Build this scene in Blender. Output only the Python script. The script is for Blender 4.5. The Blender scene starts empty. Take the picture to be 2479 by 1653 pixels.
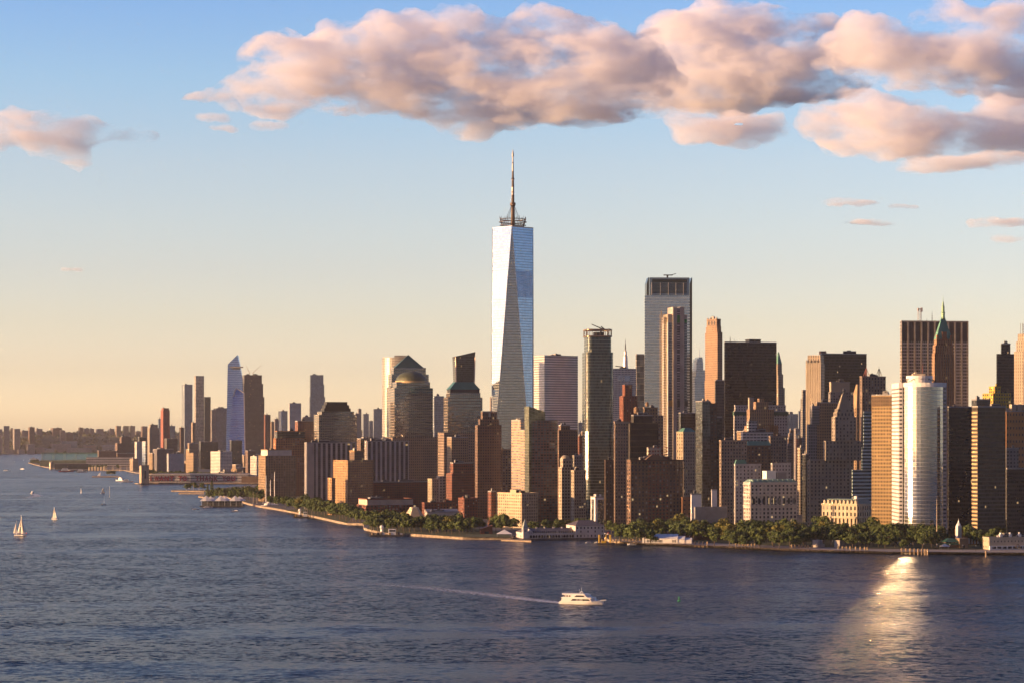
import bpy, math, random
from mathutils import Vector, Matrix
R = math.radians
random.seed(7)
C = bpy.context.scene
# ------------------------------------------------------------------ camera
# Photo measured in its own 2479x1653 pixels: focal length FPX, horizon row YH, camera height HC (metres)
FPX, CX, YH, HC = 5300.0, 1239.5, 1051.0, 105.0
cam = bpy.data.cameras.new('camera'); camo = bpy.data.objects.new('camera', cam)
C.collection.objects.link(camo); C.camera = camo
camo.location = (0, 0, HC); camo.rotation_euler = (R(90), 0, 0)
cam.sensor_width = 36; cam.lens = 36*FPX/2479; cam.shift_y = (YH-826.5)/2479
cam.clip_start = 1; cam.clip_end = 60000
# ------------------------------------------------------------------ sky, sun, exposure
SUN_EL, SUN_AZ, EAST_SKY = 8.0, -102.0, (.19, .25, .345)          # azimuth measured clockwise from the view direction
w = bpy.data.worlds.new('World'); C.world = w; w.use_nodes = True
nt = w.node_tree; bg = nt.nodes['Background']
sk = nt.nodes.new('ShaderNodeTexSky'); sk.sky_type = 'NISHITA'; sk.sun_disc = False
sk.sun_elevation = R(SUN_EL); sk.sun_rotation = R(SUN_AZ)
sk.altitude = 50; sk.air_density = 1.0; sk.dust_density = 0.7; sk.ozone_density = 3.0
tc = nt.nodes.new('ShaderNodeTexCoord'); sx = nt.nodes.new('ShaderNodeSeparateXYZ')
nt.links.new(tc.outputs['Generated'], sx.inputs[0])
rp = nt.nodes.new('ShaderNodeValToRGB'); nt.links.new(sx.outputs['Z'], rp.inputs[0])
SKY_TINT = [(0.0096, (1.803, 1.483, 1.602)), (0.0285, (1.39, 1.096, 1.196)), (0.0511, (1.337, 0.994, 1.003)), (0.0754, (1.323, 0.949, 0.938)), (0.0941, (1.347, 0.966, 0.931)), (0.1219, (1.332, 0.974, 0.938)), (0.1585, (1.138, 0.979, 1.006)), (0.1945, (0.92, 0.892, 1.063)), (0.27, (0.534, 0.66, 0.978)), (0.5, (0.258, 0.375, 0.659))]
rp.color_ramp.interpolation = 'LINEAR'
for k, (p, c) in enumerate(SKY_TINT):
    e = rp.color_ramp.elements[k] if k < 2 else rp.color_ramp.elements.new(p)
    e.position = p; e.color = (*[v/4 for v in c], 1)
mx = nt.nodes.new('ShaderNodeMix'); mx.data_type = 'RGBA'; mx.blend_type = 'MULTIPLY'; mx.inputs[0].default_value = 1
nt.links.new(sk.outputs[0], mx.inputs[6]); nt.links.new(rp.outputs[0], mx.inputs[7])
sc2 = nt.nodes.new('ShaderNodeVectorMath'); sc2.operation = 'SCALE'; sc2.inputs['Scale'].default_value = 4.0
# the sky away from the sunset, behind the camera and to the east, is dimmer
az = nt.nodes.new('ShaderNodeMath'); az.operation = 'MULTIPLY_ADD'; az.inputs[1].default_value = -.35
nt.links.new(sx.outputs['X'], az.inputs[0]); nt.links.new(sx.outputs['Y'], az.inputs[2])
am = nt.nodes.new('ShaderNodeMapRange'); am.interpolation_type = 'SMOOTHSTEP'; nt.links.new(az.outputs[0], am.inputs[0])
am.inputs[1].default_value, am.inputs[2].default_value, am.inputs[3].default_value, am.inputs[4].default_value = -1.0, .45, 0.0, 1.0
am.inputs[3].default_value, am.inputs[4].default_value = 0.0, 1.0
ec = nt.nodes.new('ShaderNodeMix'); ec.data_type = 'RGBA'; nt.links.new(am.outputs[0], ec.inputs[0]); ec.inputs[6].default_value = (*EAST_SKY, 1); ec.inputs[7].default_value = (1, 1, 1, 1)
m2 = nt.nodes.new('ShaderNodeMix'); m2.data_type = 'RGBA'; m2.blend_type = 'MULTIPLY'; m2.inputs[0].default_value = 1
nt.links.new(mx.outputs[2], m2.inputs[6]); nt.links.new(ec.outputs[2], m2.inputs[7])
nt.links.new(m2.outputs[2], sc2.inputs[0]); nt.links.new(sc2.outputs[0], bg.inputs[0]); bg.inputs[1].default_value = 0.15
sun = bpy.data.lights.new('sun', 'SUN'); suno = bpy.data.objects.new('sun', sun); C.collection.objects.link(suno)
SUN_DIR = Vector((math.sin(R(SUN_AZ))*math.cos(R(SUN_EL)), math.cos(R(SUN_AZ))*math.cos(R(SUN_EL)), math.sin(R(SUN_EL))))
suno.rotation_euler = SUN_DIR.to_track_quat('Z', 'Y').to_euler(); suno.location = SUN_DIR*3000
sun.energy = 5.0; sun.angle = R(0.53); sun.color = (1.0, 0.575, 0.26)
C.view_settings.view_transform = 'Standard'; C.view_settings.look = 'None'; C.view_settings.gamma = 1
C.view_settings.exposure = 1.0
cy = C.cycles; C.render.engine = 'CYCLES'
cy.use_denoising = True; cy.denoiser = 'OPENIMAGEDENOISE'
cy.max_bounces = 10; cy.diffuse_bounces = 3; cy.glossy_bounces = 4; cy.transmission_bounces = 4; cy.volume_bounces = 6; cy.transparent_max_bounces = 12
cy.volume_step_rate = .22; cy.sample_clamp_indirect = 400; cy.caustics_reflective = True; cy.blur_glossy = 0.0

# ------------------------------------------------------------------ helpers: placing
GZ = 2.6                                   # street level above the water
def X(px, D): return (px-CX)/FPX*D
def Z(py, D): return HC-(py-YH)/FPX*D
def DW(py, z=0.0): return (HC-z)*FPX/(py-YH)     # distance at which a pixel row meets height z
def P(px, py, z=0.0):
    d = DW(py, z); return (X(px, d), d)
# ------------------------------------------------------------------ helpers: objects
def link(o): C.collection.objects.link(o); return o
def tag(o, label, cat, group=None, kind=None):
    if label: o['label'] = label
    if cat: o['category'] = cat
    if group: o['group'] = group
    if kind: o['kind'] = kind
    return o
def thing(name, label, cat, loc, rz=0.0, group=None):
    o = link(bpy.data.objects.new(name, None)); o.location = loc; o.rotation_euler = (0, 0, rz)
    o.empty_display_size = 2
    return tag(o, label, cat, group)
def copy_tree(o, parent=None):
    c = link(o.copy())
    if parent is not None: c.parent = parent
    for ch in list(o.children): copy_tree(ch, c)
    return c
class MB:
    """collects faces with metre UVs and material slots, then becomes ONE mesh object"""
    def __init__(s): s.v = []; s.f = []; s.m = []; s.uv = []
    def face(s, pts, m=0, uv=None):
        i = len(s.v); s.v += [tuple(p) for p in pts]; s.f.append(tuple(range(i, i+len(pts)))); s.m.append(m)
        s.uv += uv if uv else [(p[0], p[1]) for p in pts]
    def frustum(s, p0, z0, p1, z1, m=0, mt=None, bay=None, flr=None, top=True, bottom=False, side_m=None):
        n = len(p0); U = 0.0
        H = z1-z0; V1 = H if not flr else max(1, round(H/flr))*flr
        for i in range(n):
            a, b = p0[i], p0[(i+1) % n]; c, d = p1[(i+1) % n], p1[i]
            L = math.hypot(b[0]-a[0], b[1]-a[1])
            LL = L if not bay else max(1, round(L/bay))*bay
            mm = m if side_m is None else side_m[i]
            s.face([(a[0], a[1], z0), (b[0], b[1], z0), (c[0], c[1], z1), (d[0], d[1], z1)], mm, [(U, 0), (U+LL, 0), (U+LL, V1), (U, V1)])
            U += LL
        if top: s.face([(q[0], q[1], z1) for q in p1], m if mt is None else mt)
        if bottom: s.face([(q[0], q[1], z0) for q in reversed(p0)], m if mt is None else mt)
    def prism(s, p, z0, z1, **k): s.frustum(p, z0, p, z1, **k)
    def box(s, x0, x1, y0, y1, z0, z1, m=0, mt=None, bottom=True, **k):
        s.prism([(x0, y0), (x1, y0), (x1, y1), (x0, y1)], z0, z1, m=m, mt=mt, bottom=bottom, **k)
    def lathe(s, prof, cx=0, cy=0, n=16, m=0, a0=0.0):
        for (r0, z0), (r1, z1) in zip(prof, prof[1:]):
            for i in range(n):
                a, b = a0+2*math.pi*i/n, a0+2*math.pi*(i+1)/n
                q = [(cx+r0*math.cos(a), cy+r0*math.sin(a), z0), (cx+r0*math.cos(b), cy+r0*math.sin(b), z0), (cx+r1*math.cos(b), cy+r1*math.sin(b), z1), (cx+r1*math.cos(a), cy+r1*math.sin(a), z1)]
                if r0 < 1e-4: q = q[1:]
                elif r1 < 1e-4: q = q[:3]
                s.face(q, m, [(i*1.0, p[2]) for p in q])
    def tube(s, a, b, r, r2=None, n=6, m=0, cap=True):
        a, b = Vector(a), Vector(b); d = (b-a); r2 = r if r2 is None else r2
        if d.length < 1e-6: return
        d.normalize(); u = d.orthogonal().normalized(); v = d.cross(u)
        ra = [a+(u*math.cos(2*math.pi*i/n)+v*math.sin(2*math.pi*i/n))*r for i in range(n)]
        rb = [b+(u*math.cos(2*math.pi*i/n)+v*math.sin(2*math.pi*i/n))*r2 for i in range(n)]
        for i in range(n):
            j = (i+1) % n; s.face([ra[i], ra[j], rb[j], rb[i]], m)
        if cap: s.face(rb, m); s.face(ra[::-1], m)
    def loft(s, rings, m=0, cap=True):
        for r0, r1 in zip(rings, rings[1:]):
            n = len(r0)
            for i in range(n): s.face([r0[i], r0[(i+1) % n], r1[(i+1) % n], r1[i]], m)
        if cap: s.face(rings[-1], m); s.face(rings[0][::-1], m)
    def mesh(s, name, mats):
        me = bpy.data.meshes.new(name); me.from_pydata(s.v, [], s.f)
        for mt in (mats if isinstance(mats, (list, tuple)) else [mats]): me.materials.append(mt)
        me.polygons.foreach_set('material_index', s.m)
        uvl = me.uv_layers.new(name='UVMap'); uvl.data.foreach_set('uv', [c for p in s.uv for c in p])
        me.update(); return me
    def build(s, name, mats, parent=None, loc=(0, 0, 0), rz=0.0, smooth=False):
        me = s.mesh(name, mats); o = link(bpy.data.objects.new(name, me))
        if smooth: me.polygons.foreach_set('use_smooth', [True]*len(me.polygons))
        if parent is not None: o.parent = parent
        o.location = loc; o.rotation_euler = (0, 0, rz); return o
# ------------------------------------------------------------------ helpers: materials
class NG:
    def __init__(s, name):
        s.mat = bpy.data.materials.new(name); s.mat.use_nodes = True; s.t = s.mat.node_tree; s.b = s.t.nodes['Principled BSDF']
    def n(s, typ, **k):
        o = s.t.nodes.new(typ)
        for a, v in k.items(): setattr(o, a, v)
        return o
    def l(s, a, b): s.t.links.new(a, b)
    def inp(s, sock, v):
        if hasattr(v, 'is_linked') or isinstance(v, bpy.types.NodeSocket): s.l(v, sock)
        else: sock.default_value = v if not isinstance(v, tuple) or len(v) != 3 or sock.type != 'RGBA' else (*v, 1)
    def math(s, op, a, b=0.0, c=None):
        o = s.n('ShaderNodeMath', operation=op); s.inp(o.inputs[0], a); s.inp(o.inputs[1], b)
        if c is not None: s.inp(o.inputs[2], c)
        return o.outputs[0]
    def vmath(s, op, a, b=None):
        o = s.n('ShaderNodeVectorMath', operation=op); s.inp(o.inputs[0], a)
        if b is not None: s.inp(o.inputs[1], b)
        return o.outputs[0]
    def mix(s, f, a, b, blend='MIX'):
        o = s.n('ShaderNodeMix', data_type='RGBA', blend_type=blend); s.inp(o.inputs[0], f); s.inp(o.inputs[6], a); s.inp(o.inputs[7], b); return o.outputs[2]
    def fmix(s, f, a, b):
        o = s.n('ShaderNodeMix', data_type='FLOAT'); s.inp(o.inputs[0], f); s.inp(o.inputs[2], a); s.inp(o.inputs[3], b); return o.outputs[0]
    def noise(s, vec, scale, detail=3.0, rough=.55, out=0):
        o = s.n('ShaderNodeTexNoise'); o.inputs['Scale'].default_value = scale; o.inputs['Detail'].default_value = detail; o.inputs['Roughness'].default_value = rough
        s.l(vec, o.inputs['Vector']); return o.outputs[out]
    def ramp(s, v, stops):
        o = s.n('ShaderNodeMapRange'); s.inp(o.inputs[0], v); o.inputs[1].default_value, o.inputs[2].default_value, o.inputs[3].default_value, o.inputs[4].default_value = stops; return o.outputs[0]
    def pos(s): return s.n('ShaderNodeNewGeometry').outputs['Position']
    def obj(s): return s.n('ShaderNodeTexCoord').outputs['Object']
    def set(s, **k):
        for a, v in k.items(): s.inp(s.b.inputs[a.replace('_', ' ')], v)
        return s.mat
_pl = {}
def plain(name, col, rough=.6, metal=0.0, var=.18, scale=.12):
    """a plain surface with mild procedural weathering"""
    if name in _pl: return _pl[name]
    g = NG(name); n = g.noise(g.obj(), scale, 4.0)
    f = g.ramp(n, (.3, .7, 1-var, 1+var)); cmb = g.n('ShaderNodeCombineXYZ')
    for i in range(3): g.l(f, cmb.inputs[i])
    c = g.mix(1.0, tuple(col), cmb.outputs[0], 'MULTIPLY')
    _pl[name] = g.set(Base_Color=c, Roughness=rough, Metallic=metal); return _pl[name]
_fc = {}
def facade(name, wall, glass, bay, flr, ww, wh, metal=0.0, rough=.12, wrough=.7, spand=None, lit=.0, jit=.012, var=.5, wmetal=0.0, vstripe=None):
    """curtain wall or punched wall: one storey-by-bay cell, panes varying from cell to cell"""
    if name in _fc: return _fc[name]
    g = NG(name); uv = g.n('ShaderNodeUVMap', uv_map='UVMap').outputs[0]; s = g.n('ShaderNodeSeparateXYZ'); g.l(uv, s.inputs[0])
    u, v = g.math('DIVIDE', s.outputs[0], bay), g.math('DIVIDE', s.outputs[1], flr)
    fu, fv = g.math('FRACT', u), g.math('FRACT', v)
    mu = g.math('LESS_THAN', g.math('ABSOLUTE', g.math('SUBTRACT', fu, .5)), ww/2)
    mv = g.math('LESS_THAN', g.math('ABSOLUTE', g.math('SUBTRACT', fv, .5)), wh/2)
    m = g.math('MULTIPLY', mu, mv)
    cell = g.n('ShaderNodeCombineXYZ'); g.l(g.math('FLOOR', u), cell.inputs[0]); g.l(g.math('FLOOR', v), cell.inputs[1])
    wn = g.n('ShaderNodeTexWhiteNoise', noise_dimensions='3D'); g.l(cell.outputs[0], wn.inputs[0])
    rnd = wn.outputs['Value']
    k = g.ramp(rnd, (0, 1, 1-var, 1+var)); kc = g.n('ShaderNodeCombineXYZ')
    for i in range(3): g.l(k, kc.inputs[i])
    gc = g.mix(1.0, tuple(glass), kc.outputs[0], 'MULTIPLY')
    nz = g.ramp(g.noise(g.obj(), .06, 5.0), (.3, .7, .82, 1.15)); wc3 = g.n('ShaderNodeCombineXYZ')
    for i in range(3): g.l(nz, wc3.inputs[i])
    wc = g.mix(1.0, tuple(wall), wc3.outputs[0], 'MULTIPLY')
    if spand: wc = g.mix(mu, wc, tuple(spand))
    col = g.mix(m, wc, gc)
    jn = g.vmath('SCALE', g.vmath('SUBTRACT', wn.outputs['Color'], (.5, .5, .5)))
    jn.node.inputs['Scale'].default_value = jit*2
    geo = g.n('ShaderNodeNewGeometry')
    nrm = g.vmath('NORMALIZE', g.vmath('ADD', geo.outputs['Normal'], jn))
    g.set(Base_Color=col, Roughness=g.fmix(m, wrough, rough), Metallic=g.fmix(m, wmetal, metal), Normal=nrm)
    if lit:
        e = g.math('MULTIPLY', m, g.math('LESS_THAN', rnd, lit))
        g.set(Emission_Color=(1.0, .62, .28), Emission_Strength=g.math('MULTIPLY', e, .22))
    _fc[name] = g.mat; return g.mat
def pane_mat(name, glass, lit=.03, rough=.1, metal=0.0):
    """window glass: each pane its own tint, a few lit from within"""
    g = NG(name); oi = g.n('ShaderNodeObjectInfo').outputs['Random']
    at = g.n('ShaderNodeUVMap', uv_map='UVMap').outputs[0]; wn = g.n('ShaderNodeTexWhiteNoise', noise_dimensions='3D')
    fl = g.vmath('FLOOR', at); wn2 = g.vmath('ADD', fl, (0, 0, 0)); cm = g.n('ShaderNodeCombineXYZ'); g.l(oi, cm.inputs[2])
    g.l(g.vmath('ADD', wn2, cm.outputs[0]), wn.inputs[0]); rnd = wn.outputs['Value']
    k = g.ramp(rnd, (0, 1, .45, 1.7)); kc = g.n('ShaderNodeCombineXYZ')
    for i in range(3): g.l(k, kc.inputs[i])
    bl = g.math('GREATER_THAN', rnd, .86)                 # drawn blinds
    col = g.mix(bl, g.mix(1.0, tuple(glass), kc.outputs[0], 'MULTIPLY'), (.30, .29, .27))
    jn = g.vmath('SCALE', g.vmath('SUBTRACT', wn.outputs['Color'], (.5, .5, .5))); jn.node.inputs['Scale'].default_value = .03
    geo = g.n('ShaderNodeNewGeometry')
    g.set(Base_Color=col, Roughness=rough, Metallic=metal, Normal=g.vmath('NORMALIZE', g.vmath('ADD', geo.outputs['Normal'], jn)))
    if lit: g.set(Emission_Color=(1.0, .66, .32), Emission_Strength=g.math('MULTIPLY', g.math('LESS_THAN', rnd, lit), .25))
    return g.mat
# ------------------------------------------------------------------ clouds (real volumes, lit by the sun and sky)
HAZE = 1.2e-5
def cloud_mat():
    g = NG('cloud_vapour'); g.t.nodes.remove(g.b); pv = g.n('ShaderNodeVolumePrincipled')
    p = g.vmath('MULTIPLY', g.pos(), (.8, .8, 1.9)); n = g.noise(p, .0030, 10.0, .70); g.l(g.ramp(n, (.425, .565, 0.0, CLOUD_D)), pv.inputs['Density'])
    pv.inputs['Color'].default_value = (.91, .925, .999, 1); pv.inputs['Anisotropy'].default_value = 0.0
    g.l(pv.outputs[0], g.t.nodes['Material Output'].inputs['Volume']); return g.mat
CLOUD_D = .0075
M_CLOUD = cloud_mat()
def tex(name, size, depth):
    t = bpy.data.textures.new(name, 'CLOUDS'); t.noise_scale = size; t.noise_depth = depth; t.noise_basis = 'BLENDER_ORIGINAL'; return t
T1, T2, T3 = tex('billow_large', 420, 2), tex('billow_small', 130, 3), tex('billow_wisp', 40, 3)
def cloud(D, blobs, label, vox=38, amp=(220, 110, 45), seed=1, puffs=14, thick=.8):
    """blobs: (px, py, rx, ry) ellipses in photo pixels at distance D; each grows small puffs on its upper rim"""
    rd = random.Random(seed); k = D/FPX; m = MB()
    def ball(c, r, n=8):
        rings = []
        for j in range(1, n):
            t = math.pi*j/n; rings.append([(c[0]+r[0]*math.sin(t)*math.cos(2*math.pi*i/12), c[1]+r[1]*math.sin(t)*math.sin(2*math.pi*i/12), c[2]-r[2]*math.cos(t)) for i in range(12)])
        m.loft(rings)
    for (px, py, rx, ry) in blobs:
        rx, ry = rx*1.1, ry*1.08; c = (X(px, D), D+rd.uniform(-.25, .25)*rx*k, Z(py, D)); r = (rx*k, rx*k*thick, ry*k)
        ball(c, r)
        for q in range(puffs):
            a = rd.uniform(0, 2*math.pi); e = rd.uniform(-.35, 1.0)*math.pi/2; s = rd.uniform(.16, .40)*min(r[0], r[2]*1.3)
            pc = (c[0]+r[0]*.92*math.cos(a)*math.cos(e), c[1]+r[1]*.92*math.sin(a)*math.cos(e), c[2]+r[2]*.92*math.sin(e))
            ball(pc, (s*1.3, s*1.2, s*.85), 6)
    o = m.build('cloud', M_CLOUD)
    rm = o.modifiers.new('merge', 'REMESH'); rm.mode = 'VOXEL'; rm.voxel_size = vox
    for t, s in zip((T1, T2, T3), amp):
        if t is T3:
            ss = o.modifiers.new('fine', 'SUBSURF'); ss.levels = ss.render_levels = 1
        d = o.modifiers.new('billow', 'DISPLACE'); d.texture = t; d.strength = s; d.mid_level = .5; d.texture_coords = 'GLOBAL'
    tag(o, label, 'cloud'); return o
cloud(12500, [(490, 238, 65, 16), (610, 228, 90, 32), (740, 170, 120, 80), (880, 130, 150, 80), (1040, 165, 170, 100), (1200, 185, 190, 98), (1370, 185, 180, 98), (1510, 170, 110, 80), (1120, 66, 78, 42), (1330, 72, 120, 45), (1000, 252, 140, 40), (1330, 258, 180, 45), (1480, 235, 120, 45), (1110, 308, 75, 30), (720, 245, 120, 40)], 'largest cloud, a long cumulus bank with a bright left end above the tallest tower', seed=3)
cloud(14000, [(1600, 195, 150, 75), (1720, 80, 150, 58), (1860, 90, 150, 62), (1990, 115, 130, 60), (1800, 185, 210, 60), (1970, 205, 150, 42), (1560, 235, 120, 40), (1700, 240, 150, 30)], 'dark-bellied cloud with a bright cream crown right of the tallest tower', seed=5)
cloud(11500, [(2130, 125, 140, 65), (2280, 150, 170, 70), (2420, 120, 150, 90), (2300, 48, 95, 50), (2450, 55, 100, 60), (2490, 180, 160, 50), (2300, 198, 170, 32)], 'tall cloud cut by the right edge of the photo', seed=8)
cloud(10900, [(1760, 305, 130, 40), (1700, 290, 90, 30), (1850, 320, 60, 25)], 'small flat cloud with two cream bands below the dark-bellied cloud', seed=9)
cloud(10600, [(2060, 300, 150, 62), (2180, 320, 170, 50), (2000, 270, 90, 40), (2360, 330, 160, 45), (2450, 290, 100, 40)], 'wide lumpy cloud low on the right, over the tall bank towers', seed=10)
cloud(10200, [(2300, 395, 110, 17), (2430, 385, 90, 25), (2230, 405, 60, 10)], 'thin pink cloud strip at the lower right of the cloud field', seed=12, puffs=9, vox=22, amp=(60, 45, 25))
cloud(11500, [(60, 310, 90, 45), (-10, 330, 60, 60), (130, 360, 75, 28), (190, 395, 40, 22), (205, 312, 62, 26), (290, 320, 75, 22), (350, 326, 45, 14)], 'ragged cream cloud at the left edge of the photo', seed=14, amp=(120, 70, 34))
for q, (px, py, rx, ry, lb) in enumerate([(2060, 489, 75, 11, 'upper of two small lens-shaped clouds low in the right sky'), (2110, 540, 72, 9, 'lower of two small lens-shaped clouds low in the right sky'), (2410, 540, 75, 10, 'thin pink cloud streak near the right edge, under the cloud strip'), (2190, 500, 45, 6, 'faint wisp right of the small lens-shaped clouds'), (2440, 578, 45, 8, 'faintest pink streak at the right edge'), (175, 652, 30, 6, 'tiny pink cloud alone in the left sky'), (1460, 280, 75, 18, 'small cream puff under the joint of the two largest clouds'), (515, 285, 45, 12, 'small cream shred under the tip of the largest cloud'), (540, 310, 40, 8, 'lower cream shred under the tip of the largest cloud'), (830, 265, 45, 20, 'pale puff hanging below the left part of the largest cloud'), (650, 305, 50, 12, 'shred below the bright left end of the largest cloud')]):
    cloud(15000 if py > 400 else 12500, [(px-rx*.3, py, rx*.7, ry), (px+rx*.35, py+2, rx*.65, ry*.8)], lb, seed=30+q, puffs=8, vox=16, amp=(50, 45, 25))
# ------------------------------------------------------------------ water
def water_mat():
    g = NG('river_water'); p = g.pos()
    def slope(sx, sy, scale, detail, amp):
        mp = g.n('ShaderNodeMapping'); mp.inputs['Scale'].default_value = (sx, sy, 1); mp.inputs['Rotation'].default_value = (0, 0, R(18)); g.l(p, mp.inputs[0])
        c = g.noise(mp.outputs[0], scale, detail, .6, 1)
        o = g.vmath('SCALE', g.vmath('SUBTRACT', c, (.5, .5, .5))); return o, o.node
    a, an = slope(1, 1.6, .42, 3, 1); b, bn = slope(1, 1.8, .15, 3, 1); c, cn = slope(1, 1.4, .016, 3, 1)
    # gust patches: rougher and calmer water
    mp = g.n('ShaderNodeMapping'); mp.inputs['Scale'].default_value = (.6, 1.0, 1); mp.inputs['Rotation'].default_value = (0, 0, R(-12)); g.l(p, mp.inputs[0])
    gust = g.ramp(g.noise(mp.outputs[0], .0042, 5.0, .6), (.32, .68, .55, 1.25))
    m2 = g.n('ShaderNodeMapping'); m2.inputs['Scale'].default_value = (.16, 1.0, 1); m2.inputs['Rotation'].default_value = (0, 0, R(9)); g.l(p, m2.inputs[0])
    slick = g.ramp(g.noise(m2.outputs[0], .0085, 4.0, .55), (.51, .60, 1.0, .30)); gust = g.math('MULTIPLY', gust, slick)
    g.l(g.math('MULTIPLY', gust, WAVE[0]), an.inputs['Scale']); g.l(g.math('MULTIPLY', gust, WAVE[1]), bn.inputs['Scale']); cn.inputs['Scale'].default_value = WAVE[2]
    tot = g.vmath('ADD', g.vmath('ADD', a, b), c)
    flat = g.vmath('MULTIPLY', tot, (1, 1, 0)); nrm = g.vmath('NORMALIZE', g.vmath('ADD', flat, (0, 0, 1)))
    g.set(Base_Color=(.006, .020, .040), Roughness=.26, IOR=1.15, Normal=nrm)
    return g.mat
WAVE = (2.4, 2.3, .6)
wb = MB(); wb.face([(-5400, -2600, 0), (6400, -2600, 0), (6400, 14600, 0), (-5400, 14600, 0)])
o = wb.build('water', water_mat()); tag(o, 'dark blue wind-rippled river water', None, kind='structure')
# ------------------------------------------------------------------ land
def slab(name, pts, z0, z1, mats, label, kind='structure'):
    m = MB(); m.prism(pts, z0, z1, m=1, mt=0, top=True); o = m.build(name, mats); tag(o, label, None, kind=kind); return o
def asphalt():
    g = NG('street_ground'); n = g.noise(g.pos(), .03, 5.0); c = g.mix(g.ramp(n, (.35, .65, 0, 1)), (.045, .045, .048), (.10, .095, .09)); return g.set(Base_Color=c, Roughness=.9)
M_STREET = asphalt()
M_SEAWALL = plain('seawall_stone', (.25, .20, .15), .9, var=.5, scale=.25)
M_PAVE = plain('promenade_paving', (.26, .23, .20), .85, var=.2, scale=.08)
COAST = [(2700, 1341), (2382, 1340), (2150, 1338), (1990, 1334), (1830, 1328), (1690, 1322), (1560, 1316), (1475, 1312), (1455, 1300), (1400, 1299), (1245, 1301), (1240, 1306), (1120, 1305), (996, 1297), (936, 1295), (881, 1282), (879, 1271), (843, 1270), (820, 1266), (758, 1252), (713, 1242), (663, 1233), (626, 1227), (600, 1221), (585, 1216), (494, 1189), (560, 1180), (640, 1176), (640, 1166), (600, 1165), (480, 1156), (420, 1151), (330, 1145), (300, 1138.5), (240, 1138), (170, 1139), (110, 1131), (85, 1125), (68, 1120), (96, 1115.5), (130, 1114.5), (237, 1111), (300, 1105), (340, 1098), (400, 1091), (440, 1092.5)]
land = [P(x, y) for x, y in COAST]
land = [(x, y) for x, y in land] + [(-1800, 14300), (6200, 14300), (6200, land[0][1])]
slab('ground', land, -.8, GZ, [M_STREET, M_SEAWALL], 'city ground and streets behind the stone sea wall')
# lawns of the waterfront park
def lawn_mat():
    g = NG('park_lawn'); n = g.noise(g.pos(), .12, 5.0); c = g.mix(g.ramp(n, (.3, .7, 0, 1)), (.018, .034, .008), (.055, .075, .018)); return g.set(Base_Color=c, Roughness=.95)
M_LAWN = lawn_mat()
def sheet(name, px, mat, z, label, kind='structure'):
    m = MB(); m.face([(*P(x, y, z), z) for x, y in px]); o = m.build(name, mat); tag(o, label, None, kind=kind); return o
sheet('promenade', [(2690, 1337), (2382, 1336), (2150, 1334), (1990, 1330), (1830, 1324), (1690, 1318), (1560, 1312), (1478, 1308.5), (1478, 1303), (1560, 1307), (1690, 1312), (1830, 1318), (1990, 1324), (2150, 1328), (2382, 1330), (2690, 1331)], M_PAVE, GZ+.004, 'pale paved promenade along the sea wall')
sheet('lawn', [(2382, 1329), (2150, 1327), (1990, 1323), (1830, 1317), (1690, 1311), (1560, 1306), (1490, 1303), (1500, 1290), (1600, 1275), (1760, 1262), (2000, 1262), (2200, 1275), (2380, 1290)], M_LAWN, GZ+.004, 'dark lawn under the park trees')
sheet('lawn', [(1235, 1300), (1120, 1299), (996, 1291), (936, 1289), (888, 1279), (900, 1262), (1000, 1262), (1130, 1275), (1230, 1287)], M_LAWN, GZ+.004, 'dark lawn of the small park left of the white pier building')
sheet('lawn', [(840, 1265), (758, 1247), (713, 1238), (690, 1234), (740, 1228), (860, 1245)], M_LAWN, GZ+.004, 'dark lawn strip on the west waterfront')
# ------------------------------------------------------------------ far shore
def ridge():
    import mathutils.noise as mn
    m = MB(); nx, ny = 90, 16; x0, x1, y0, y1 = -3900, 200, 11700, 14200
    shore = lambda x: 11850 + (x+2700)*.55 if x > -2700 else 11850
    def pt(i, j):
        x = x0+(x1-x0)*i/nx; s = max(0.0, min(1.0, (x+2700)/2900)); ys = 11800+900*s
        t = j/ny; y = ys+(y1-ys)*t
        n = mn.noise(Vector((x*.0016, y*.0016, 3)))*14+mn.noise(Vector((x*.006, y*.006, 9)))*6
        prof = min(1.0, max(0.0, (t-.05)/.42)); z = 3+(108+n)*(prof*prof*(3-2*prof))
        return (x, y, z if j else -.8)
    for i in range(nx):
        for j in range(ny): m.face([pt(i, j), pt(i+1, j), pt(i+1, j+1), pt(i, j+1)])
    return m.build('hills', plain('far_hillside', (.05, .062, .03), .95, var=.4, scale=.01), smooth=True), pt
hills, hill_pt = ridge(); tag(hills, 'wooded ridge across the river', None, kind='structure')
# ------------------------------------------------------------------ towers
M_ROOF = plain('roof_gravel', (.16, .145, .13), .9, var=.3, scale=.1)
M_PLANT = plain('roof_plant_metal', (.30, .29, .28), .55, .3)
M_DARKMETAL = plain('dark_metal', (.045, .045, .05), .5, .4)
M_STEEL = plain('bright_steel', (.55, .55, .55), .3, .9)
M_COPPER = plain('green_copper', (.10, .26, .20), .65, var=.25)
M_WOOD = plain('tank_timber', (.20, .13, .08), .85)
M_WHITE = plain('white_paint', (.72, .70, .67), .55, var=.08)
PANE = pane_mat('window_glass', (.035, .042, .055), .025)
PANE_D = pane_mat('dark_window_glass', (.018, .02, .026), .015)
PANE_B = pane_mat('bright_window_glass', (.10, .12, .14), .02, metal=.35)
def solve(xl, xc, xr, D, phi, mina, minb):
    c, s = math.cos(phi), math.sin(phi); cx = X(xc, D); t = (xr-CX)/FPX; q = (xl-CX)/FPX
    a = (t*D-cx)/(c-t*s) if xr > xc else mina
    den = s+q*c
    b = (cx-q*D)/den if (xl < xc and den > .02) else minb
    return a, b
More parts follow.
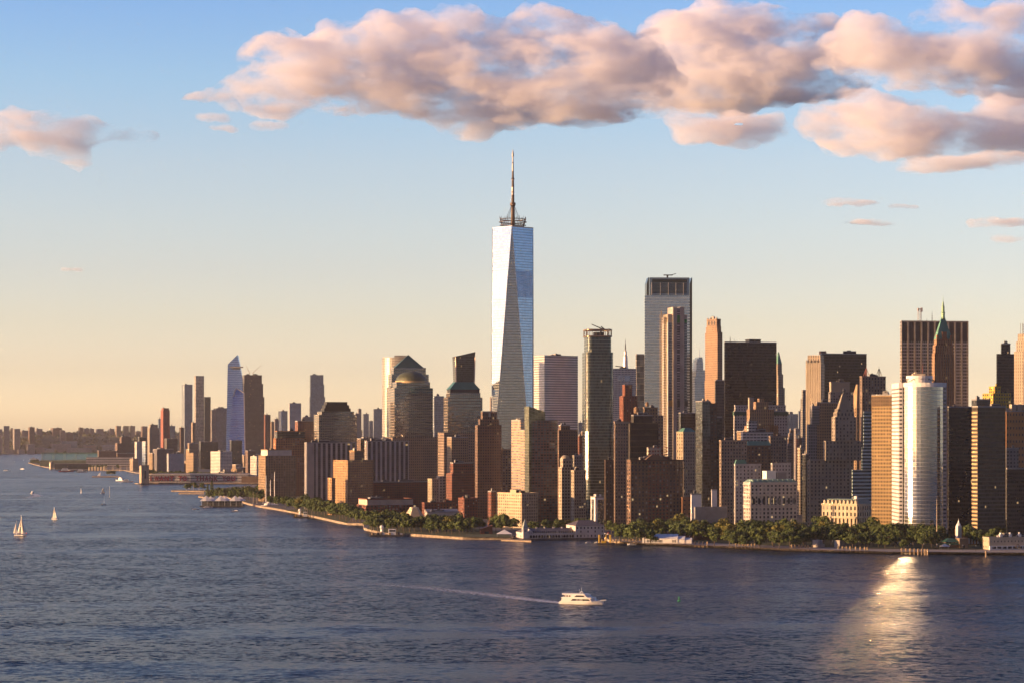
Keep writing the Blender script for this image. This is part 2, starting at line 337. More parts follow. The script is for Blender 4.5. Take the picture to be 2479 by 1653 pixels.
def relief(mb, x0, x1, y0, y1, z0, z1, bay, flr, ww, wh, m=0, faces='FL', dep=.35, horiz=True):
    """piers and spandrels standing proud of the wall, panes left between them"""
    H = z1-z0; nz = max(1, round(H/flr)); fz = H/nz
    for fc in faces:
        L = (x1-x0) if fc == 'F' else (y1-y0); nx = max(1, round(L/bay)); bx = L/nx; pw = bx*(1-ww)
        for i in range(nx+1):
            u0, u1 = max(0, i*bx-pw/2), min(L, i*bx+pw/2)
            if fc == 'F': mb.box(x0+u0, x0+u1, y0-dep, y0+.02, z0, z1+.02, m)
            else: mb.box(x0-dep, x0+.02, y0+u0, y0+u1, z0, z1+.02, m)
        if horiz:
            sh = fz*(1-wh)
            for j in range(nz+1):
                v0, v1 = max(0, j*fz-sh/2), min(H, j*fz+sh/2)
                if fc == 'F': mb.box(x0+.01, x1-.01, y0-dep+.05, y0+.01, z0+v0, z0+v1-.01, m)
                else: mb.box(x0-dep+.05, x0+.01, y0+.01, y1-.01, z0+v0, z0+v1-.01, m)
_pm = {}
def pane_mesh(mat):
    if mat.name not in _pm:
        b = MB(); b.box(-.5, .5, -.06, .06, -.5, .5); _pm[mat.name] = b.mesh('window', mat)
    return _pm[mat.name]
def windows(root, rects, win, limit=100):
    """rects: (x0,x1,y0,y1,z0,z1,faces). The topmost hundred panes are objects, the rest one stuff mesh"""
    bay, flr, ww, wh, mat = win[:5]; spots = []
    for (x0, x1, y0, y1, z0, z1, faces) in rects:
        H = z1-z0; nz = max(1, round(H/flr)); fz = H/nz
        for fc in faces:
            L = (x1-x0) if fc == 'F' else (y1-y0); nx = max(1, round(L/bay)); bx = L/nx
            for j in range(nz):
                for i in range(nx):
                    u, v = (i+.5)*bx, z0+(j+.5)*fz
                    spots.append((v, fc, x0+u if fc == 'F' else x0, y0 if fc == 'F' else y0+u, bx*ww, fz*wh))
    spots.sort(key=lambda q: (-q[0], q[1]))
    me = pane_mesh(mat)
    for (v, fc, x, y, pw, ph) in spots[:limit]:
        o = link(bpy.data.objects.new('window', me)); o.parent = root; o.location = (x, y, v); o.scale = (pw, 1, ph)
        if fc == 'L': o.rotation_euler = (0, 0, -math.pi/2)
    if len(spots) > limit:
        b = MB()
        for k, (v, fc, x, y, pw, ph) in enumerate(spots[limit:]):
            uv = [(k+.5, .5)]*4; h = ph/2; q = pw/2
            if fc == 'F': b.face([(x-q, y-.06, v-h), (x+q, y-.06, v-h), (x+q, y-.06, v+h), (x-q, y-.06, v+h)], 0, uv)
            else: b.face([(x-.06, y+q, v-h), (x-.06, y-q, v-h), (x-.06, y-q, v+h), (x-.06, y+q, v+h)], 0, uv)
        o = b.build('window', mat, root); o['kind'] = 'stuff'
def tower(name, label, D, phi, tiers, mat, win=None, cat='office tower', group=None, minb=28, mina=20, plant=2, parapet=True, roofm=None, z0=None, part='wall', bayflr=(3.0, 3.8), seed=None, relf=.35, horiz=True):
    ph = R(phi); rd = random.Random(seed if seed is not None else label)
    z0 = GZ if z0 is None else z0; geo = []; span0 = None
    for t in tiers:
        Di = D
        for _ in range(3):
            a, b = solve(t[0], t[1], t[2], Di, ph, mina, minb)
            span = a*math.sin(ph)+b*math.cos(ph)
            if span0 is None: span0 = span; break
            Di = D+(span0-span)/2
        geo.append((X(t[1], Di), Di, a, b, Z(t[3], Di)))
    c, s = math.cos(ph), math.sin(ph)
    x, y, a, b, _ = geo[0]; ox, oy = x+a/2*c-b/2*s, y+a/2*s+b/2*c
    root = thing(name, label, cat, (ox, oy, z0), ph, group)
    rects = []; zb = 0.0; mats = mat if isinstance(mat, list) else [mat]
    wall = MB()
    for k, (x, y, a, b, zt) in enumerate(geo):
        lx, ly = (x-ox)*c+(y-oy)*s, -(x-ox)*s+(y-oy)*c
        zt -= z0; mi = tiers[k][4] if len(tiers[k]) > 4 else 0
        fl = bayflr if win is None else (None, None)
        wall.box(lx, lx+a, ly, ly+b, zb if k == 0 else zb-.5, zt, m=mi, mt=len(mats), bottom=False, bay=fl[0], flr=fl[1])
        fcs = 'FL' if tiers[k][1] > tiers[k][0] else 'F'
        if win and mi == 0: relief(wall, lx, lx+a, ly, ly+b, zb, zt, win[0], win[1], win[2], win[3], 0, fcs, relf, horiz)
        rects.append((lx, lx+a, ly, ly+b, zb, zt, fcs, mi)); zb = zt
    wall.build(part, mats+[roofm or M_ROOF], root)
    if win: windows(root, [q[:7] for q in rects if q[7] == 0], win)
    lx, hx, ly, hy, zb, zt = rects[-1][:6]
    if parapet:
        p = MB(); t, h = .5, 1.3; e = relf+.12 if win else .12
        p.box(lx-e, hx+e, ly-e, ly+t, zt+.02, zt+h); p.box(lx-e, hx+e, hy-t, hy+e, zt+.02, zt+h)
        p.box(lx-e, lx+t, ly+t+.01, hy-t-.01, zt+.02, zt+h-.01); p.box(hx-t, hx+e, ly+t+.01, hy-t-.01, zt+.02, zt+h-.01)
        p.build('parapet', [mats[0] if win else M_PLANT], root)
    A, B = hx-lx, hy-ly
    for q in range(plant):
        pw, pd, hh = A*rd.uniform(.12, .3), B*rd.uniform(.15, .35), rd.uniform(2.5, 5)
        px, py = lx+A*rd.uniform(.12, .6), ly+B*rd.uniform(.3, .55)
        p = MB(); p.box(px, px+pw, py, py+pd, zt+.01, zt+hh, 0); p.box(px+.4, px+pw-.4, py-.25, py, zt+hh*.25, zt+hh*.8, 1)
        p.box(px+pw*.3, px+pw*.6, py+pd*.3, py+pd*.7, zt+hh, zt+hh+1.0, 1)
        p.build('roof_plant', [rd.choice([M_PLANT, mats[0], M_ROOF]) if win else M_PLANT, M_DARKMETAL], root)
    root['_r'] = 0; del root['_r']
    return root, rects
def water_tank(root, x, y, z, r=2.2, h=4.5):
    b = MB(); b.lathe([(r, z+2.5), (r*.97, z+2.5+h), (0, z+2.5+h+1.8)], x, y, 12)
    for i in range(4): b.tube((x+r*.7*math.cos(i*1.571+.8), y+r*.7*math.sin(i*1.571+.8), z), (x+r*.7*math.cos(i*1.571+.8), y+r*.7*math.sin(i*1.571+.8), z+2.6), .18, m=1)
    return b.build('water_tank', [M_WOOD, M_DARKMETAL], root)
def mast(root, x, y, z, h, r=.35, mat=None, name='antenna'):
    b = MB(); b.tube((x, y, z), (x, y, z+h*.55), r, r*.7); b.tube((x, y, z+h*.55), (x, y, z+h), r*.45, r*.15)
    for k in (.3, .5, .7): b.box(x-r*2.2, x+r*2.2, y-r*.4, y+r*.4, z+h*k, z+h*k+r*.6)
    return b.build(name, mat or M_DARKMETAL, root)
# materials of the facades (true colours)
LIME, TAN, CREAM = plain('limestone', (0.304, 0.258, 0.205), .8, scale=.05), plain('tan_brick', (0.274, 0.190, 0.118), .85, scale=.05), plain('cream_stone', (0.380, 0.319, 0.236), .8, scale=.05)
BROWN, RED, ORANGE = plain('brown_brick', (0.152, 0.095, 0.065), .85, scale=.05), plain('red_brick', (0.179, 0.065, 0.042), .85, scale=.05), plain('orange_brick', (0.304, 0.152, 0.076), .85, scale=.05)
GREYST, WHITEST, PINKST = plain('grey_stone', (0.251, 0.236, 0.220), .8, scale=.05), plain('white_stone', (0.418, 0.395, 0.365), .75, scale=.05), plain('rose_granite', (0.228, 0.167, 0.129), .7, scale=.05)
DKBROWN = plain('dark_brown_brick', (0.080, 0.053, 0.042), .85, scale=.05)
F_WTC = facade('sky_mirror_glass', (.13, .14, .15), (.45, .485, .53), 3.1, 4.05, .92, .84, metal=.92, rough=.05, wrough=.35, wmetal=.7, jit=.006, var=.10)
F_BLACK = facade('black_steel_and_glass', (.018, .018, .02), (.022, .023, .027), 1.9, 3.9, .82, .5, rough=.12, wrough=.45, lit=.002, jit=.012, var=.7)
F_BROWNG = facade('bronze_glass', (.05, .042, .035), (.075, .062, .045), 1.6, 3.7, .86, .62, metal=.35, rough=.1, wrough=.4, lit=.004)
F_GOLD = facade('tan_concrete_grid', (0.399, 0.272, 0.123), (.05, .045, .04), 1.5, 3.6, .55, .55, rough=.1, wrough=.75, spand=(.36, .24, .11), lit=.004)
F_WFC = facade('granite_and_reflective_glass', (0.228, 0.179, 0.133), (.34, .36, .36), 3.0, 4.0, .82, .74, metal=.85, rough=.07, wrough=.55, jit=.008, var=.22)
F_WFCLOW = facade('rose_granite_punched', (0.251, 0.179, 0.125), (.10, .11, .12), 3.0, 4.0, .52, .5, metal=.5, rough=.1, wrough=.6, jit=.01)
F_BAND = facade('white_banded_glass', (.62, .59, .56), (.20, .21, .23), 1.5, 4.2, .98, .46, metal=.5, rough=.1, wrough=.5, jit=.01, var=.25)
F_TEAL = facade('teal_banded_glass', (.40, .50, .50), (.03, .055, .06), 1.6, 3.9, .98, .52, rough=.1, wrough=.4, jit=.01)
F_TEALG = facade('teal_glass_lights', (.14, .155, .15), (.085, .11, .115), 1.5, 3.4, .9, .8, metal=.55, rough=.08, wrough=.35, jit=.014, var=.55, lit=.004)
F_BLUEG = facade('blue_grey_glass', (.42, .46, .48), (.52, .60, .66), 1.5, 4.2, .94, .86, metal=.85, rough=.06, wrough=.4, jit=.007, var=.18)
F_GREYG = facade('grey_glass', (.22, .22, .23), (.20, .22, .24), 1.6, 3.6, .9, .78, metal=.6, rough=.09, wrough=.4, jit=.01, var=.4)
F_HYBLUE = facade('pale_blue_glass', (.24, .30, .38), (.32, .42, .54), 3.0, 8.0, .97, .92, metal=.9, rough=.08, wrough=.4, jit=.006, var=.15)
F_DARKG = facade('smoked_glass', (.045, .047, .05), (.06, .065, .07), 1.5, 3.6, .92, .8, metal=.5, rough=.08, wrough=.4, jit=.012, var=.5, lit=.004)
F_WGRID = facade('white_panel_grid', (.58, .55, .52), (.12, .14, .17), 2.8, 3.6, .66, .6, metal=.4, rough=.1, wrough=.55, var=.5)
F_GRIDST = facade('brushed_steel_grid', (.46, .41, .36), (.15, .14, .125), 2.2, 4.0, .72, .62, metal=.6, rough=.1, wrough=.45, wmetal=.3, var=.3)
F_STRIPE = facade('striped_slab', (.46, .42, .39), (.04, .045, .055), 6.6, 2.9, .58, .72, metal=.2, rough=.1, wrough=.8, spand=(.10, .09, .085), var=.6, lit=.01)
F_CONC = plain('raw_concrete', (.36, .31, .27), .9, var=.22, scale=.06)
F_TANP = facade('tan_punched', (0.289, 0.205, 0.129), (.05, .055, .06), 3.2, 3.6, .5, .5, rough=.1, wrough=.85, lit=.006)
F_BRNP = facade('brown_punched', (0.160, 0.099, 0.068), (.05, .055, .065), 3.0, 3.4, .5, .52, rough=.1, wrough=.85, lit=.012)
F_REDP = facade('red_punched', (0.190, 0.072, 0.046), (.05, .055, .06), 3.0, 3.3, .5, .52, rough=.1, wrough=.85, lit=.01)
F_GRYP = facade('grey_punched', (0.228, 0.217, 0.205), (.05, .055, .065), 3.2, 3.6, .5, .52, rough=.1, wrough=.8, lit=.006)
F_CRMP = facade('cream_punched', (0.380, 0.327, 0.251), (.06, .06, .06), 3.4, 3.6, .52, .5, rough=.1, wrough=.8, lit=.004)
F_WHTP = facade('white_banded_flats', (.62, .58, .52), (.06, .07, .08), 4.5, 3.3, .84, .45, rough=.1, wrough=.75, lit=.004)
F_BRICKG = facade('red_brick_and_glass', (0.167, 0.080, 0.057), (.13, .15, .16), 3.4, 3.1, .72, .62, metal=.4, rough=.09, wrough=.8, spand=(.17, .10, .08), var=.6, lit=.008)
F_NET = facade('scaffold_netting', (.040, .034, .03), (.025, .023, .022), 2.4, 3.4, .6, .6, rough=.7, wrough=.9, var=.6, jit=.03)
F_LIMEV = facade('ribbed_limestone', (0.342, 0.281, 0.213), (.05, .05, .055), 3.3, 3.9, .40, .62, rough=.1, wrough=.8, spand=(.22, .18, .14), lit=.006)
F_ORGV = facade('ribbed_orange_limestone', (0.334, 0.213, 0.129), (.06, .055, .05), 3.0, 3.8, .42, .6, rough=.1, wrough=.8, spand=(.25, .15, .09), lit=.006)
F_CONSTR = facade('open_concrete_floors', (.14, .12, .105), (.028, .026, .026), 4.5, 4.4, .8, .62, rough=.6, wrough=.9, jit=.02, var=.7, lit=.012)
F_FARGREY = facade('far_grey_block', (0.274, 0.243, 0.228), (.09, .09, .10), 4.0, 3.6, .55, .5, rough=.2, wrough=.8)
F_FARTAN = facade('far_tan_block', (0.319, 0.236, 0.167), (.10, .09, .08), 4.0, 3.6, .55, .5, rough=.2, wrough=.8)
F_FARBLUE = facade('far_blue_glass', (0.167, 0.182, 0.213), (.26, .30, .36), 3.0, 3.8, .9, .8, metal=.6, rough=.12, wrough=.5, jit=.01, var=.3)
F_FARBRN = facade('far_brown_block', (0.182, 0.118, 0.084), (.07, .07, .075), 3.6, 3.5, .55, .5, rough=.2, wrough=.85)
# ------------------------------------------------------------------ the tallest tower: square base, eight tapering triangles, mast
def tallest():
    D = 3270; h = 30.5; H = Z(548, D)-GZ
    root = thing('skyscraper', 'tallest skyscraper, mirror glass in tapering triangles with a ringed mast', 'skyscraper', (X(1241.6, D), D+h, GZ), R(-2.6))
    base = 24.0
    b = MB(); b.box(-h, h, -h, h, 0, base, 0, 1, bottom=False, bay=1.55, flr=4.05); b.build('podium', [F_WTC, M_ROOF], root)
    bc = [(-h, -h), (h, -h), (h, h), (-h, h)]; tcn = [(0, -h), (h, 0), (0, h), (-h, 0)]; z0, z1 = base, H
    V3 = lambda p, z: Vector((p[0], p[1], z))
    L = math.hypot(2*h, 0)
    for i in range(4):
        a, c, t = bc[i], bc[(i+1) % 4], tcn[i]
        m = MB(); m.face([V3(a, z0), V3(c, z0), V3(t, z1)], 0, [(0, 0), (62, 0), (31, z1-z0)]); m.build('glass_facade', F_WTC, root)
        t2 = tcn[(i+1) % 4]
        m = MB(); m.face([V3(c, z0), V3(t2, z1), V3(t, z1)], 0, [(31, 0), (52.6, z1-z0), (9.4, z1-z0)]); m.build('glass_facade', F_WTC, root)
        for q in (a, c):
            e = MB(); e.tube(V3(q, z0), V3(t, z1), .55, n=4); e.build('corner_strip', M_STEEL, root)
        # plant-room louvres on the upper part of each inverted triangle
        n = ((t2[0]-t[0]), (t2[1]-t[1])); mid = V3(c, z0); A, B = V3(t, z1), V3(t2, z1)
        nn = (B-A).cross(mid-A).normalized()
        if nn.dot(Vector((c[0], c[1], 0))) < 0: nn = -nn
        lv = MB()
        za, zb = H-66, H-106
        fa, fb = (za-z0)/(z1-z0), (zb-z0)/(z1-z0)
        PA, PB, QA, QB = mid.lerp(A, fa), mid.lerp(B, fa), mid.lerp(A, fb), mid.lerp(B, fb)
        for g4 in range(4):
            for k in range(7):
                f0 = .05+.235*g4+.030*k; f1 = f0+.018
                pts = [QA.lerp(QB, f0), QA.lerp(QB, f1), PA.lerp(PB, f1), PA.lerp(PB, f0)]
                lv.face([p+nn*.35 for p in (pts if i % 2 < 9 else pts[::-1])], 0)
        lv.build('louvre_band', plain('louvre_slats', (.36, .42, .52), .25, .9), root)
    m = MB(); m.face([V3(p, z1-.2) for p in tcn]); m.build('roof', M_ROOF, root)
    pr = MB()
    for i in range(4): pr.tube(V3(tcn[i], z1), V3(tcn[(i+1) % 4], z1), .9, n=4)
    pr.build('parapet', M_STEEL, root)
    # communications ring
    rg = MB()
    for (rad, z, th) in ((19.5, H+4, .5), (20.5, H+9, .6), (19.0, H+13, .55)):
        for i in range(32):
            a0, a1 = 2*math.pi*i/32, 2*math.pi*(i+1)/32
            rg.tube((rad*math.cos(a0), rad*math.sin(a0), z), (rad*math.cos(a1), rad*math.sin(a1), z), th, n=5)
    for i in range(32):
        a0 = 2*math.pi*i/32; rg.tube((16*math.cos(a0), 16*math.sin(a0), H), (20*math.cos(a0), 20*math.sin(a0), H+14+(i*7 % 5)), .35, n=4)
    rg.lathe([(17, H), (15, H+3), (8, H+3.2)], n=24)
    rg.build('antenna_ring', plain('ring_steel', (.10, .075, .06), .5, .5), root)
    T = Z(337*1.054, D)-GZ; sp = MB(); dark, lite = 0, 1
    segs = [(0, 3.4, 0), (.16, 3.0, 0), (.27, 2.6, 0), (.29, 4.2, 0), (.32, 4.2, 0), (.325, 2.3, 0), (.42, 2.1, 1), (.52, 2.0, 0), (.60, 1.7, 1), (.62, 2.6, 0), (.64, 1.6, 0), (.72, 1.4, 1), (.82, 1.3, 0), (.835, 1.0, 1), (.90, .9, 1), (.905, 1.6, 1), (.94, 1.5, 1), (1.0, .05, 1)]
    for (f0, r0, m0), (f1, r1, m1) in zip(segs, segs[1:]): sp.lathe([(r0, H+(T-H)*f0), (r1, H+(T-H)*f1)], n=10, m=m0)
    for f in (.20, .24, .36, .40, .45, .49, .54, .58, .66, .70, .76, .80): sp.lathe([(0.5, H+(T-H)*f), (3.2*(1.1-f), H+(T-H)*f), (3.2*(1.1-f), H+(T-H)*f+1.1), (.5, H+(T-H)*f+1.2)], n=10, m=0)
    sp.build('spire', [plain('spire_rust', (.075, .05, .042), .6, .3), plain('spire_pale', (.30, .27, .26), .5, .4)], root)
    for k in range(8):
        a = k*math.pi/4+.2; c = MB(); c.tube((15*math.cos(a), 15*math.sin(a), H+3), (1.5*math.cos(a), 1.5*math.sin(a), H+(T-H)*.30), .28, n=4); c.build('stay_cable', M_DARKMETAL, root)
tallest()
# ------------------------------------------------------------------ office towers with shaped roofs, left of the tallest
def pyramid(root, rect, z0, z1, mat, f=0.0, name='pyramid_roof', ov=0.0):
    x0, x1, y0, y1 = rect[0]-ov, rect[1]+ov, rect[2]-ov, rect[3]+ov; cx, cy = (x0+x1)/2, (y0+y1)/2
    p0 = [(x0, y0), (x1, y0), (x1, y1), (x0, y1)]; p1 = [(cx+(x-cx)*f, cy+(y-cy)*f) for x, y in p0]
    m = MB(); m.frustum(p0, z0, p1, z1, top=f > 0); return m.build(name, mat, root)
M_GROOF = plain('slate_green_roof', (.055, .125, .105), .55, .1); M_GTEAL = plain('teal_copper_roof', (.045, .15, .135), .5, .2)
M_DOME = plain('aged_copper_dome', (.075, .085, .05), .6, .1)
r, q = tower('office_tower', 'granite and glass tower with a dark green pyramid roof', 3500, 14, [(926, 944, 1052, 1057, 1), (936, 945, 1041, 936), (940, 948, 1038, 905), (946, 953, 1031, 891)], [F_WFC, F_WFCLOW], plant=0)
pyramid(r, q[-1], q[-1][5]+1.5, Z(857, 3520)-GZ, M_GROOF, 0, ov=-3)
r, q = tower('office_tower', 'granite and glass tower with a shallow copper dome', 3250, 14, [(940, 950, 1061, 1057, 1), (945, 955, 1048, 938), (950, 960, 1041, 926)], [F_WFC, F_WFCLOW], plant=0)
t = q[-1]; cx, cy, z = (t[0]+t[1])/2, (t[2]+t[3])/2, t[5]; rr = (t[1]-t[0])*.455
m = MB(); m.lathe([(rr*1.03, z), (rr*1.03, z+3.2)], cx, cy, 32); m.build('drum', plain('dome_drum', (.45, .33, .17), .6), r)
m = MB(); m.lathe([(rr*math.cos(a*math.pi/24), z+3.2+rr*.62*math.sin(a*math.pi/24)) for a in range(0, 12)]+[(0, z+3.2+rr*.62)], cx, cy, 32); m.build('dome', M_DOME, r, smooth=True)
r, q = tower('office_tower', 'granite and glass tower with a flat-topped teal hip roof', 3100, 14, [(1060, 1075, 1178, 1046, 1), (1074, 1084, 1168, 961), (1080, 1089, 1163, 952)], [F_WFC, F_WFCLOW], plant=0)
t = q[-1]; z = t[5]; m = MB(); m.box(t[0]+1, t[1]-1, t[2]+1, t[3]-1, z, z+6); m.build('roof_storey', plain('black_band', (.03, .03, .03), .4), r)
pyramid(r, (t[0], t[1], t[2], t[3]), z+6, Z(924, 3115)-GZ, M_GTEAL, .60, 'hip_roof')
r, q = tower('office_tower', 'stepped granite tower with a black tiered crown', 3500, 20, [(752, 764, 872, 1100, 1), (760, 772, 864, 1003), (768, 779, 857, 995)], [F_WFC, F_WFCLOW], plant=0, parapet=False)
t = q[-1]; z = t[5]; a = (t[1]-t[0]); b = (t[3]-t[2]); m = MB(); zt = Z(972, 3510)-GZ
for k, f in enumerate((.09, .13, .18)): m.box(t[0]+a*f, t[1]-a*f, t[2]+b*f, t[3]-b*f, z+(zt-z)*k/3-.01*k, z+(zt-z)*(k+1)/3)
m.build('tiered_crown', facade('black_louvres', (.02, .02, .02), (.03, .03, .03), 2, 1.2, .9, .5, rough=.3), r)
# curved bright slab behind the pyramid tower
def curved_slab():
    D = 3660; root = thing('office_tower', 'bright curved glass slab peeking out left of the green pyramid', 'office tower', (X(964, D), D+30, GZ), 0)
    H = Z(864, D)-GZ; w = 21; pts = []
    for k in range(13):
        a = R(-100+k*9); pts.append((-w+34+34*math.sin(a)-8, -20+26-26*math.cos(a)))
    pts += [(w-6, -14), (w-6, 40), (-w+4, 40)]
    m = MB(); m.prism(pts, 0, H, m=0, mt=1, bay=2.4, flr=4.2); m.build('glass_facade', [facade('pale_banded_glass', (.38, .35, .31), (.24, .23, .21), 2.4, 4.2, .97, .6, metal=.3, rough=.3, wrough=.4, jit=.01, var=.15), M_ROOF], root)
    p = MB(); p.box(-8, 12, 0, 24, H+.01, H+4); p.build('roof_plant', M_PLANT, root)
curved_slab()
# flaring dark tower behind the teal roof
def flared():
    D = 3750; root = thing('residential_tower', 'dark flaring glass tower with a sloped open crown', 'apartment tower', (X(1121, D), D+20, GZ), R(12))
    k = D/FPX; H = Z(868, D)-GZ; p0 = [(-13, -15), (13, -15), (13, 15), (-13, 15)]; p1 = [(-16, -16), (17.5, -16), (18, 16), (-16, 16)]
    m = MB(); zs = [0, H*.55, H*.8, H]; fs = [0, .12, .5, 1.0]
    for i in range(3):
        l = lambda f: [(a[0]+(b[0]-a[0])*f, a[1]+(b[1]-a[1])*f) for a, b in zip(p0, p1)]
        m.frustum(l(fs[i]), zs[i], l(fs[i+1]), zs[i+1], m=0, mt=1, bay=1.5, flr=3.6, top=i == 2)
    m.build('glass_facade', [F_DARKG, M_ROOF], root)
    c = MB(); A = [Vector((x, y, H)) for x, y in p1]; T = [Vector((p[0]*1.03, p[1], H+h)) for p, h in zip(p1, (2.5, 12, 12, 4))]
    for i in range(4):
        j = (i+1) % 4; c.face([A[i], A[j], T[j], T[i]], 0, [(0, 0), (30, 0), (30, 8), (0, 8)])
        c.face([A[i]*1.0+Vector((-A[i].x*.03, -A[i].y*.03, 0)), T[i]+Vector((-T[i].x*.03, -T[i].y*.03, 0)), T[j]+Vector((-T[j].x*.03, -T[j].y*.03, 0)), A[j]+Vector((-A[j].x*.03, -A[j].y*.03, 0))], 0)
    c.build('sloped_crown', [F_DARKG], root)
    for s in (-16.5, 17.6):
        e = MB(); e.tube((s*.8, -16.2, H*.5), (s, -16.4, H+3), .8, n=5); e.build('corner_strip', plain('rose_trim', (.45, .33, .27), .4, .5), root)
flared()
# ------------------------------------------------------------------ west side, left of the tallest (south-west waterfront quarter)
W = lambda bay, flr, ww, wh, m=None: (bay, flr, ww, wh, m or PANE)
r, q = tower('office_building', 'tan punched-window block with a white penthouse at the left end of the waterfront row', 3350, 26, [(626, 643, 716, 1102), (632, 648, 706, 1089, 1)], [TAN, plain('pale_penthouse', (.55, .50, .44), .7)], W(4.2, 4.0, .45, .48), plant=1)
tower('office_building', 'orange-brown block with a glazed dark crown behind the tan punched-window block', 3620, 20, [(662, 668, 742, 1060), (666, 671, 738, 1044, 1)], [plain('burnt_orange_brick', (.36, .17, .085), .85), F_DARKG], W(4.0, 4.0, .5, .5), plant=1)
tower('office_building', 'plain red-brown block left of the stepped black crown', 3950, 18, [(714, 721, 766, 1019)], F_REDP, plant=2)
r, q = tower('apartment_tower', 'long slab tower striped in grey concrete and dark windows, left of the gold brick tower', 3000, 18, [(737, 743, 862, 1072)], F_STRIPE, plant=3, cat='apartment tower', bayflr=(6.6, 2.9))
t = q[0]; m = MB(); m.box(t[0]-.2, t[0]+10, t[2]-.25, t[2]-.02, 0, t[5]-.3); m.build('blank_wall', F_CONC, r)
tower('apartment_tower', 'second striped slab tower, below the dome', 2980, 18, [(882, 889, 990, 1068)], F_STRIPE, plant=3, cat='apartment tower', bayflr=(6.6, 2.9))
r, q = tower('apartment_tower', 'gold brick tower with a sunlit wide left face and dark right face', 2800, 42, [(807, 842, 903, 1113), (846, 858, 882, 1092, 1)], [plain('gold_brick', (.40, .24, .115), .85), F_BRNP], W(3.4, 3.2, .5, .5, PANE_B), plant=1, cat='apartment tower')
tower('apartment_building', 'narrow low brick wing against the left side of the gold brick tower', 2790, 42, [(794, 803, 811, 1158)], plain('gold_brick', (.40, .24, .115), .85), W(3.2, 3.2, .5, .5), cat='apartment building', plant=0)
tower('apartment_building', 'dark red brick block under the second striped slab', 2850, 18, [(895, 900, 1040, 1167)], F_REDP, cat='apartment building', plant=2)
tower('apartment_building', 'low brick waterfront flats with a pale top floor', 2640, 20, [(864, 887, 1008, 1222), (868, 889, 1000, 1209, 1)], [RED, plain('cream_attic', (.50, .43, .34), .8)], W(4.6, 3.4, .58, .6), cat='apartment building', plant=3)
tower('apartment_building', 'small lit cream block right of the dark red brick flats', 2800, 32, [(1036, 1046, 1062, 1160)], CREAM, W(3.4, 3.4, .42, .5), cat='apartment building', plant=0)
tower('apartment_building', 'thin cream block with a notched top, right of the small lit cream block', 2830, 32, [(1057, 1064, 1076, 1154)], F_CRMP, cat='apartment building', plant=0)
tower('apartment_building', 'dark brick block with lit orange left steps under the teal hip roof', 2760, 32, [(1080, 1094, 1152, 1145), (1090, 1097, 1146, 1121)], F_REDP, cat='apartment building', plant=3)
r, q = tower('apartment_tower', 'tall dark red brick tower with a round window under its stepped top', 2650, 18, [(1150, 1156, 1214, 1028), (1158, 1162, 1208, 1014), (1164, 1168, 1203, 997)], F_BRNP, plant=0, cat='apartment tower')
t = q[-1]; m = MB(); cxx = (t[0]+t[1])/2; zz = t[5]-3.2
rim = [(cxx+2.6*math.cos(i*math.pi/10), t[2]-.3, zz+2.6*math.sin(i*math.pi/10)) for i in range(20)]; m.face(rim[::-1]); m.face([(x, y+.25, z) for x, y, z in rim]); m.build('round_window', PANE_D, r)
tower('apartment_tower', 'slim tan tower with wide windows right of the dark red brick tower', 2720, 30, [(1203, 1210, 1236, 1089)], TAN, W(3.6, 3.3, .55, .55), plant=1, cat='apartment tower')
tower('apartment_tower', 'orange and cream banded tower seen edge-on left of the glass-cornered tower', 2620, 60, [(1238, 1260, 1272, 1018)], facade('orange_cream_bands', (.50, .32, .20), (.30, .31, .33), 1.6, 3.2, .96, .5, metal=.4, rough=.12, wrough=.8), plant=2, cat='apartment tower')
tower('apartment_tower', 'lower orange banded slab touching the glass-cornered tower', 2560, 60, [(1260, 1273, 1282, 1042)], facade('orange_cream_bands', (.50, .32, .20), (.30, .31, .33), 1.6, 3.2, .96, .5), plant=0, cat='apartment tower')
def glasscorner():
    r, q = tower('hotel_tower', 'tall brick and glass tower with a sloping glass crown on its left corner', 2450, 20, [(1271, 1281, 1350, 1017)], [F_BRICKG], plant=1, cat='apartment tower', bayflr=(3.4, 3.1))
    t = q[0]; H = t[5]; m = MB(); w = (t[1]-t[0])*.56; z2 = Z(983, 2450)-GZ; z3 = Z(996, 2450)-GZ
    x0, x1, y0, y1 = t[0]-.3, t[0]+w, t[2]-.3, t[2]+14
    m.face([(x0, y0, 0), (x0+3.8, y0, 0), (x0+3.8, y0, H), (x0, y0, H)], 0, [(0, 0), (3, 0), (3, H), (0, H)])
    m.face([(x0, y1, 0), (x0, y0, 0), (x0, y0, H), (x0, y1, H)], 0, [(0, 0), (14, 0), (14, H), (0, H)])
    tp = [(x0, y0, z2), (x1, y0, z3), (x1, y1, z3), (x0, y1, z2)]; bt = [(x0, y0, H), (x1, y0, H), (x1, y1, H), (x0, y1, H)]
    for i in range(4):
        j = (i+1) % 4; m.face([bt[i], bt[j], tp[j], tp[i]], 0, [(0, 0), (12, 0), (12, 12), (0, 12)])
    m.face(tp, 0); m.build('glass_crown', facade('olive_glass', (.12, .12, .09), (.20, .20, .13), 2.2, 3.1, .9, .85, metal=.6, rough=.1, wrough=.4), r)
glasscorner()
r, q = tower('hotel_building', 'broad low block with a blazing gold left face behind the white pier building', 2400, 40, [(1199, 1263, 1302, 1195)], plain('pale_banded_stone', (.50, .40, .26), .75), W(3.2, 3.4, .5, .5), cat='hotel', plant=3)
tower('hotel_building', 'small dark block with an orange base left of the blazing gold face', 2430, 30, [(1181, 1189, 1201, 1190)], F_REDP, cat='hotel', plant=1)
r, q = tower('office_tower', 'flat-topped tower with white horizontal bands right of the tallest tower', 3800, 34, [(1291, 1318, 1399, 861)], F_BAND, plant=2, bayflr=(1.5, 4.2))
mast(r, 4, -8, q[0][5], 6)
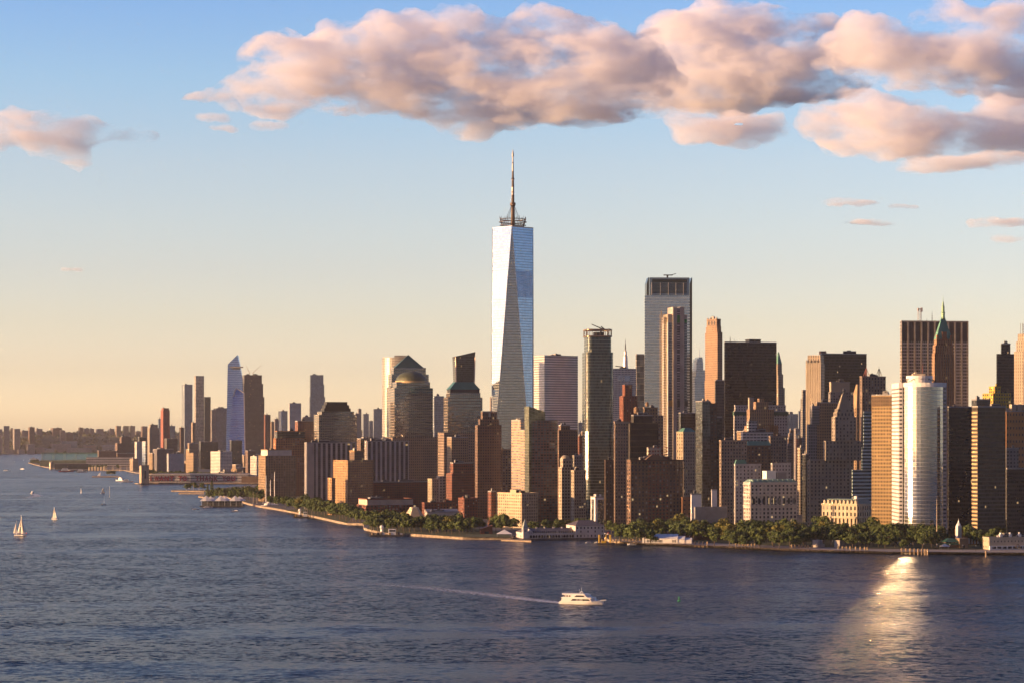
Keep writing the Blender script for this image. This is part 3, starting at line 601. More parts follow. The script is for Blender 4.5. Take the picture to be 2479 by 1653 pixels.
tower('office_building', 'dark brown block under the white-banded tower', 2700, 18, [(1350, 1353, 1399, 1040), (1352, 1358, 1380, 1030)], F_BRNP, plant=2)
tower('office_building', 'thin red brick block squeezed left of the rounded glass tower', 2950, 25, [(1396, 1402, 1416, 1055)], F_REDP, plant=1)
r, q = tower('office_building', 'narrow cream tower with domed top under the dark brown block', 2480, 30, [(1352, 1360, 1390, 1130), (1356, 1363, 1387, 1112)], F_CRMP, plant=0)
t = q[-1]; m = MB(); m.lathe([(5.5*math.cos(a*.16), t[5]+5.5*math.sin(a*.16)) for a in range(10)], (t[0]+t[1])/2, t[2]+6, 16); m.build('dome', LIME, r, smooth=True)
tower('office_building', 'cream office block with a lit left pier, touching the foot of the rounded glass tower', 2420, 30, [(1383, 1390, 1418, 1140)], CREAM, W(3.3, 3.5, .5, .5), plant=2)
# rounded glass tower with an open roof frame
def rounded():
    D = 2450; root = thing('residential_tower', 'tall teal glass tower with rounded corners and an open white roof frame', 'apartment tower', (X(1448, D), D+15, GZ), R(9.4))
    k = D/FPX; hw = 34*k; H1, H, HF = Z(852, D)-GZ, Z(815, D)-GZ, Z(798, D)-GZ
    def rr(hx, hy, r, n=6):
        p = []
        for cxs, cys, a0 in ((-1, -1, 180), (1, -1, 270), (1, 1, 0), (-1, 1, 90)):
            for i in range(n+1):
                a = R(a0+90*i/n); p.append((cxs*(hx-r)+r*math.cos(a), cys*(hy-r)+r*math.sin(a)))
        return p
    m = MB(); m.prism(rr(hw, 14, 5), 0, H1, m=0, mt=1, bay=1.4, flr=3.4); m.prism(rr(hw-2.0, 13.4, 5), H1-.3, H, m=0, mt=1, bay=1.4, flr=3.4)
    m.build('glass_facade', [F_TEALG, M_ROOF], root)
    f = MB()
    for z, wd in ((H+.6, 1.0), (HF, 1.0)):
        pp = rr(hw-1.6, 13.6, 5)
        for a, b in zip(pp, pp[1:]+pp[:1]): f.tube((*a, z), (*b, z), wd*.9, n=5)
    pp = rr(hw-1.6, 13.6, 5)
    for i in range(0, len(pp), 2): f.tube((*pp[i], H), (*pp[i], HF), .45, n=4)
    for xx in (-9, -4.5, 0, 4.5, 9): f.tube((xx, -13.6, H), (xx, -13.6, HF), .4, n=4)
    f.build('roof_frame', plain('frame_bronze', (.36, .27, .20), .4, .5), root)
    c = MB(); c.box(-4.5, 7, -3, 4, H, H+5.5); c.tube((4, 0, H+5), (4, 0, H+9.5), .8); c.tube((6, 0, H+9), (-7, 0, H+14.5), .7, .4); c.tube((4, 0, H+12), (8.5, 0, H+8.5), .6); c.build('roof_crane', M_DARKMETAL, root)
    cg = MB(); nx, ny = -math.sin(R(52.5)), -math.cos(R(52.5)); px_, py_ = -hw+5+nx*5.15, -14+5+ny*5.15; tx, ty = -ny, nx
    cg.face([(px_-tx*2.0*s_, py_-ty*2.0*s_, z) for s_, z in ((-1, 52), (1, 52), (1, 106), (-1, 106))][::-1] if (-ty*0+1) < 0 else [(px_+tx*2.0, py_+ty*2.0, 52), (px_-tx*2.0, py_-ty*2.0, 52), (px_-tx*2.0, py_-ty*2.0, 106), (px_+tx*2.0, py_+ty*2.0, 106)], 0, [(0, 0), (4, 0), (4, 54), (0, 54)])
    cg.build('glint_mirror_panel', facade('glint_mirror_glass', (.3, .3, .3), (.5, .5, .5), 2.0, 3.4, .9, .85, metal=.95, rough=.075, wrough=.4, wmetal=.5, jit=.004, var=.1), root)  # mirror panel added to throw a sun glint onto the water
    bl = MB(); bl.box(-hw-.3, -hw+.9, -10.5, -9.2, 3, H1-1); bl.build('corner_strip', plain('glint_steel', (.5, .46, .42), .3, .8), root)  # bright strip standing in for the glint down the left corner
rounded()
# ------------------------------------------------------------------ financial district, right of the tallest tower
# white gridded tower with the far spired tower behind it
r, q = tower('office_tower', 'white gridded tower in front of the distant spired skyscraper', 4000, 14, [(1482, 1484, 1540, 893)], F_WGRID, plant=1, bayflr=(2.8, 3.6))
t = q[0]; m = MB()
for xx in (-.18, .12): m.box((t[0]+t[1])/2+(t[1]-t[0])*(xx-.13), (t[0]+t[1])/2+(t[1]-t[0])*(xx+.13), t[2]-.3, t[2]-.02, t[5]-22, t[5]-12)
m.build('louvre_panel', plain('louvre_slats', (.10, .11, .13), .35, .6), r)
c = MB(); c.box(-4, 4, 0, 4, t[5]+1, t[5]+4); c.tube((0, 2, t[5]+4), (-16, 2, t[5]+6), .8); c.build('roof_crane', M_DARKMETAL, r)
def spired():
    D = 7600; root = thing('skyscraper', 'distant spired art deco skyscraper rising behind the white gridded tower', 'skyscraper', (X(1515, D), D+25, GZ), R(10))
    k = D/FPX; zz = lambda y: Z(y, D)-GZ; m = MB()
    for hw, ya, yb in ((30, None, 930), (22, 930, 905), (15, 905, 897)): m.box(-hw, hw, -hw*.7, hw*.7, 0 if ya is None else zz(ya)-.3, zz(yb), 0, 1, bottom=False, bay=4, flr=4)
    m.build('shaft', [F_FARGREY, M_ROOF], root)
    c = MB(); c.lathe([(13, zz(897)), (9.5, zz(888)), (7.5, zz(862)), (5.5, zz(858)), (5, zz(850)), (2.2, zz(846))], n=12); c.build('crown', plain('pale_crown_metal', (.55, .48, .45), .4, .5), root)
    s = MB(); s.tube((0, 0, zz(846)), (0, 0, zz(832)), 2.2, 1.6); s.tube((0, 0, zz(832)), (0, 0, zz(819)), 1.1, .3); s.build('spire', M_DARKMETAL, root)
spired()
r, q = tower('office_building', 'red-brown brick tower with a raised centre and one orange-lit edge', 3000, 22, [(1500, 1509, 1543, 958), (1507, 1513, 1530, 933)], RED, W(4.6, 3.6, .26, .6), plant=0)
tower('office_tower', 'light brown ribbed glass slab touching the left side of the broad glass tower', 4200, 18, [(1539, 1541, 1566, 858)], facade('brown_ribbed_glass', (.36, .28, .20), (.22, .18, .14), 8, 11, .97, .86, metal=.6, rough=.14), plant=0, bayflr=(8, 11))
def broadglass():
    r, q = tower('office_tower', 'broad grey glass tower with a louvred setback crown and two raised corner blades', 3300, 4, [(1560, 1561, 1670, 715), (1572, 1573, 1669, 672, 1)], [F_BLUEG, plain('crown_frame', (.30, .37, .40), .25, .75)], plant=0, minb=60, parapet=False, bayflr=(1.5, 4.2))
    a, t = q; z0, z1 = a[5], t[5]; w = t[1]-t[0]
    m = MB()
    for k in range(11): m.box(t[0]+w*.06, t[1]-w*.06, t[2]-.55, t[2]-.02, z0+3+k*2.0, z0+4.25+k*2.0)
    m.box(t[0]+w*.06, t[1]-w*.06, t[2]-.5, t[2]-.02, z1-7.2, z1-5.4); m.box(t[0]+w*.06, t[1]-w*.06, t[2]-.5, t[2]-.02, z1-4.6, z1-3.2)
    m.build('louvres', plain('blue_black_louvre', (.03, .045, .05), .3, .5), r)
    p = MB()
    for f in (.0, .22, .42, .61, .8): p.box(t[0]+w*(.04+f), t[0]+w*(.055+f), t[2]-1.0, t[2]-.03, z0+.5, z1-8)
    p.build('mullion', plain('pale_mullion', (.42, .38, .34), .5, .4), r)
    for (x0, x1) in ((t[0]-4.5, t[0]-1), (t[1]+.6, t[1]+4.2)):
        b = MB(); zt = z1-1
        b.frustum([(x0, t[2]), (x1, t[2]), (x1, t[2]+22), (x0, t[2]+22)], z0 if x0 < 0 else z0-180, [(x0, t[2]), (x1, t[2]), (x1, t[2]+22), (x0, t[2]+22)], zt-8, bay=1.5, flr=4.2)
        b.frustum([(x0, t[2]), (x1, t[2]), (x1, t[2]+22), (x0, t[2]+22)], zt-8, [(x0+2.4 if x0 < 0 else x0+2.8, t[2]), (x1, t[2]), (x1, t[2]+22), (x0+2.6, t[2]+22)], zt+1)
        b.build('corner_blade', [plain('dark_blade_glass', (.05, .06, .065), .15, .6)], r)
    c = MB(); cx = (t[0]+t[1])/2-2; c.box(cx-1.2, cx+1.2, t[2]+8, t[2]+10, z1, z1+4); c.box(cx-6, cx+8, t[2]+8.4, t[2]+9.6, z1+3.5, z1+5); c.tube((cx+6, t[2]+9, z1+4.5), (cx+13, t[2]+9, z1+6.5), .5); c.build('roof_crane', M_DARKMETAL, r)
broadglass()
def corebuilding():
    D = 2900; k = D/FPX; root = thing('apartment_tower', 'unfinished tower with twin bare concrete shafts and a green panel near the top', 'apartment tower', (X(1630, D), D+14, GZ), R(12))
    zz = lambda y: Z(y, D)-GZ; u = lambda px: (px-1630)*k
    m = MB(); m.box(u(1613), u(1660), -12, 14, 0, zz(780), 0, 1, bottom=False, bay=1.5, flr=3.4); m.build('glass_facade', [F_GREYG, M_ROOF], root)
    for a, b in ((1624, 1634), (1641.5, 1652)):
        m = MB(); m.box(u(a), u(b), -14, 12.5, 0, zz(743.5), 0, 0, bottom=False)
        for j in range(int(zz(745)/7)): m.box(u(a)-.02, u(b)+.02, -14.04, 12, j*7.0, j*7.0+.25)
        m.build('concrete_shaft', F_CONC, root)
    m = MB(); m.box(u(1634)+.02, u(1641.5)-.02, -13.2, 12, 0, zz(748), 0, 0, bay=4, flr=3.4); m.build('window_slot', facade('slot_windows', (.03, .03, .03), (.36, .31, .29), 4.1, 3.4, .86, .62, rough=.5), root)
    green = plain('green_safety_mesh', (.03, .22, .05), .7)
    for a, b, y0, y1 in ((1634, 1641.5, 763, 781), (1653, 1660, 773, 781)):
        m = MB(); m.box(u(a)+.1, u(b)-.1, -13.7 if a < 1640 else -12.5, -12.1 if a > 1640 else -13.25, zz(y1), zz(y0)); m.build('safety_mesh', green, root)
    m = MB(); m.box(u(1653), u(1660.5), -12.3, 10, zz(780)-.2, zz(762)); m.box(u(1612), u(1622.5), -12.2, 10, zz(781)-.2, zz(761)); m.build('top_storey', plain('cream_panel', (.52, .44, .34), .7), root)
    m = MB(); m.box(u(1611.4), u(1613.2), -12.6, 14, 0, zz(781)); m.build('white_edge_strip', M_WHITE, root)
    for a, b, mt in ((1613.5, 1622.8, plain('ochre_board', (.28, .19, .07), .8)), (1635, 1640.6, M_DARKMETAL), (1654, 1662, M_DARKMETAL)):
        m = MB(); m.box(u(a), u(b), -14.2 if 1630 < a < 1650 else -12.8, -12.02, zz(983), zz(968)); m.build('belt_opening', mt, root)
    # hoist towers on the left flank, open lattice in yellow light
    h = MB()
    for px in (1600.5, 1604, 1607.5, 1610.5):
        for y in (-10, 4): h.tube((u(px), y, 0), (u(px), y, zz(760)), .35, n=4)
    for j in range(int(zz(762)/3.4)):
        z = j*3.4; h.tube((u(1600.5), -10, z), (u(1610.5), -10, z), .22, n=4); h.tube((u(1600.5), -10, z), (u(1604), -10, z+3.4), .16, n=4); h.tube((u(1610.5), -10, z), (u(1607.5), -10, z+3.4), .16, n=4)
        h.box(u(1604.4), u(1607.2), -9, 3, z+.2, z+2.2, 1)
    h.tube((u(1597.5), -8, 0), (u(1597.5), -8, zz(752)), .5, n=4)
    h.build('construction_hoist', [plain('hoist_yellow', (.46, .31, .13), .7), F_CONC], root)
    c = MB(); c.box(u(1654), u(1656), -2, 0, zz(762), zz(758)); c.tube((u(1652), -1, zz(758)), (u(1660), -1, zz(755)), .5); c.build('roof_crane', M_DARKMETAL, root)
corebuilding()
def farblue():
    D = 7300; root = thing('skyscraper', 'distant hazy blue stepped skyscraper with a needle mast right of the broad glass tower', 'skyscraper', (X(1692, D), D+25, GZ), R(15))
    k = D/FPX; zz = lambda y: Z(y, D)-GZ; m = MB()
    for a, b, y0, y1 in ((1678, 1706, None, 912), (1681, 1705, 912, 895), (1682.5, 1700, 895, 876), (1684.5, 1699, 876, 868), (1689, 1698, 868, 864)):
        m.frustum(*(lambda p: (p, 0 if y0 is None else zz(y0)-.3, p, zz(y1)))([((a-1692)*k, -18), ((b-1692)*k, -18), ((b-1692)*k, 22), ((a-1692)*k, 22)]), m=0, mt=1, bay=3, flr=4)
    m.build('glass_facade', [F_HYBLUE, M_ROOF], root); s = MB(); s.tube((4, 0, zz(864)), (4, 0, zz(843)), 1.3, .4); s.build('mast', M_STEEL, root)
farblue()
r, q = tower('apartment_tower', 'slender orange limestone tower with a notched crown right of the distant blue one', 3700, 24, [(1706, 1738, 1749, 920), (1707, 1737, 1749, 804), (1709, 1736, 1746, 790), (1711, 1735, 1745, 772)], F_ORGV, plant=2, cat='apartment tower', parapet=False)
t = q[-1]; m = MB(); A = t[1]-t[0]; B = t[3]-t[2]
for f in (.15, .42, .72): m.box(t[0]-.12, t[0]-.02, t[2]+B*f, t[2]+B*(f+.12), t[5]-10, t[5]-3)
m.box(t[0]+A*.3, t[0]+A*.6, t[2]-.12, t[2]-.02, t[5]-10, t[5]-3); m.build('crown_opening', M_DARKMETAL, r)
m = MB()
for f in (.0, .3, .62, .9): m.box(t[0]-.2, t[0]+1.5, t[2]+B*f, t[2]+B*(f+.09), t[5], t[5]+2.6)
m.build('crown_finial', F_CONC, r)
tower('office_building', 'pale stepped block between the slender orange tower and the smoked glass tower', 2720, 22, [(1690, 1701, 1732, 1003), (1702, 1706, 1722, 976)], F_GRYP, plant=2)
r, q = tower('office_tower', 'black steel slab, the widest dark tower, with a square plant room on top', 3000, 17, [(1753, 1755, 1880, 829)], F_BLACK, plant=0, bayflr=(1.9, 3.9))
t = q[0]; zz = t[5]; c = (t[0]+t[1])/2
for a, b in ((c+3, c+10), (c+13, c+20)):
    m = MB(); m.box(a, b, t[2]+12, t[2]+26, zz, Z(821, 3010)-GZ); m.build('plant_room', F_BLACK, r)
m = MB(); m.box(c+2.4, c+20.6, t[2]+11.5, t[2]+26.5, Z(821, 3010)-GZ, Z(820, 3010)-GZ); m.build('plant_room_lid', M_DARKMETAL, r)
mast(r, t[0]+12, t[2]+10, zz, 10, .5); mast(r, t[0]+18, t[2]+10, zz, 7, .2); mast(r, t[0]+22, t[2]+14, zz, 4, .2)
r, q = tower('office_building', 'slim neo-gothic stone tower peeking out behind the right edge of the black slab', 3700, 24, [(1874, 1884, 1900, 938), (1876, 1884, 1896, 905), (1876, 1883, 1893, 880)], F_LIMEV, plant=0, parapet=False)
t = q[-1]; pyramid(r, t, t[5], Z(852, 3710)-GZ, M_COPPER, .15, 'copper_roof')
tower('office_tower', 'dark grey windowless slab against the left side of the black slab', 2800, 17, [(1730, 1732, 1754, 921)], [facade('dark_grey_slab', (.075, .07, .068), (.05, .05, .055), 1.7, 3.8, .5, .5)], plant=0)
r, q = tower('office_building', 'white block with a green copper cornice behind the brown art deco tower', 2760, 16, [(1776, 1778, 1906, 994), (1778, 1780, 1902, 982)], WHITEST, W(3.6, 3.8, .5, .52), plant=3)
t = q[0]; m = MB(); m.box(t[0]-1.3, t[1]+1.3, t[2]-1.5, t[2]+1, t[5]-5.5, t[5]-.8); m.box(t[0]-1.5, t[0]+1, t[2]+1.01, t[3], t[5]-5.4, t[5]-.9); m.build('copper_cornice', plain('dark_green_copper', (.035, .085, .06), .6), r)
r, q = tower('office_building', 'orange-brown art deco tower with a stepped ribbed crown', 2620, 24, [(1802, 1811, 1884, 1030), (1808, 1815, 1874, 990), (1824, 1830, 1860, 972), (1834, 1838, 1850, 964)], F_ORGV, plant=0, parapet=False)
t = q[0]; m = MB(); A = t[1]-t[0]
for f in [.06*k for k in range(17)]: m.box(t[0]+A*f, t[0]+A*f+.9, t[2]-.5, t[2]-.03, 0, t[5]+1.2)
m.build('stone_ribs', ORANGE, r)
tower('office_building', 'plain cream water-tower block on the skyline behind the brown art deco tower', 2690, 20, [(1811, 1814, 1825, 964)], CREAM, plant=0, parapet=True)
tower('office_building', 'narrow block of stepped white balconies below the brown art deco tower', 2560, 20, [(1808, 1812, 1833, 1021)], F_WHTP, plant=1)
r, q = tower('office_building', 'ornate pale narrow block left of the ribbed limestone tower', 3300, 26, [(1938, 1943, 1955, 964), (1941, 1944, 1954, 945)], F_GRYP, plant=0)
r, q = tower('office_tower', 'ribbed limestone tower with a sunlit scalloped left side', 2860, 56, [(1953, 1986, 1996, 880), (1955, 1986, 1994, 859)], F_LIMEV, plant=0, parapet=False)
t = q[0]; m = MB(); B = t[3]-t[2]
for k in range(9):
    y = t[2]+B*k/8.0; m.box(t[0]-.9, t[0]-.03, y-.9, y+.9, 0, t[5]+(1.5 if k % 2 else 5))
m.build('stone_ribs', LIME, r)
r, q = tower('office_tower', 'blunt black-brown slab behind the ribbed limestone tower', 2960, 16, [(1986, 1990, 2098, 857)], [facade('black_brown_slab', (.028, .024, .02), (.04, .034, .026), 1.7, 3.9, .84, .56, rough=.14, wrough=.45, lit=.004, var=.6)], plant=1)
t = q[0]; m = MB(); m.box(t[0]+1, t[0]+8, t[2]+5, t[2]+12, t[5], t[5]+4.5); m.tube((t[0]+11, t[2]+8, t[5]), (t[0]+9, t[2]+8, t[5]+5), .3); m.build('roof_plant', plain('rust_plant', (.22, .12, .08), .7), r)
r, q = tower('office_building', 'cream-topped block with grey window rows and air units before the black-brown slab', 2760, 20, [(2006, 2010, 2066, 948), (2008, 2012, 2057, 926, 1)], [GREYST, CREAM], W(3.6, 3.6, .55, .6), plant=4)
r, q = tower('office_tower', 'stone tower with a steep stepped pyramid roof', 2850, 34, [(2056, 2074, 2096, 986)], TAN, W(3.6, 3.8, .4, .6), plant=0, parapet=False)
t = q[0]; zb, zt = t[5], Z(930, 2860)-GZ; cx, cy = (t[0]+t[1])/2, (t[2]+t[3])/2; hx, hy = (t[1]-t[0])/2, (t[3]-t[2])/2; m = MB(); n = 18
for k in range(n):
    f = 1-.86*k/n; m.box(cx-hx*f, cx+hx*f, cy-hy*f, cy+hy*f, zb+(zt-zb)*k/n, zb+(zt-zb)*(k+1)/n)
m.build('stepped_pyramid', plain('pyramid_stone', (.38, .26, .16), .85), r)
r, q = tower('office_tower', 'brown stone tower with red window bays and two lattice aerials', 2800, 22, [(2082, 2087, 2144, 912)], PINKST, W(4.2, 3.8, .42, .6), plant=2)
t = q[0]
for xx, mt, nm in ((.32, plain('aerial_red', (.35, .12, .08), .6), 'lattice_aerial'), (.86, M_DARKMETAL, 'lattice_aerial')):
    m = MB(); bx = t[0]+(t[1]-t[0])*xx; by = t[2]+8
    for dx, dy in ((-3, -3), (3, -3), (3, 3), (-3, 3)): m.tube((bx+dx, by+dy, t[5]), (bx+dx*.1, by+dy*.1, t[5]+11), .35, n=4)
    for f in (.3, .6): m.tube((bx-3*(1-f), by-3*(1-f), t[5]+11*f), (bx+3*(1-f), by-3*(1-f), t[5]+11*f), .2, n=4)
    m.tube((bx, by, t[5]+10), (bx, by, t[5]+14), .2); m.build(nm, mt, r)
# classical tower with a temple-like crown
r, q = tower('office_tower', 'grey stone tower on a broad curved base, crowned by a small stepped pyramid', 2460, 20, [(1955, 1961, 2066, 1113), (1994, 1999, 2090, 1066), (2014, 2022, 2073, 1008), (2018, 2026, 2068, 997), (2021, 2028, 2065, 989)], LIME, W(4.4, 4.0, .42, .55), plant=0, parapet=False)
t = q[-1]; zb, zt = t[5], Z(952, 2470)-GZ; cx, cy = (t[0]+t[1])/2, (t[2]+t[3])/2; hx = (t[1]-t[0])*.40; hy = (t[3]-t[2])*.40; m = MB(); n = 9
for k in range(n):
    f = 1-.78*k/n; m.box(cx-hx*f, cx+hx*f, cy-hy*f, cy+hy*f, zb+(zt-zb)*k/n, zb+(zt-zb)*(k+1)/n)
m.build('stepped_pyramid', LIME, r); m = MB(); m.lathe([(1.8, zt), (1.2, zt+2), (2.0, zt+3), (1.3, zt+5), (0, zt+7)], cx, cy, 10); m.build('finial_urn', M_DARKMETAL, r)
c2 = q[0]; m = MB(); m.box(c2[0]-.9, c2[1]+.9, c2[2]-1.1, c2[2]+.5, c2[5]-.4, c2[5]+1.0); m.box(c2[0]-.7, c2[1]+.7, c2[2]-.8, c2[2]+.4, c2[5]*.72, c2[5]*.72+1.0); m.box(c2[0]-.7, c2[1]+.7, c2[2]-.8, c2[2]+.4, c2[5]*.42, c2[5]*.42+1.0); m.build('stone_cornice', GREYST, r)
tower('office_building', 'dark grey narrow setback block left of the grey stone tower', 2640, 26, [(1953, 1957, 1978, 1026), (1961, 1966, 1984, 984)], F_GRYP, plant=1)
tower('office_building', 'plain tan block with few windows behind the grey stone tower', 2660, 16, [(1975, 1978, 2026, 975)], F_TANP, plant=1)
r, q = tower('office_building', 'stepped teal glass block with white floor bands and a brightly lit top', 2430, 14, [(2062, 2064, 2114, 1136), (2086, 2087, 2114, 1081), (2090, 2091, 2114, 997)], F_TEAL, plant=1, bayflr=(1.6, 3.9))
# gold grid slab
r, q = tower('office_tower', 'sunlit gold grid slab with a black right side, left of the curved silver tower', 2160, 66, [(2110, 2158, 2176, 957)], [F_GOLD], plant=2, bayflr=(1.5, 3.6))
t = q[0]; m = MB(); m.box(t[0]+.05, t[1]+.15, t[2]-.2, t[2]-.03, 0, t[5]-.2); m.build('shade_end_sheet', F_BLACK, r)  # black sheet over the right face, its shade put in as colour
m = MB(); B = t[3]-t[2]
for k in range(24): m.box(t[0]-.4, t[0]-.03, t[2]+B*k/24+.2, t[2]+B*k/24+.65, t[5]-10.5, t[5]-1)
m.build('louvre_fins', plain('tan_fins', (.26, .18, .11), .8), r)
m = MB()
for k in range(4):
    z = t[5]+k*2.0
    for i in range(12):
        a, b = 2*math.pi*i/12, 2*math.pi*(i+1)/12; rr = 4.2-.5*k; m.tube((t[0]+8+rr*math.cos(a), t[2]+9+rr*math.sin(a), z+1), (t[0]+8+rr*math.cos(b), t[2]+9+rr*math.sin(b), z+1), .14, n=4)
m.build('wire_aerial', M_DARKMETAL, r)
# curved silver tower
def curved_silver():
    D = 2085; k = D/FPX; H = Z(926, D)-GZ; Rr = 22.0
    cx = X(2233, D); root = thing('office_tower', 'curved silver glass tower with white framed edges, its left edge blazing in the sun', 'office tower', (cx, D+20, GZ), 0)
    arc = [(Rr*math.sin(R(a)), -Rr*math.cos(R(a))) for a in (-75, -63, -51, -39, -28, -17, -6, 5, 15, 25, 35, 45)]
    off = (-(arc[0][0]+arc[-1][0])/2, -12+Rr); arc = [(x+off[0], y-10) for x, y in arc]
    gm = facade('silver_mirror_glass', (.40, .41, .42), (.46, .48, .49), 1.28, 3.7, .93, .88, metal=.92, rough=.06, wrough=.35, wmetal=.6, jit=.004, var=.16)
    hp = H-4
    for i in range(11):
        zlo = 18 if i == 2 else 4
        if i == 2: m = MB(); m.face([(*arc[i], 4), (*arc[i+1], 4), (*arc[i+1], 18), (*arc[i], 18)], 0, [(8, 0), (13, 0), (13, 34), (8, 34)]); m.build('shade_glass_bay', F_DARKG, root)  # dark lower pane imitates shade and cuts the glint off
        m = MB(); m.face([(*arc[i], zlo), (*arc[i+1], zlo), (*arc[i+1], hp), (*arc[i], hp)], 0, [(i*3.84, 0), (i*3.84+3.84, 0), (i*3.84+3.84, hp), (i*3.84, hp)]); m.build('curved_glass_bay', gm, root)
    m = MB(); top = [(x*1.01, y-.3) for x, y in arc]
    back = [(arc[-1][0]+3.6, arc[-1][1]+.5), (arc[-1][0]+3.6, 22), (arc[0][0]-3.6, 22), (arc[0][0]-3.6, arc[0][1]-2.0), (arc[0][0], arc[0][1]-2.4)]
    full = top+back; m.prism(full, hp, H, m=0, mt=1); m.build('white_rim', [M_WHITE, M_ROOF], root)
    fm = facade('white_frame_windows', (.72, .69, .65), (.045, .05, .06), 3.7, 3.7, .70, .42, rough=.1, wrough=.5, var=.4)
    m = MB(); x, y = arc[0]
    m.prism([(x-3.6, y-2.0), (x-.01, y-2.4), (x-.01, 21), (x-3.6, 21)], 0, hp, m=0, mt=1, bay=3.7, flr=3.7); m.build('framed_edge', [fm, M_ROOF], root)
    m = MB(); x, y = arc[-1]; m.prism([(x+.01, y), (x+3.6, y+.5), (x+3.6, 21), (x+.01, 21)], 0, hp, m=0, mt=1, bay=3.7, flr=3.7); m.build('framed_edge', [facade('rose_frame_windows', (.46, .41, .40), (.16, .16, .17), 3.7, 3.7, .8, .5, metal=.4, rough=.1, wrough=.5), M_ROOF], root)
    m = MB(); m.lathe([(12, H), (12, H+4.4), (12.6, H+4.5), (12.6, H+7.2), (0, H+7.4)], 2, 6, 24); m.build('roof_drum', M_WHITE, root)
    m = MB()
    for i in range(10):
        a = i*2*math.pi/10; b = a+.33
        m.tube((2+17*math.cos(a), 6+11*math.sin(a), H), (2+12*math.cos(b), 6+12*math.sin(b), H+4.5), .3, n=4); m.tube((2+17*math.cos(b+.3), 6+11*math.sin(b+.3), H), (2+12*math.cos(b), 6+12*math.sin(b), H+4.5), .3, n=4)
    m.build('roof_bracing', M_DARKMETAL, root)
    m = MB(); m.box(-5, 7, 2, 8, H+7.3, H+9.3); m.box(-3, -1, 3, 5, H+9.3, H+11); m.build('roof_plant', plain('drum_plant', (.5, .42, .3), .7), root); mast(root, 5, 5, H+9, 10, .25, plain('mast_red', (.35, .1, .07), .6))
curved_silver()
def gridslab():
    r, q = tower('office_tower', 'huge steel-gridded slab with recessed top bays behind the curved silver tower', 2720, 8, [(2179, 2182, 2344, 777)], F_GRIDST, plant=0, minb=50, parapet=False, bayflr=(2.2, 4.0))
    t = q[0]; A = t[1]-t[0]; z = t[5]
    m = MB(); n = 10
    for k in range(n+1):
        xx = t[0]+A*(k/n); m.box(max(t[0], xx-1.0), min(t[1], xx+1.0), t[2]-1.1, t[2]-.03, 0, z)
    m.box(t[0], t[1], t[2]-1.05, t[2]-.04, z-1.4, z+.3); m.build('steel_columns', plain('warm_steel', (.42, .35, .28), .45, .5), r)
    m = MB(); m.box(t[0]+.3, t[1]-.3, t[2]-.4, t[2]-.02, z-25, z-1.5); m.build('recessed_top', plain('dark_recess', (.07, .055, .05), .5), r)
    m = MB(); bx = t[0]+A*.32
    for dx in (-2, 2):
        for dy in (-2, 2): m.tube((bx+dx, 10+dy, z), (bx+dx*.8, 10+dy*.8, z+17), .25, n=4)
    for j in range(5): m.tube((bx-2, 8, z+3.4*j), (bx+2, 8, z+3.4*(j+1)), .18, n=4); m.tube((bx+2, 8, z+3.4*j), (bx-2, 8, z+3.4*(j+1)), .18, n=4)
    m.box(bx-3.2, bx-1.2, 7, 9, z+13, z+16.5); m.box(bx+.6, bx+3, 7, 9, z+12, z+17); m.build('dish_tower', plain('dish_white', (.5, .42, .38), .6), r)
    mast(r, t[0]+A*.5, 8, z, 14, .4); mast(r, t[0]+A*.42, 8, z, 4, .2)
gridslab()
r, q = tower('skyscraper', 'orange limestone skyscraper with a steep green copper pyramid and spire', 2650, 20, [(2255, 2262, 2312, 985), (2256, 2262, 2310, 856), (2258, 2264, 2308, 836), (2261, 2267, 2305, 821)], F_ORGV, plant=0, cat='skyscraper', parapet=False)
for kk, t in enumerate(q[1:]):
    m = MB(); A = t[1]-t[0]
    for f in range(8): m.box(t[0]+A*f/7.6, t[0]+A*f/7.6+.8, t[2]-.5, t[2]-.03, t[4] if kk else 0, t[5]+1.4)
    m.build('stone_ribs', ORANGE, r)
t = q[-1]; z = t[5]; pyramid(r, t, z, Z(766, 2660)-GZ, M_COPPER, .16, 'pyramid_roof', ov=.2)
m = MB(); c = ((t[0]+t[1])/2, (t[2]+t[3])/2); zz = Z(768, 2660)-GZ; zt = Z(714, 2660)-GZ; d = zt-zz
m.lathe([(2.4, zz-2), (2.2, zz+d*.17), (2.9, zz+d*.19), (1.9, zz+d*.24), (1.8, zz+d*.48), (1.1, zz+d*.52), (.9, zz+d*.66), (.3, zz+d*.7), (.05, zt)], *c, 8); m.build('spire', plain('spire_copper', (.20, .33, .22), .55, .2), r)
m = MB(); m.box(c[0]-3.2, c[0]+3.2, t[2]-.6, t[2]+4, z-2, z+9); m.box(t[0]+.5, t[0]+3, t[2]-.4, t[2]+2, z, z+5); m.box(t[1]-3, t[1]-.5, t[2]-.4, t[2]+2, z, z+5); m.build('gable', ORANGE, r)
r, q = tower('office_tower', 'black tower with a smaller square top between the gridded slab and the cream tower', 2900, 16, [(2412, 2414, 2459, 856), (2423, 2425, 2446, 833)], F_BLACK, plant=2)
r, q = tower('office_tower', 'cream limestone tower cut by the right edge of the photo, with a lattice mast', 2600, 40, [(2455, 2478, 2520, 850), (2460, 2480, 2515, 826), (2464, 2482, 2510, 808)], F_LIMEV, plant=0, parapet=False)
t = q[-1]; m = MB()
for dx in (-2, 2):
    for dy in (-2, 2): m.tube((t[0]+6+dx, t[2]+8+dy, t[5]), (t[0]+6+dx, t[2]+8+dy, t[5]+13), .25, n=4)
for j in range(6): m.tube((t[0]+4, t[2]+6, t[5]+2*j), (t[0]+8, t[2]+6, t[5]+2*j+2), .2, n=4)
m.build('lattice_mast', M_DARKMETAL, r)
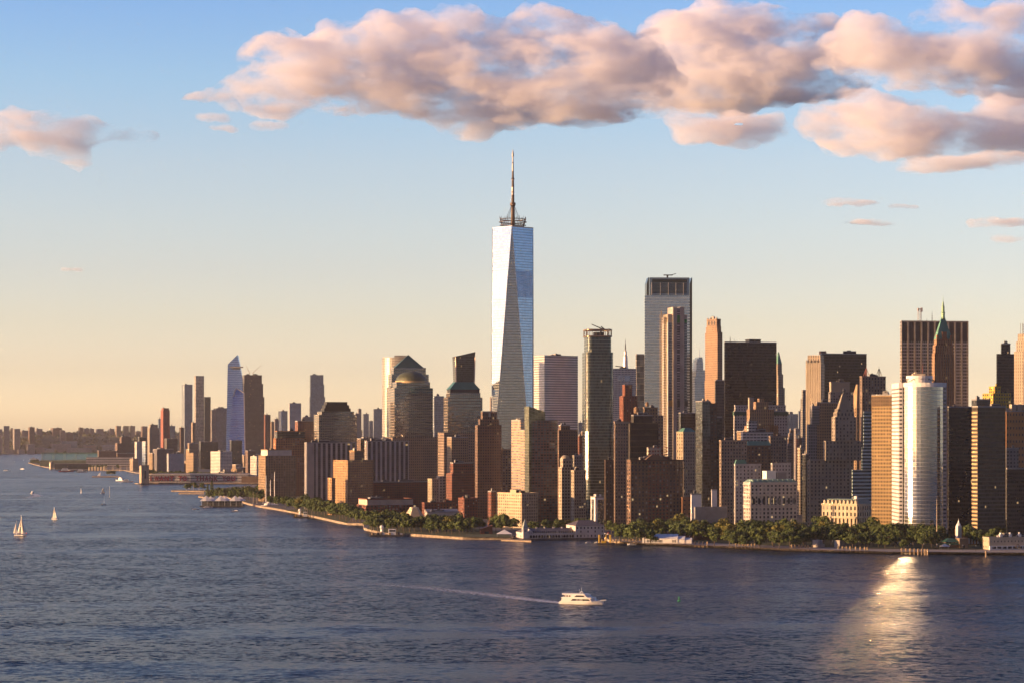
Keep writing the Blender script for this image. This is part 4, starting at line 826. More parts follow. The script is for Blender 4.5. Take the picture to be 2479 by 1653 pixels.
r, q = tower('office_building', 'bright yellow stepped building below the black square-topped tower', 2460, 24, [(2378, 2400, 2448, 976), (2379, 2404, 2447, 951), (2395, 2408, 2422, 937)], plain('mustard_yellow', (.55, .36, .05), .7), W(3.6, 3.4, .6, .55), plant=1)
r, q = tower('office_tower', 'black glass tower touching the right edge of the curved silver tower', 2150, 12, [(2294, 2297, 2354, 986)], [F_BLACK], plant=1, bayflr=(1.9, 3.9))
r, q = tower('office_tower', 'dark bronze tower with a gold-banded sunlit left side at the right end of the park', 2050, 24, [(2353, 2367, 2435, 985)], [F_BROWNG], plant=1, bayflr=(1.6, 3.7))
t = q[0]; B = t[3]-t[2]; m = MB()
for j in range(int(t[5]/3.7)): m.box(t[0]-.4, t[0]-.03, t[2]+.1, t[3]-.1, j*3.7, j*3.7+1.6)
m.build('sunlit_gold_bands', plain('sunlit_gold', (.48, .33, .17), .6), r)  # gold bands on the left face only, sunlight put into their colour
tower('office_building', 'low grey plant block seen between the two dark right-hand towers', 2330, 18, [(2352, 2364, 2398, 968)], F_DARKG, plant=2)
r, q = tower('office_building', 'orange brick building with arched top windows at the right edge', 2300, 12, [(2433, 2436, 2530, 996)], [facade('orange_brick_arched', (.42, .21, .085), (.06, .05, .045), 3.4, 7.0, .45, .35, rough=.2, wrough=.85)], plant=0)
t = q[0]
for k in range(5): m = MB(); m.box(t[0]+2+k*7, t[0]+7+k*7, t[2]+6, t[2]+12, t[5], t[5]+(8 if k else 4)); m.build('air_unit', CREAM, r)
tower('office_building', 'black office block low at the right edge behind the ferry building', 2080, 12, [(2436, 2438, 2540, 1135)], F_BLACK, plant=1)
tower('office_building', 'small grey-white block wedged under the orange brick building', 2180, 14, [(2434, 2436, 2466, 1086)], F_GRYP, plant=1)
# ------------------------------------------------------------------ front row behind the park
r, q = tower('office_building', 'small white building with two sunlit piers at the foot of the rounded glass tower', 2260, 34, [(1430, 1441, 1462, 1204)], [M_WHITE], plant=1)
t = q[0]; m = MB(); m.box(t[0]-.5, t[0]-.02, t[2]+2.5, t[2]+6, 2, t[5]-1.5); m.box(t[0]+3, t[1]-.5, t[2]-.3, t[2]-.02, 2, t[5]-2); m.build('window_strip', PANE, r)
m = MB()
for f in (.2, .7): m.box(t[0]+(t[1]-t[0])*f, t[0]+(t[1]-t[0])*f+1.4, t[2]+2, t[2]+3.4, t[5], t[5]+3.5)
m.build('chimney', M_WHITE, r)
r, q = tower('office_building', 'tall grey-tan old tower with a columned top, left of the netted dark tower', 2360, 22, [(1487, 1489, 1521, 1022)], PINKST, W(3.2, 3.7, .48, .58), plant=3)
t = q[0]; m = MB(); m.box(t[0]-1.0, t[1]+1.0, t[2]-1.1, t[2]+1, t[5]-1.2, t[5]+.4); m.box(t[0]-.9, t[1]+.9, t[2]-.9, t[2]+1, t[5]-16, t[5]-15); m.build('stone_cornice', LIME, r)
tower('office_building', 'thin brown shaded block left of the grey-tan old tower', 2400, 20, [(1464, 1466, 1490, 1115)], DKBROWN, W(3.4, 3.5, .45, .52), plant=1)
r, q = tower('office_building', 'dark tower wrapped in black scaffold netting', 2420, 22, [(1517, 1525, 1594, 1022), (1528, 1534, 1580, 1006)], F_NET, plant=3)
t = q[0]; m = MB()
for j in range(10): m.box(t[0]-.6, t[1]+.6, t[2]-.9, t[2]-.75, t[5]-j*6.5-1.2, t[5]-j*6.5)
m.build('scaffold_deck', plain('scaffold_boards', (.10, .075, .055), .9), r)
r, q = tower('office_building', 'tan setback building with a round water tank behind the netted dark tower', 2560, 20, [(1530, 1536, 1606, 1004), (1556, 1560, 1592, 988)], TAN, W(3.6, 3.6, .42, .52), plant=3)
water_tank(r, q[0][0]+5, q[0][2]+6, q[0][5], 3.2, 6); water_tank(r, q[1][0]+6, q[1][2]+6, q[1][5], 2, 4)
r, q = tower('office_building', 'broad brown brick building with a red centre and carved gable facing the park', 2250, 22, [(1518, 1527, 1653, 1115)], BROWN, W(4.1, 3.7, .5, .58), plant=4)
t = q[0]; A = t[1]-t[0]; m = MB()
m.box(t[0]-.9, t[1]+.9, t[2]-1.3, t[2]-.5, t[5]-.3, t[5]+1.2); m.box(t[0]-.7, t[1]+.7, t[2]-1.0, t[2]-.45, t[5]-8.5, t[5]-7.4); m.box(t[0]-.6, t[1]+.6, t[2]-.9, t[2]-.45, 13, 14); m.build('stone_cornice', DKBROWN, r)
m = MB(); pts = [(t[0]+A*.28, t[5]+1.2), (t[0]+A*.34, t[5]+4.2), (t[0]+A*.40, t[5]+6.5), (t[0]+A*.52, t[5]+6.5), (t[0]+A*.58, t[5]+4.2), (t[0]+A*.72, t[5]+1.2)]
m.face([(x, t[2]-.8, z) for x, z in pts][::-1]); m.face([(x, t[2]+2.5, z) for x, z in pts])
for a, b in zip(pts, pts[1:]): m.face([(a[0], t[2]-.8, a[1]), (b[0], t[2]-.8, b[1]), (b[0], t[2]+2.5, b[1]), (a[0], t[2]+2.5, a[1])][::-1])
m.build('carved_gable', BROWN, r)
m = MB()
for k in range(5):
    for j in range(22):
        x = t[0]+A*(.33+.085*k); m.box(x, x+2.0, t[2]-.42, t[2]-.30, 16+j*3.7*.93, 17.1+j*3.7*.93)
m.build('red_brick_panel', plain('deep_red_brick', (.26, .06, .035), .85), r)
tower('office_building', 'cream corner block among roofs between the netted tower and the brown gabled building', 2330, 24, [(1566, 1570, 1600, 1085)], F_CRMP, plant=2)
r, q = tower('office_building', 'cream tower with a green hip roof and a sunlit left face', 2460, 40, [(1638, 1654, 1686, 1047)], CREAM, W(3.4, 3.7, .46, .55), plant=0)
pyramid(r, q[0], q[0][5]+1.4, Z(1035, 2470)-GZ, M_COPPER, .45, 'hip_roof', ov=-.6)
tower('office_building', 'small plain orange block right of the brown gabled building', 2260, 20, [(1650, 1652, 1674, 1205)], ORANGE, W(5.5, 4.5, .35, .3), plant=0)
tower('office_building', 'dark glass block with a white grid behind the cream tower with the green hip roof', 2700, 18, [(1643, 1648, 1685, 1000)], F_DARKG, plant=1)
r, q = tower('hotel_tower', 'narrow smoked glass tower right of the cream green-roofed tower', 2400, 20, [(1684, 1700, 1720, 972)], [facade('smoked_blue_glass', (.05, .055, .06), (.11, .13, .14), 1.5, 3.4, .94, .8, metal=.6, rough=.07, wrough=.4, jit=.014, var=.5, lit=.003)], plant=1, bayflr=(1.5, 3.4))
r, q = tower('hotel_tower', 'brown brick strip with one lit window per floor, joined to the smoked glass tower', 2410, 20, [(1719, 1720, 1735, 978)], DKBROWN, W(4.0, 3.6, .5, .5, PANE_B), plant=0)
tower('office_building', 'black slot tower between the brown brick strip and the tan shaded block', 2480, 20, [(1733, 1734, 1748, 1010)], F_BLACK, plant=0)
r, q = tower('museum_building', 'windowless white podium under the smoked glass tower', 2170, 14, [(1672, 1674, 1698, 1197)], M_WHITE, plant=1)
tower('museum_building', 'long low grey slab podium behind the park trees', 2160, 12, [(1680, 1683, 1760, 1229)], plain('podium_grey', (.24, .23, .22), .8), plant=0)
tower('museum_building', 'white upright slab wall beside the low grey podium', 2200, 14, [(1722, 1723, 1736, 1186)], M_WHITE, plant=0)
r, q = tower('office_building', 'shaded tan block with pale floor lines left of the white mansard building', 2360, 20, [(1742, 1746, 1808, 1067)], plain('grey_tan_stone', (.27, .215, .17), .85), W(3.4, 3.6, .5, .52), plant=3)  # one even greyish tan for the stone
r, q = tower('office_building', 'brown block with a rounded green copper mansard right of the shaded tan block', 2420, 20, [(1804, 1810, 1866, 1080)], BROWN, W(3.8, 3.6, .45, .52), plant=0)
t = q[0]; m = MB(); A, B = t[1]-t[0], t[3]-t[2]; p0 = [(t[0]-.3, t[2]-.3), (t[1]+.3, t[2]-.3), (t[1]+.3, t[3]), (t[0]-.3, t[3])]; p1 = [(t[0]+1.5, t[2]+1.5), (t[1]-1.5, t[2]+1.5), (t[1]-1.5, t[3]-1.5), (t[0]+1.5, t[3]-1.5)]
m.frustum(p0, t[5]+1.3, p1, Z(1067, 2425)-GZ); m.build('mansard_roof', M_COPPER, r)
tower('office_building', 'tall grey-brown block with a dark dome-like tank right of the rounded green mansard', 2450, 18, [(1862, 1865, 1904, 1057)], plain('grey_brown_stone', (.24, .19, .155), .85), W(3.4, 3.6, .48, .55), plant=2)
tower('office_building', 'white rooftop block with a black billboard-like louvre under the art deco tower', 2500, 16, [(1794, 1798, 1872, 1047)], F_WHTP, plant=3)
r, q = tower('office_building', 'left white wing with a green copper roof of the U-shaped stone block', 2260, 22, [(1778, 1780, 1842, 1125)], [plain('grey_white_stone', (.44, .42, .40), .8)], W(4.2, 3.8, .38, .52), plant=1)  # one even greyish white for the stone
pyramid(r, (q[0][0], q[0][0]+13, q[0][2], q[0][3]), q[0][5]+1.4, Z(1112, 2265)-GZ, M_COPPER, .75, 'copper_roof', ov=.2)
tower('office_building', 'right white wing of the U-shaped stone block', 2265, 22, [(1867, 1870, 1914, 1123)], [plain('grey_white_stone', (.44, .42, .40), .8)], W(3.8, 3.8, .42, .52), plant=1)
r, q = tower('office_building', 'white stone building with a green mansard roof and arched windows, centre of the park front', 2150, 18, [(1801, 1817, 1929, 1170)], [plain('pale_granite', (.48, .43, .385), .75)], W(4.0, 3.9, .5, .6), plant=0, relf=.45)
t = q[0]; A = t[1]-t[0]; p0 = [(t[0]-.5, t[2]-.5), (t[1]+.5, t[2]-.5), (t[1]+.5, t[3]), (t[0]-.5, t[3])]; p1 = [(t[0]+3, t[2]+3), (t[1]-3, t[2]+3), (t[1]-3, t[3]-3), (t[0]+3, t[3]-3)]; z = t[5]+1.3; zt = Z(1159, 2155)-GZ
m = MB(); m.frustum(p0, z, p1, zt); mr = m.build('mansard_roof', plain('pale_green_copper', (.19, .29, .24), .65), r)
for k in range(9):
    m = MB(); x = t[0]+A*(k+.6)/9.2; m.box(x-1, x+1, t[2]-.4, t[2]+2.5, z+.1, z+2.6); m.build('dormer', plain('pale_green_copper', (.19, .29, .24), .65), mr)
m = MB()
for zz in (t[5]*.985, t[5]*.80, t[5]*.60): m.box(t[0]-.95, t[1]+.95, t[2]-1.2, t[2]-.55, zz-.5, zz+.5); m.box(t[0]-1.2, t[0]-.55, t[2]-.54, t[3], zz-.49, zz+.49)
m.build('stone_cornice', plain('pale_granite', (.48, .43, .385), .75), r)
for k in range(9):
    m = MB(); x = t[0]+A*(k+.6)/9.2; z0 = t[5]*.63; w2 = 1.5; pts = [(x-w2, z0), (x+w2, z0), (x+w2, z0+4.5)]+[(x+w2*math.cos(a*math.pi/6), z0+4.5+w2*math.sin(a*math.pi/6)) for a in range(1, 6)]+[(x-w2, z0+4.5)]
    m.face([(px, t[2]-.62, pz) for px, pz in pts]); m.face([(px, t[2]-.50, pz) for px, pz in reversed(pts)])
    for a, b in zip(pts, pts[1:]+pts[:1]): m.face([(a[0], t[2]-.62, a[1]), (a[0], t[2]-.50, a[1]), (b[0], t[2]-.50, b[1]), (b[0], t[2]-.62, b[1])])
    m.build('arched_window', PANE_D, r)
m = MB(); m.box(t[0]+A*.42, t[0]+A*.62, t[2]+8, t[2]+18, zt-1, zt+8); m.build('penthouse', M_WHITE, r)
m = MB(); m.box(t[0]+A*.66, t[0]+A*.86, t[2]+10, t[2]+20, zt-1, zt+6.5); m.build('penthouse', GREYST, r)
# custom house: corner block with columns
r, q = tower('customs_house', 'ornate stone customs house with tall columns and a dormered roof, one face in gold sun', 2210, 50, [(1990, 2075, 2114, 1222)], [plain('customs_stone', (.47, .40, .29), .75)], W(4.6, 6.5, .44, .6, PANE_D), cat='public building', plant=0)
t = q[0]; z = t[5]; m = MB(); B, A = t[3]-t[2], t[1]-t[0]
p0 = [(t[0]+1, t[2]+1), (t[1]-1, t[2]+1), (t[1]-1, t[3]-1), (t[0]+1, t[3]-1)]; p1 = [(t[0]+4, t[2]+4), (t[1]-4, t[2]+4), (t[1]-4, t[3]-4), (t[0]+4, t[3]-4)]
m.frustum(p0, z+.5, p1, z+6); mr = m.build('mansard_roof', plain('slate_green', (.10, .15, .125), .6), r)
for k in range(9):
    y = t[2]+B*(k+.5)/9; m = MB(); m.tube((t[0]-1.3, y, 3), (t[0]-1.3, y, 17.5), .75, .62, 8); m.build('column', plain('customs_stone', (.47, .40, .29), .75), r)
    m = MB(); m.box(t[0]+.6, t[0]+3.6, y-1.1, y+1.1, z+.6, z+3.9); m.frustum([(t[0]+.6, y-1.3), (t[0]+3.6, y-1.3), (t[0]+3.6, y+1.3), (t[0]+.6, y+1.3)], z+3.9, [(t[0]+.6, y-.05), (t[0]+3.6, y-.05), (t[0]+3.6, y+.05), (t[0]+.6, y+.05)], z+5.0); m.build('dormer', plain('customs_stone', (.47, .40, .29), .75), mr)
m = MB(); m.box(t[0]-2.3, t[0]-.5, t[2]-.6, t[3]+.6, 17.6, 19.3); m.box(t[0]-.5, t[1]+.6, t[2]-1.5, t[2]-.5, 17.7, 19.2); m.box(t[0]-1.3, t[0]-.5, t[2]-.5, t[3]+.4, z-.4, z+.9); m.build('stone_cornice', plain('customs_stone', (.47, .40, .29), .75), r)
m = MB(); m.box(t[0]+7, t[0]+10, t[2]+5, t[2]+8, z+5, z+9); m.build('chimney', M_WHITE, r)
# ------------------------------------------------------------------ midtown cluster far behind the left waterfront
tower('residential_tower', 'rounded dark glass tower, left of the two tall far towers', 7500, 20, [(440, 447, 466, 930)], F_FARBLUE, plant=1, parapet=False)
tower('residential_tower', 'tan glass tower with a sun glint near its top beside the rounded dark tower', 7600, 22, [(470, 474, 494, 909)], facade('tan_mirror', (.34, .28, .24), (.42, .36, .32), 4, 5, .9, .8, metal=.7, rough=.14), plant=0, parapet=False)
tower('office_tower', 'plain dark far tower half hidden by the glinting tan tower', 7900, 22, [(492, 495, 510, 960)], F_DARKG, plant=0, parapet=False)
tower('office_tower', 'grey far block left of the blue shard-topped tower', 8100, 22, [(510, 512, 524, 991)], F_FARGREY, plant=1, parapet=False)
tower('office_tower', 'wide pale grey far block touching the blue shard-topped tower', 8200, 22, [(520, 523, 550, 987)], F_FARBLUE, plant=2, parapet=False)
def shards():
    def shard(D, pts_b, pts_t, depth, label, lean=2):
        k = D/FPX; xm = sum(pts_b)/2
        root = thing('skyscraper', label, 'skyscraper', (X(xm, D), D, GZ), 0)
        xb0, xb1 = (pts_b[0]-xm)*k, (pts_b[1]-xm)*k; f = [((px-xm)*k, Z(py, D)-GZ) for px, py in pts_t]
        m = MB(); front = [(xb0, -2, 0), (xb1, 4, 0)]+[(x, lean*z/300, z) for x, z in f]; back = [(x*.86+3, depth, z*(.995 if z else 1)) for x, y, z in front]
        uv = lambda q: [(p[0]-xb0, p[2]) for p in q]
        m.face(front, 0, uv(front)); m.face(back[::-1], 0, uv(back[::-1])); n = len(front)
        for i in range(n):
            j = (i+1) % n; q = [front[j], front[i], back[i], back[j]]; m.face(q, 0, [(p[1], p[2]) for p in q])
        m.build('glass_facade', [F_HYBLUE], root); return root, k, xm
    r, k, xm = shard(7900, (547, 592), ((585, 914), (572, 858), (549, 881)), 45, 'tall blue glass tower with a slanted shard top and a jutting right-hand deck', lean=22)
    z = Z(890, 7900)-GZ; m = MB()
    m.face([((556-xm)*k, -2, z), ((590.5-xm)*k, -20, z+1), ((583-xm)*k, 12, z)]); m.face([((556-xm)*k, -2, z+4), ((590.5-xm)*k, -20, z+4.5), ((583-xm)*k, 12, z+4)][::-1])
    A = [((556-xm)*k, -2), ((590.5-xm)*k, -20), ((583-xm)*k, 12)]
    for i in range(3):
        a, b = A[i], A[(i+1) % 3]; m.face([(*a, z), (*b, z), (*b, z+4.2), (*a, z+4.2)])
    m.build('observation_deck', M_DARKMETAL, r)
    r, k, xm = shard(7600, (549, 594), ((588, 950), (586, 949), (569, 939), (561.5, 959)), 40, 'shorter blue glass tower with a slanted cut top in front of the shard-topped tower', lean=40)
    q = [((561.5-xm)*k, Z(959, 7600)-GZ), ((569-xm)*k, Z(938, 7600)-GZ), ((588-xm)*k, Z(950, 7600)-GZ), ((594-xm)*k, 0)]
    m = MB()
    for a, b in zip(q, q[1:]): m.tube((a[0], 40*a[1]/300-1.5, a[1]), (b[0], 40*b[1]/300-1.5, b[1]), 1.8, n=4)
    m.build('pale_edge_trim', plain('pale_edge', (.62, .50, .40), .35, .6), r)  # pale tubes along the slanted top and right edge
    r, q = tower('office_tower', 'dark unfinished tower with cranes beside the blue shard-topped tower', 7950, 20, [(588, 591, 640, 960), (588, 591, 637, 928), (589, 592, 634, 907)], F_CONSTR, plant=3, parapet=False)
    t = q[-1]
    for fx, lx in ((.35, -13), (.55, 30)):
        m = MB(); x = t[0]+(t[1]-t[0])*fx; m.tube((x, 10, t[5]), (x, 10, t[5]+9), 1.0, n=4); m.tube((x, 10, t[5]+8), (x+lx, 10, t[5]+36), .8, .4, n=4); m.build('tower_crane', plain('crane_orange', (.42, .2, .1), .6), r)
shards()
for xl, xc, xr, yt, D, st, lb in [
    (639, 642, 655, 1003, 7800, F_REDP, 'reddish unfinished far block right of the dark crane tower'), (655, 657, 664, 1020, 7900, F_FARTAN, 'small tan far block between the reddish block and the grey twin-topped tower'),
    (663, 666, 675, 1013, 8000, F_FARGREY, 'small grey far block left of the grey twin-topped tower'), (674, 683, 696, 994, 7600, F_FARBLUE, 'grey twin-topped far tower left of the white gridded far tower'),
    (699, 701, 729, 975, 6400, F_WGRID, 'white gridded far tower with a small cap, left of the grey mirror slab'), (731, 734, 762, 1008, 6500, F_GRYP, 'low grey far block at the foot of the grey mirror slab'),
    (859, 861, 868, 1000, 8200, F_FARGREY, 'pale notched far tower right of the stepped black crown'), (866, 868, 875, 989, 8250, F_FARGREY, 'thin pale far tower joined to the notched one'),
    (877, 880, 893, 1001, 8100, F_FARBLUE, 'dark blue-grey far tower in the middle of the hazy gap'), (892, 894, 903, 1018, 8300, F_FARBLUE, 'smallest far tower in the hazy gap left of the curved slab'),
    (903, 905, 926, 989, 7900, F_FARBLUE, 'broad blue-grey far tower just left of the bright curved slab'), (1049, 1051, 1075, 958, 4600, F_FARBLUE, 'grey flat slab between the copper dome and the teal hip roof'),
    (1178, 1180, 1196, 1000, 5200, F_FARBLUE, 'low blue-grey block just left of the tallest tower'), (1186, 1188, 1192, 960, 6500, F_FARTAN, 'pale pencil-thin far tower left of the tallest tower'),
    (1398, 1400, 1414, 1022, 5200, F_FARBLUE, 'hazy blue block in the gap left of the rounded glass tower'), (1398, 1401, 1410, 1050, 4300, F_WGRID, 'small white block under the hazy blue one, left of the rounded glass tower'),
    (1903, 1906, 1934, 1001, 5200, F_FARBLUE, 'hazy blue block closing the street canyon right of the cornice block'), (1932, 1934, 1941, 994, 5000, F_FARBLUE, 'narrow hazy blue tower at the right side of the street canyon'),
    (407, 410, 424, 1030, 8300, F_FARBLUE, 'hazy block right of the red crane tower'), (382, 384, 392, 1013, 8200, F_HYBLUE, 'pale far slab just left of the red crane tower'),
    (434, 437, 446, 1034, 6900, F_FARBRN, 'small brown block at the foot of the rounded dark glass tower'), (463, 466, 474, 1022, 7000, F_FARTAN, 'small tan block between the two tall far towers')]:
    tower('far_tower' if D > 6000 else 'office_tower', lb, D, 18, [(xl, xc, xr, yt)], st, plant=1, parapet=False, cat='office tower')
r, q = tower('office_tower', 'grey mirror slab with tapering sides standing alone in the far gap', 7000, 12, [(749, 751, 787, 960), (750, 752, 785, 930), (750, 752, 783, 907)], F_FARBLUE, plant=1, parapet=False)
# nearer chelsea and village buildings
r, q = tower('apartment_tower', 'red half-built tower, tallest of the left waterfront', 6900, 24, [(389, 395, 411, 992), (391, 396, 409, 987)], facade('red_netted_floors', (.36, .10, .06), (.10, .06, .05), 4, 4, .7, .6, rough=.5, wrough=.85), plant=1, parapet=False, cat='apartment tower')
tower('apartment_tower', 'ribbed tan and dark tower left of the red half-built tower', 6600, 20, [(357, 362, 386, 1035), (361, 364, 382, 1027)], F_LIMEV, plant=1, parapet=False, cat='apartment tower')
tower('apartment_building', 'white banded block left of the ribbed tan tower', 6500, 24, [(326, 331, 351, 1069)], F_WHTP, plant=0, cat='apartment building')
tower('apartment_building', 'dark louvred cap block behind the white banded block', 6700, 20, [(334, 337, 354, 1058)], F_DARKG, plant=0, cat='apartment building')
tower('apartment_building', 'narrow pale glass block between the white banded block and the ribbed tan tower', 6450, 40, [(344, 352, 357, 1068)], F_HYBLUE, plant=0, cat='apartment building')
tower('terminal_building', 'big stepped brown terminal building above the green netting', 7300, 22, [(278, 284, 330, 1072), (290, 294, 318, 1057)], F_FARBRN, plant=3, cat='warehouse', parapet=False)
tower('terminal_building', 'long low brown wing left of the stepped terminal', 7100, 12, [(236, 239, 284, 1091)], F_FARBRN, plant=2, cat='warehouse')
tower('terminal_building', 'long low brown wing under the stepped terminal', 7000, 12, [(282, 284, 327, 1097)], F_FARBRN, plant=1, cat='warehouse')
tower('industrial_building', 'orange brick shed with a black slatted side behind the pier tower', 5900, 30, [(370, 380, 420, 1087)], [plain('slatted_black', (.10, .09, .095), .7)], plant=2, cat='warehouse')
tower('apartment_building', 'plain gold slab left of the orange brick shed', 5800, 45, [(361, 369, 373, 1097)], F_TANP, plant=0, cat='apartment building')
tower('office_building', 'dark blue-black block behind the low quarter under the shard towers', 6300, 20, [(556, 560, 586, 1066)], F_DARKG, plant=1)
tower('office_building', 'broad dark glass block left of the dark blue-black block', 6500, 20, [(482, 486, 528, 1069)], F_DARKG, plant=2)
tower('office_building', 'tan loft block with big openings above the low quarter', 6000, 26, [(454, 458, 480, 1073)], F_TANP, plant=3)
tower('office_building', 'slanted dark lattice block right of the ribbed tan tower', 6400, 24, [(398, 404, 430, 1062)], F_CONSTR, plant=1)
tower('apartment_building', 'gold-lit slab of flats in the low quarter behind the lettered pier', 5250, 46, [(450, 468, 476, 1095), (450, 458, 462, 1088)], F_TANP, plant=0, cat='apartment building')
tower('apartment_building', 'white and green glass block of flats, twin front columns, behind the lettered pier', 5100, 40, [(510, 533, 562, 1093)], F_WHTP, plant=2, cat='apartment building')
tower('apartment_building', 'white balconied block beside the tan punched-window block', 4700, 46, [(606, 621, 628, 1105)], F_WHTP, plant=1, cat='apartment building')
tower('office_building', 'dark brick block behind the white balconied block', 4950, 30, [(594, 600, 618, 1091)], F_BRNP, plant=1)
tower('garage_building', 'pale metal-roofed depot at the left end of the low quarter', 5500, 24, [(404, 408, 446, 1098)], plain('depot_grey', (.33, .33, .34), .6), plant=2, cat='warehouse')
rd = random.Random(21)
def xmin(D):
    pts = [(4850, 605), (5100, 530), (5565, 425), (5920, 338), (6360, 306), (7200, 300), (8500, 330)]
    for (d0, x0), (d1, x1) in zip(pts, pts[1:]):
        if D <= d1: return x0+(x1-x0)*max(0, (D-d0)/(d1-d0))
    return 330
MARK = [(360, 'banded block'), (400, 'red half-built tower'), (455, 'rounded dark glass tower'), (482, 'glinting tan tower'), (535, 'shard towers'), (612, 'dark crane tower'), (680, 'tan punched-window block'), (714, 'white gridded far tower'), (768, 'grey mirror slab'), (815, 'stepped black crown'), (890, 'second striped slab'), (950, 'bright curved slab'), (1000, 'copper dome'), (1060, 'teal hip roof'), (1120, 'teal hip roof'), (1180, 'dark red brick tower'), (1240, 'tallest tower'), (1310, 'glass-cornered tower'), (1350, 'white-banded tower'), (1405, 'rounded glass tower'), (1470, 'white gridded tower'), (1550, 'netted dark tower'), (1615, 'broad glass tower'), (1690, 'smoked glass tower'), (1760, 'black steel slab'), (1840, 'brown art deco tower'), (1900, 'tall grey-brown block'), (1960, 'ribbed limestone tower'), (2040, 'grey stone tower'), (2110, 'red-bay brown tower'), (2160, 'gold grid slab'), (2230, 'curved silver tower'), (2320, 'copper-spired skyscraper'), (2400, 'yellow building'), (2460, 'cream edge tower')]
near = lambda px: min(MARK, key=lambda q: abs(q[0]-px))[1]
TONE = {'F_FARTAN': 'tan', 'F_FARBRN': 'brown', 'F_CRMP': 'cream', 'F_REDP': 'red brick', 'F_TANP': 'gold-tan', 'F_GRYP': 'grey', 'F_WHTP': 'white', 'F_BRNP': 'dark brown', 'F_FARGREY': 'pale grey', 'F_DARKG': 'dark glass', 'F_FARBLUE': 'blue-grey'}
for k in range(150):                                     # low quarter on the left
    D = 4850+ (rd.random()**1.8)*2900; x0 = xmin(D); px = rd.uniform(x0+2, 760 if D < 5600 else 1000)
    st = rd.choice(['F_FARTAN', 'F_FARBRN', 'F_CRMP', 'F_REDP', 'F_TANP', 'F_GRYP', 'F_BRNP', 'F_FARTAN', 'F_WHTP'])
    wd = rd.uniform(13, 32)*FPX/D; h = rd.uniform(10, 26) if D < 5600 else rd.uniform(14, 46)
    sp = rd.uniform(.3, .6); ang = rd.uniform(24, 44)
    tower('lowrise_building', '%s low-rise of the crowded quarter by the %s' % (TONE[st], near(px)), D, ang, [(px-wd*sp, px, px+wd*(1-sp), YH+(HC-GZ-h)*FPX/D)], globals()[st], plant=rd.choice([0, 1, 1, 2]), cat='building', group='low blocks of the crowded quarter on the left', parapet=rd.random() < .5, seed=k)
for k in range(84):                                     # mid-rise infill between and behind the towers
    D = rd.uniform(2900, 5200) if k > 30 else rd.uniform(2650, 3400); px = rd.uniform(820, 2440) if k > 30 else rd.uniform(1360, 2440)
    if 1902 < px < 1944 and D < 4800: continue
    st = rd.choice(['F_BRNP', 'F_GRYP', 'F_TANP', 'F_DARKG', 'F_REDP', 'F_CRMP', 'F_FARBLUE' if D > 3800 else 'F_BRNP'])
    yt = rd.uniform(1040, 1118) if D < 3500 else rd.uniform(1024, 1085); wd = rd.uniform(24, 48)*FPX/D
    if px+wd > 1896 and px-wd < 1950 and D < 4800: continue
    if px < 1010: yt = max(yt, 1062)
    sp = rd.uniform(.12, .4)
    tower('midrise_building', '%s mid-rise block glimpsed behind the %s' % (TONE[st], near(px)), D, rd.uniform(14, 32), [(px-wd*sp, px, px+wd*(1-sp), yt)], globals()[st], plant=rd.choice([1, 2, 3]), cat='building', group='mid-rise blocks filling the streets between the towers', seed=200+k)
# street canyon right of the white mansard building
for k, (xl, xc, xr, yt, D, st, tn) in enumerate([(1904, 1908, 1916, 1075, 2750, F_GRYP, 'grey'), (1905, 1909, 1917, 1062, 3100, F_BRNP, 'brown'), (1908, 1911, 1918, 1050, 3600, F_FARTAN, 'tan'), (1911, 1914, 1921, 1040, 4300, F_FARBRN, 'russet'), (1930, 1937, 1948, 1085, 2800, F_CRMP, 'cream'), (1928, 1934, 1944, 1060, 3300, F_REDP, 'red brick'), (1926, 1931, 1940, 1052, 3900, F_FARTAN, 'pale tan'), (1922, 1926, 1934, 1038, 4600, F_FARGREY, 'pale grey'), (1942, 1950, 1958, 1100, 2560, F_DARKG, 'dark glass')]):
    tower('midrise_building', '%s block lining the %s side of the street canyon with the traffic' % (tn, 'left' if k < 4 else 'right'), D, 26, [(xl, xc, xr, yt)], st, plant=1, cat='building', group='blocks lining the street canyon')
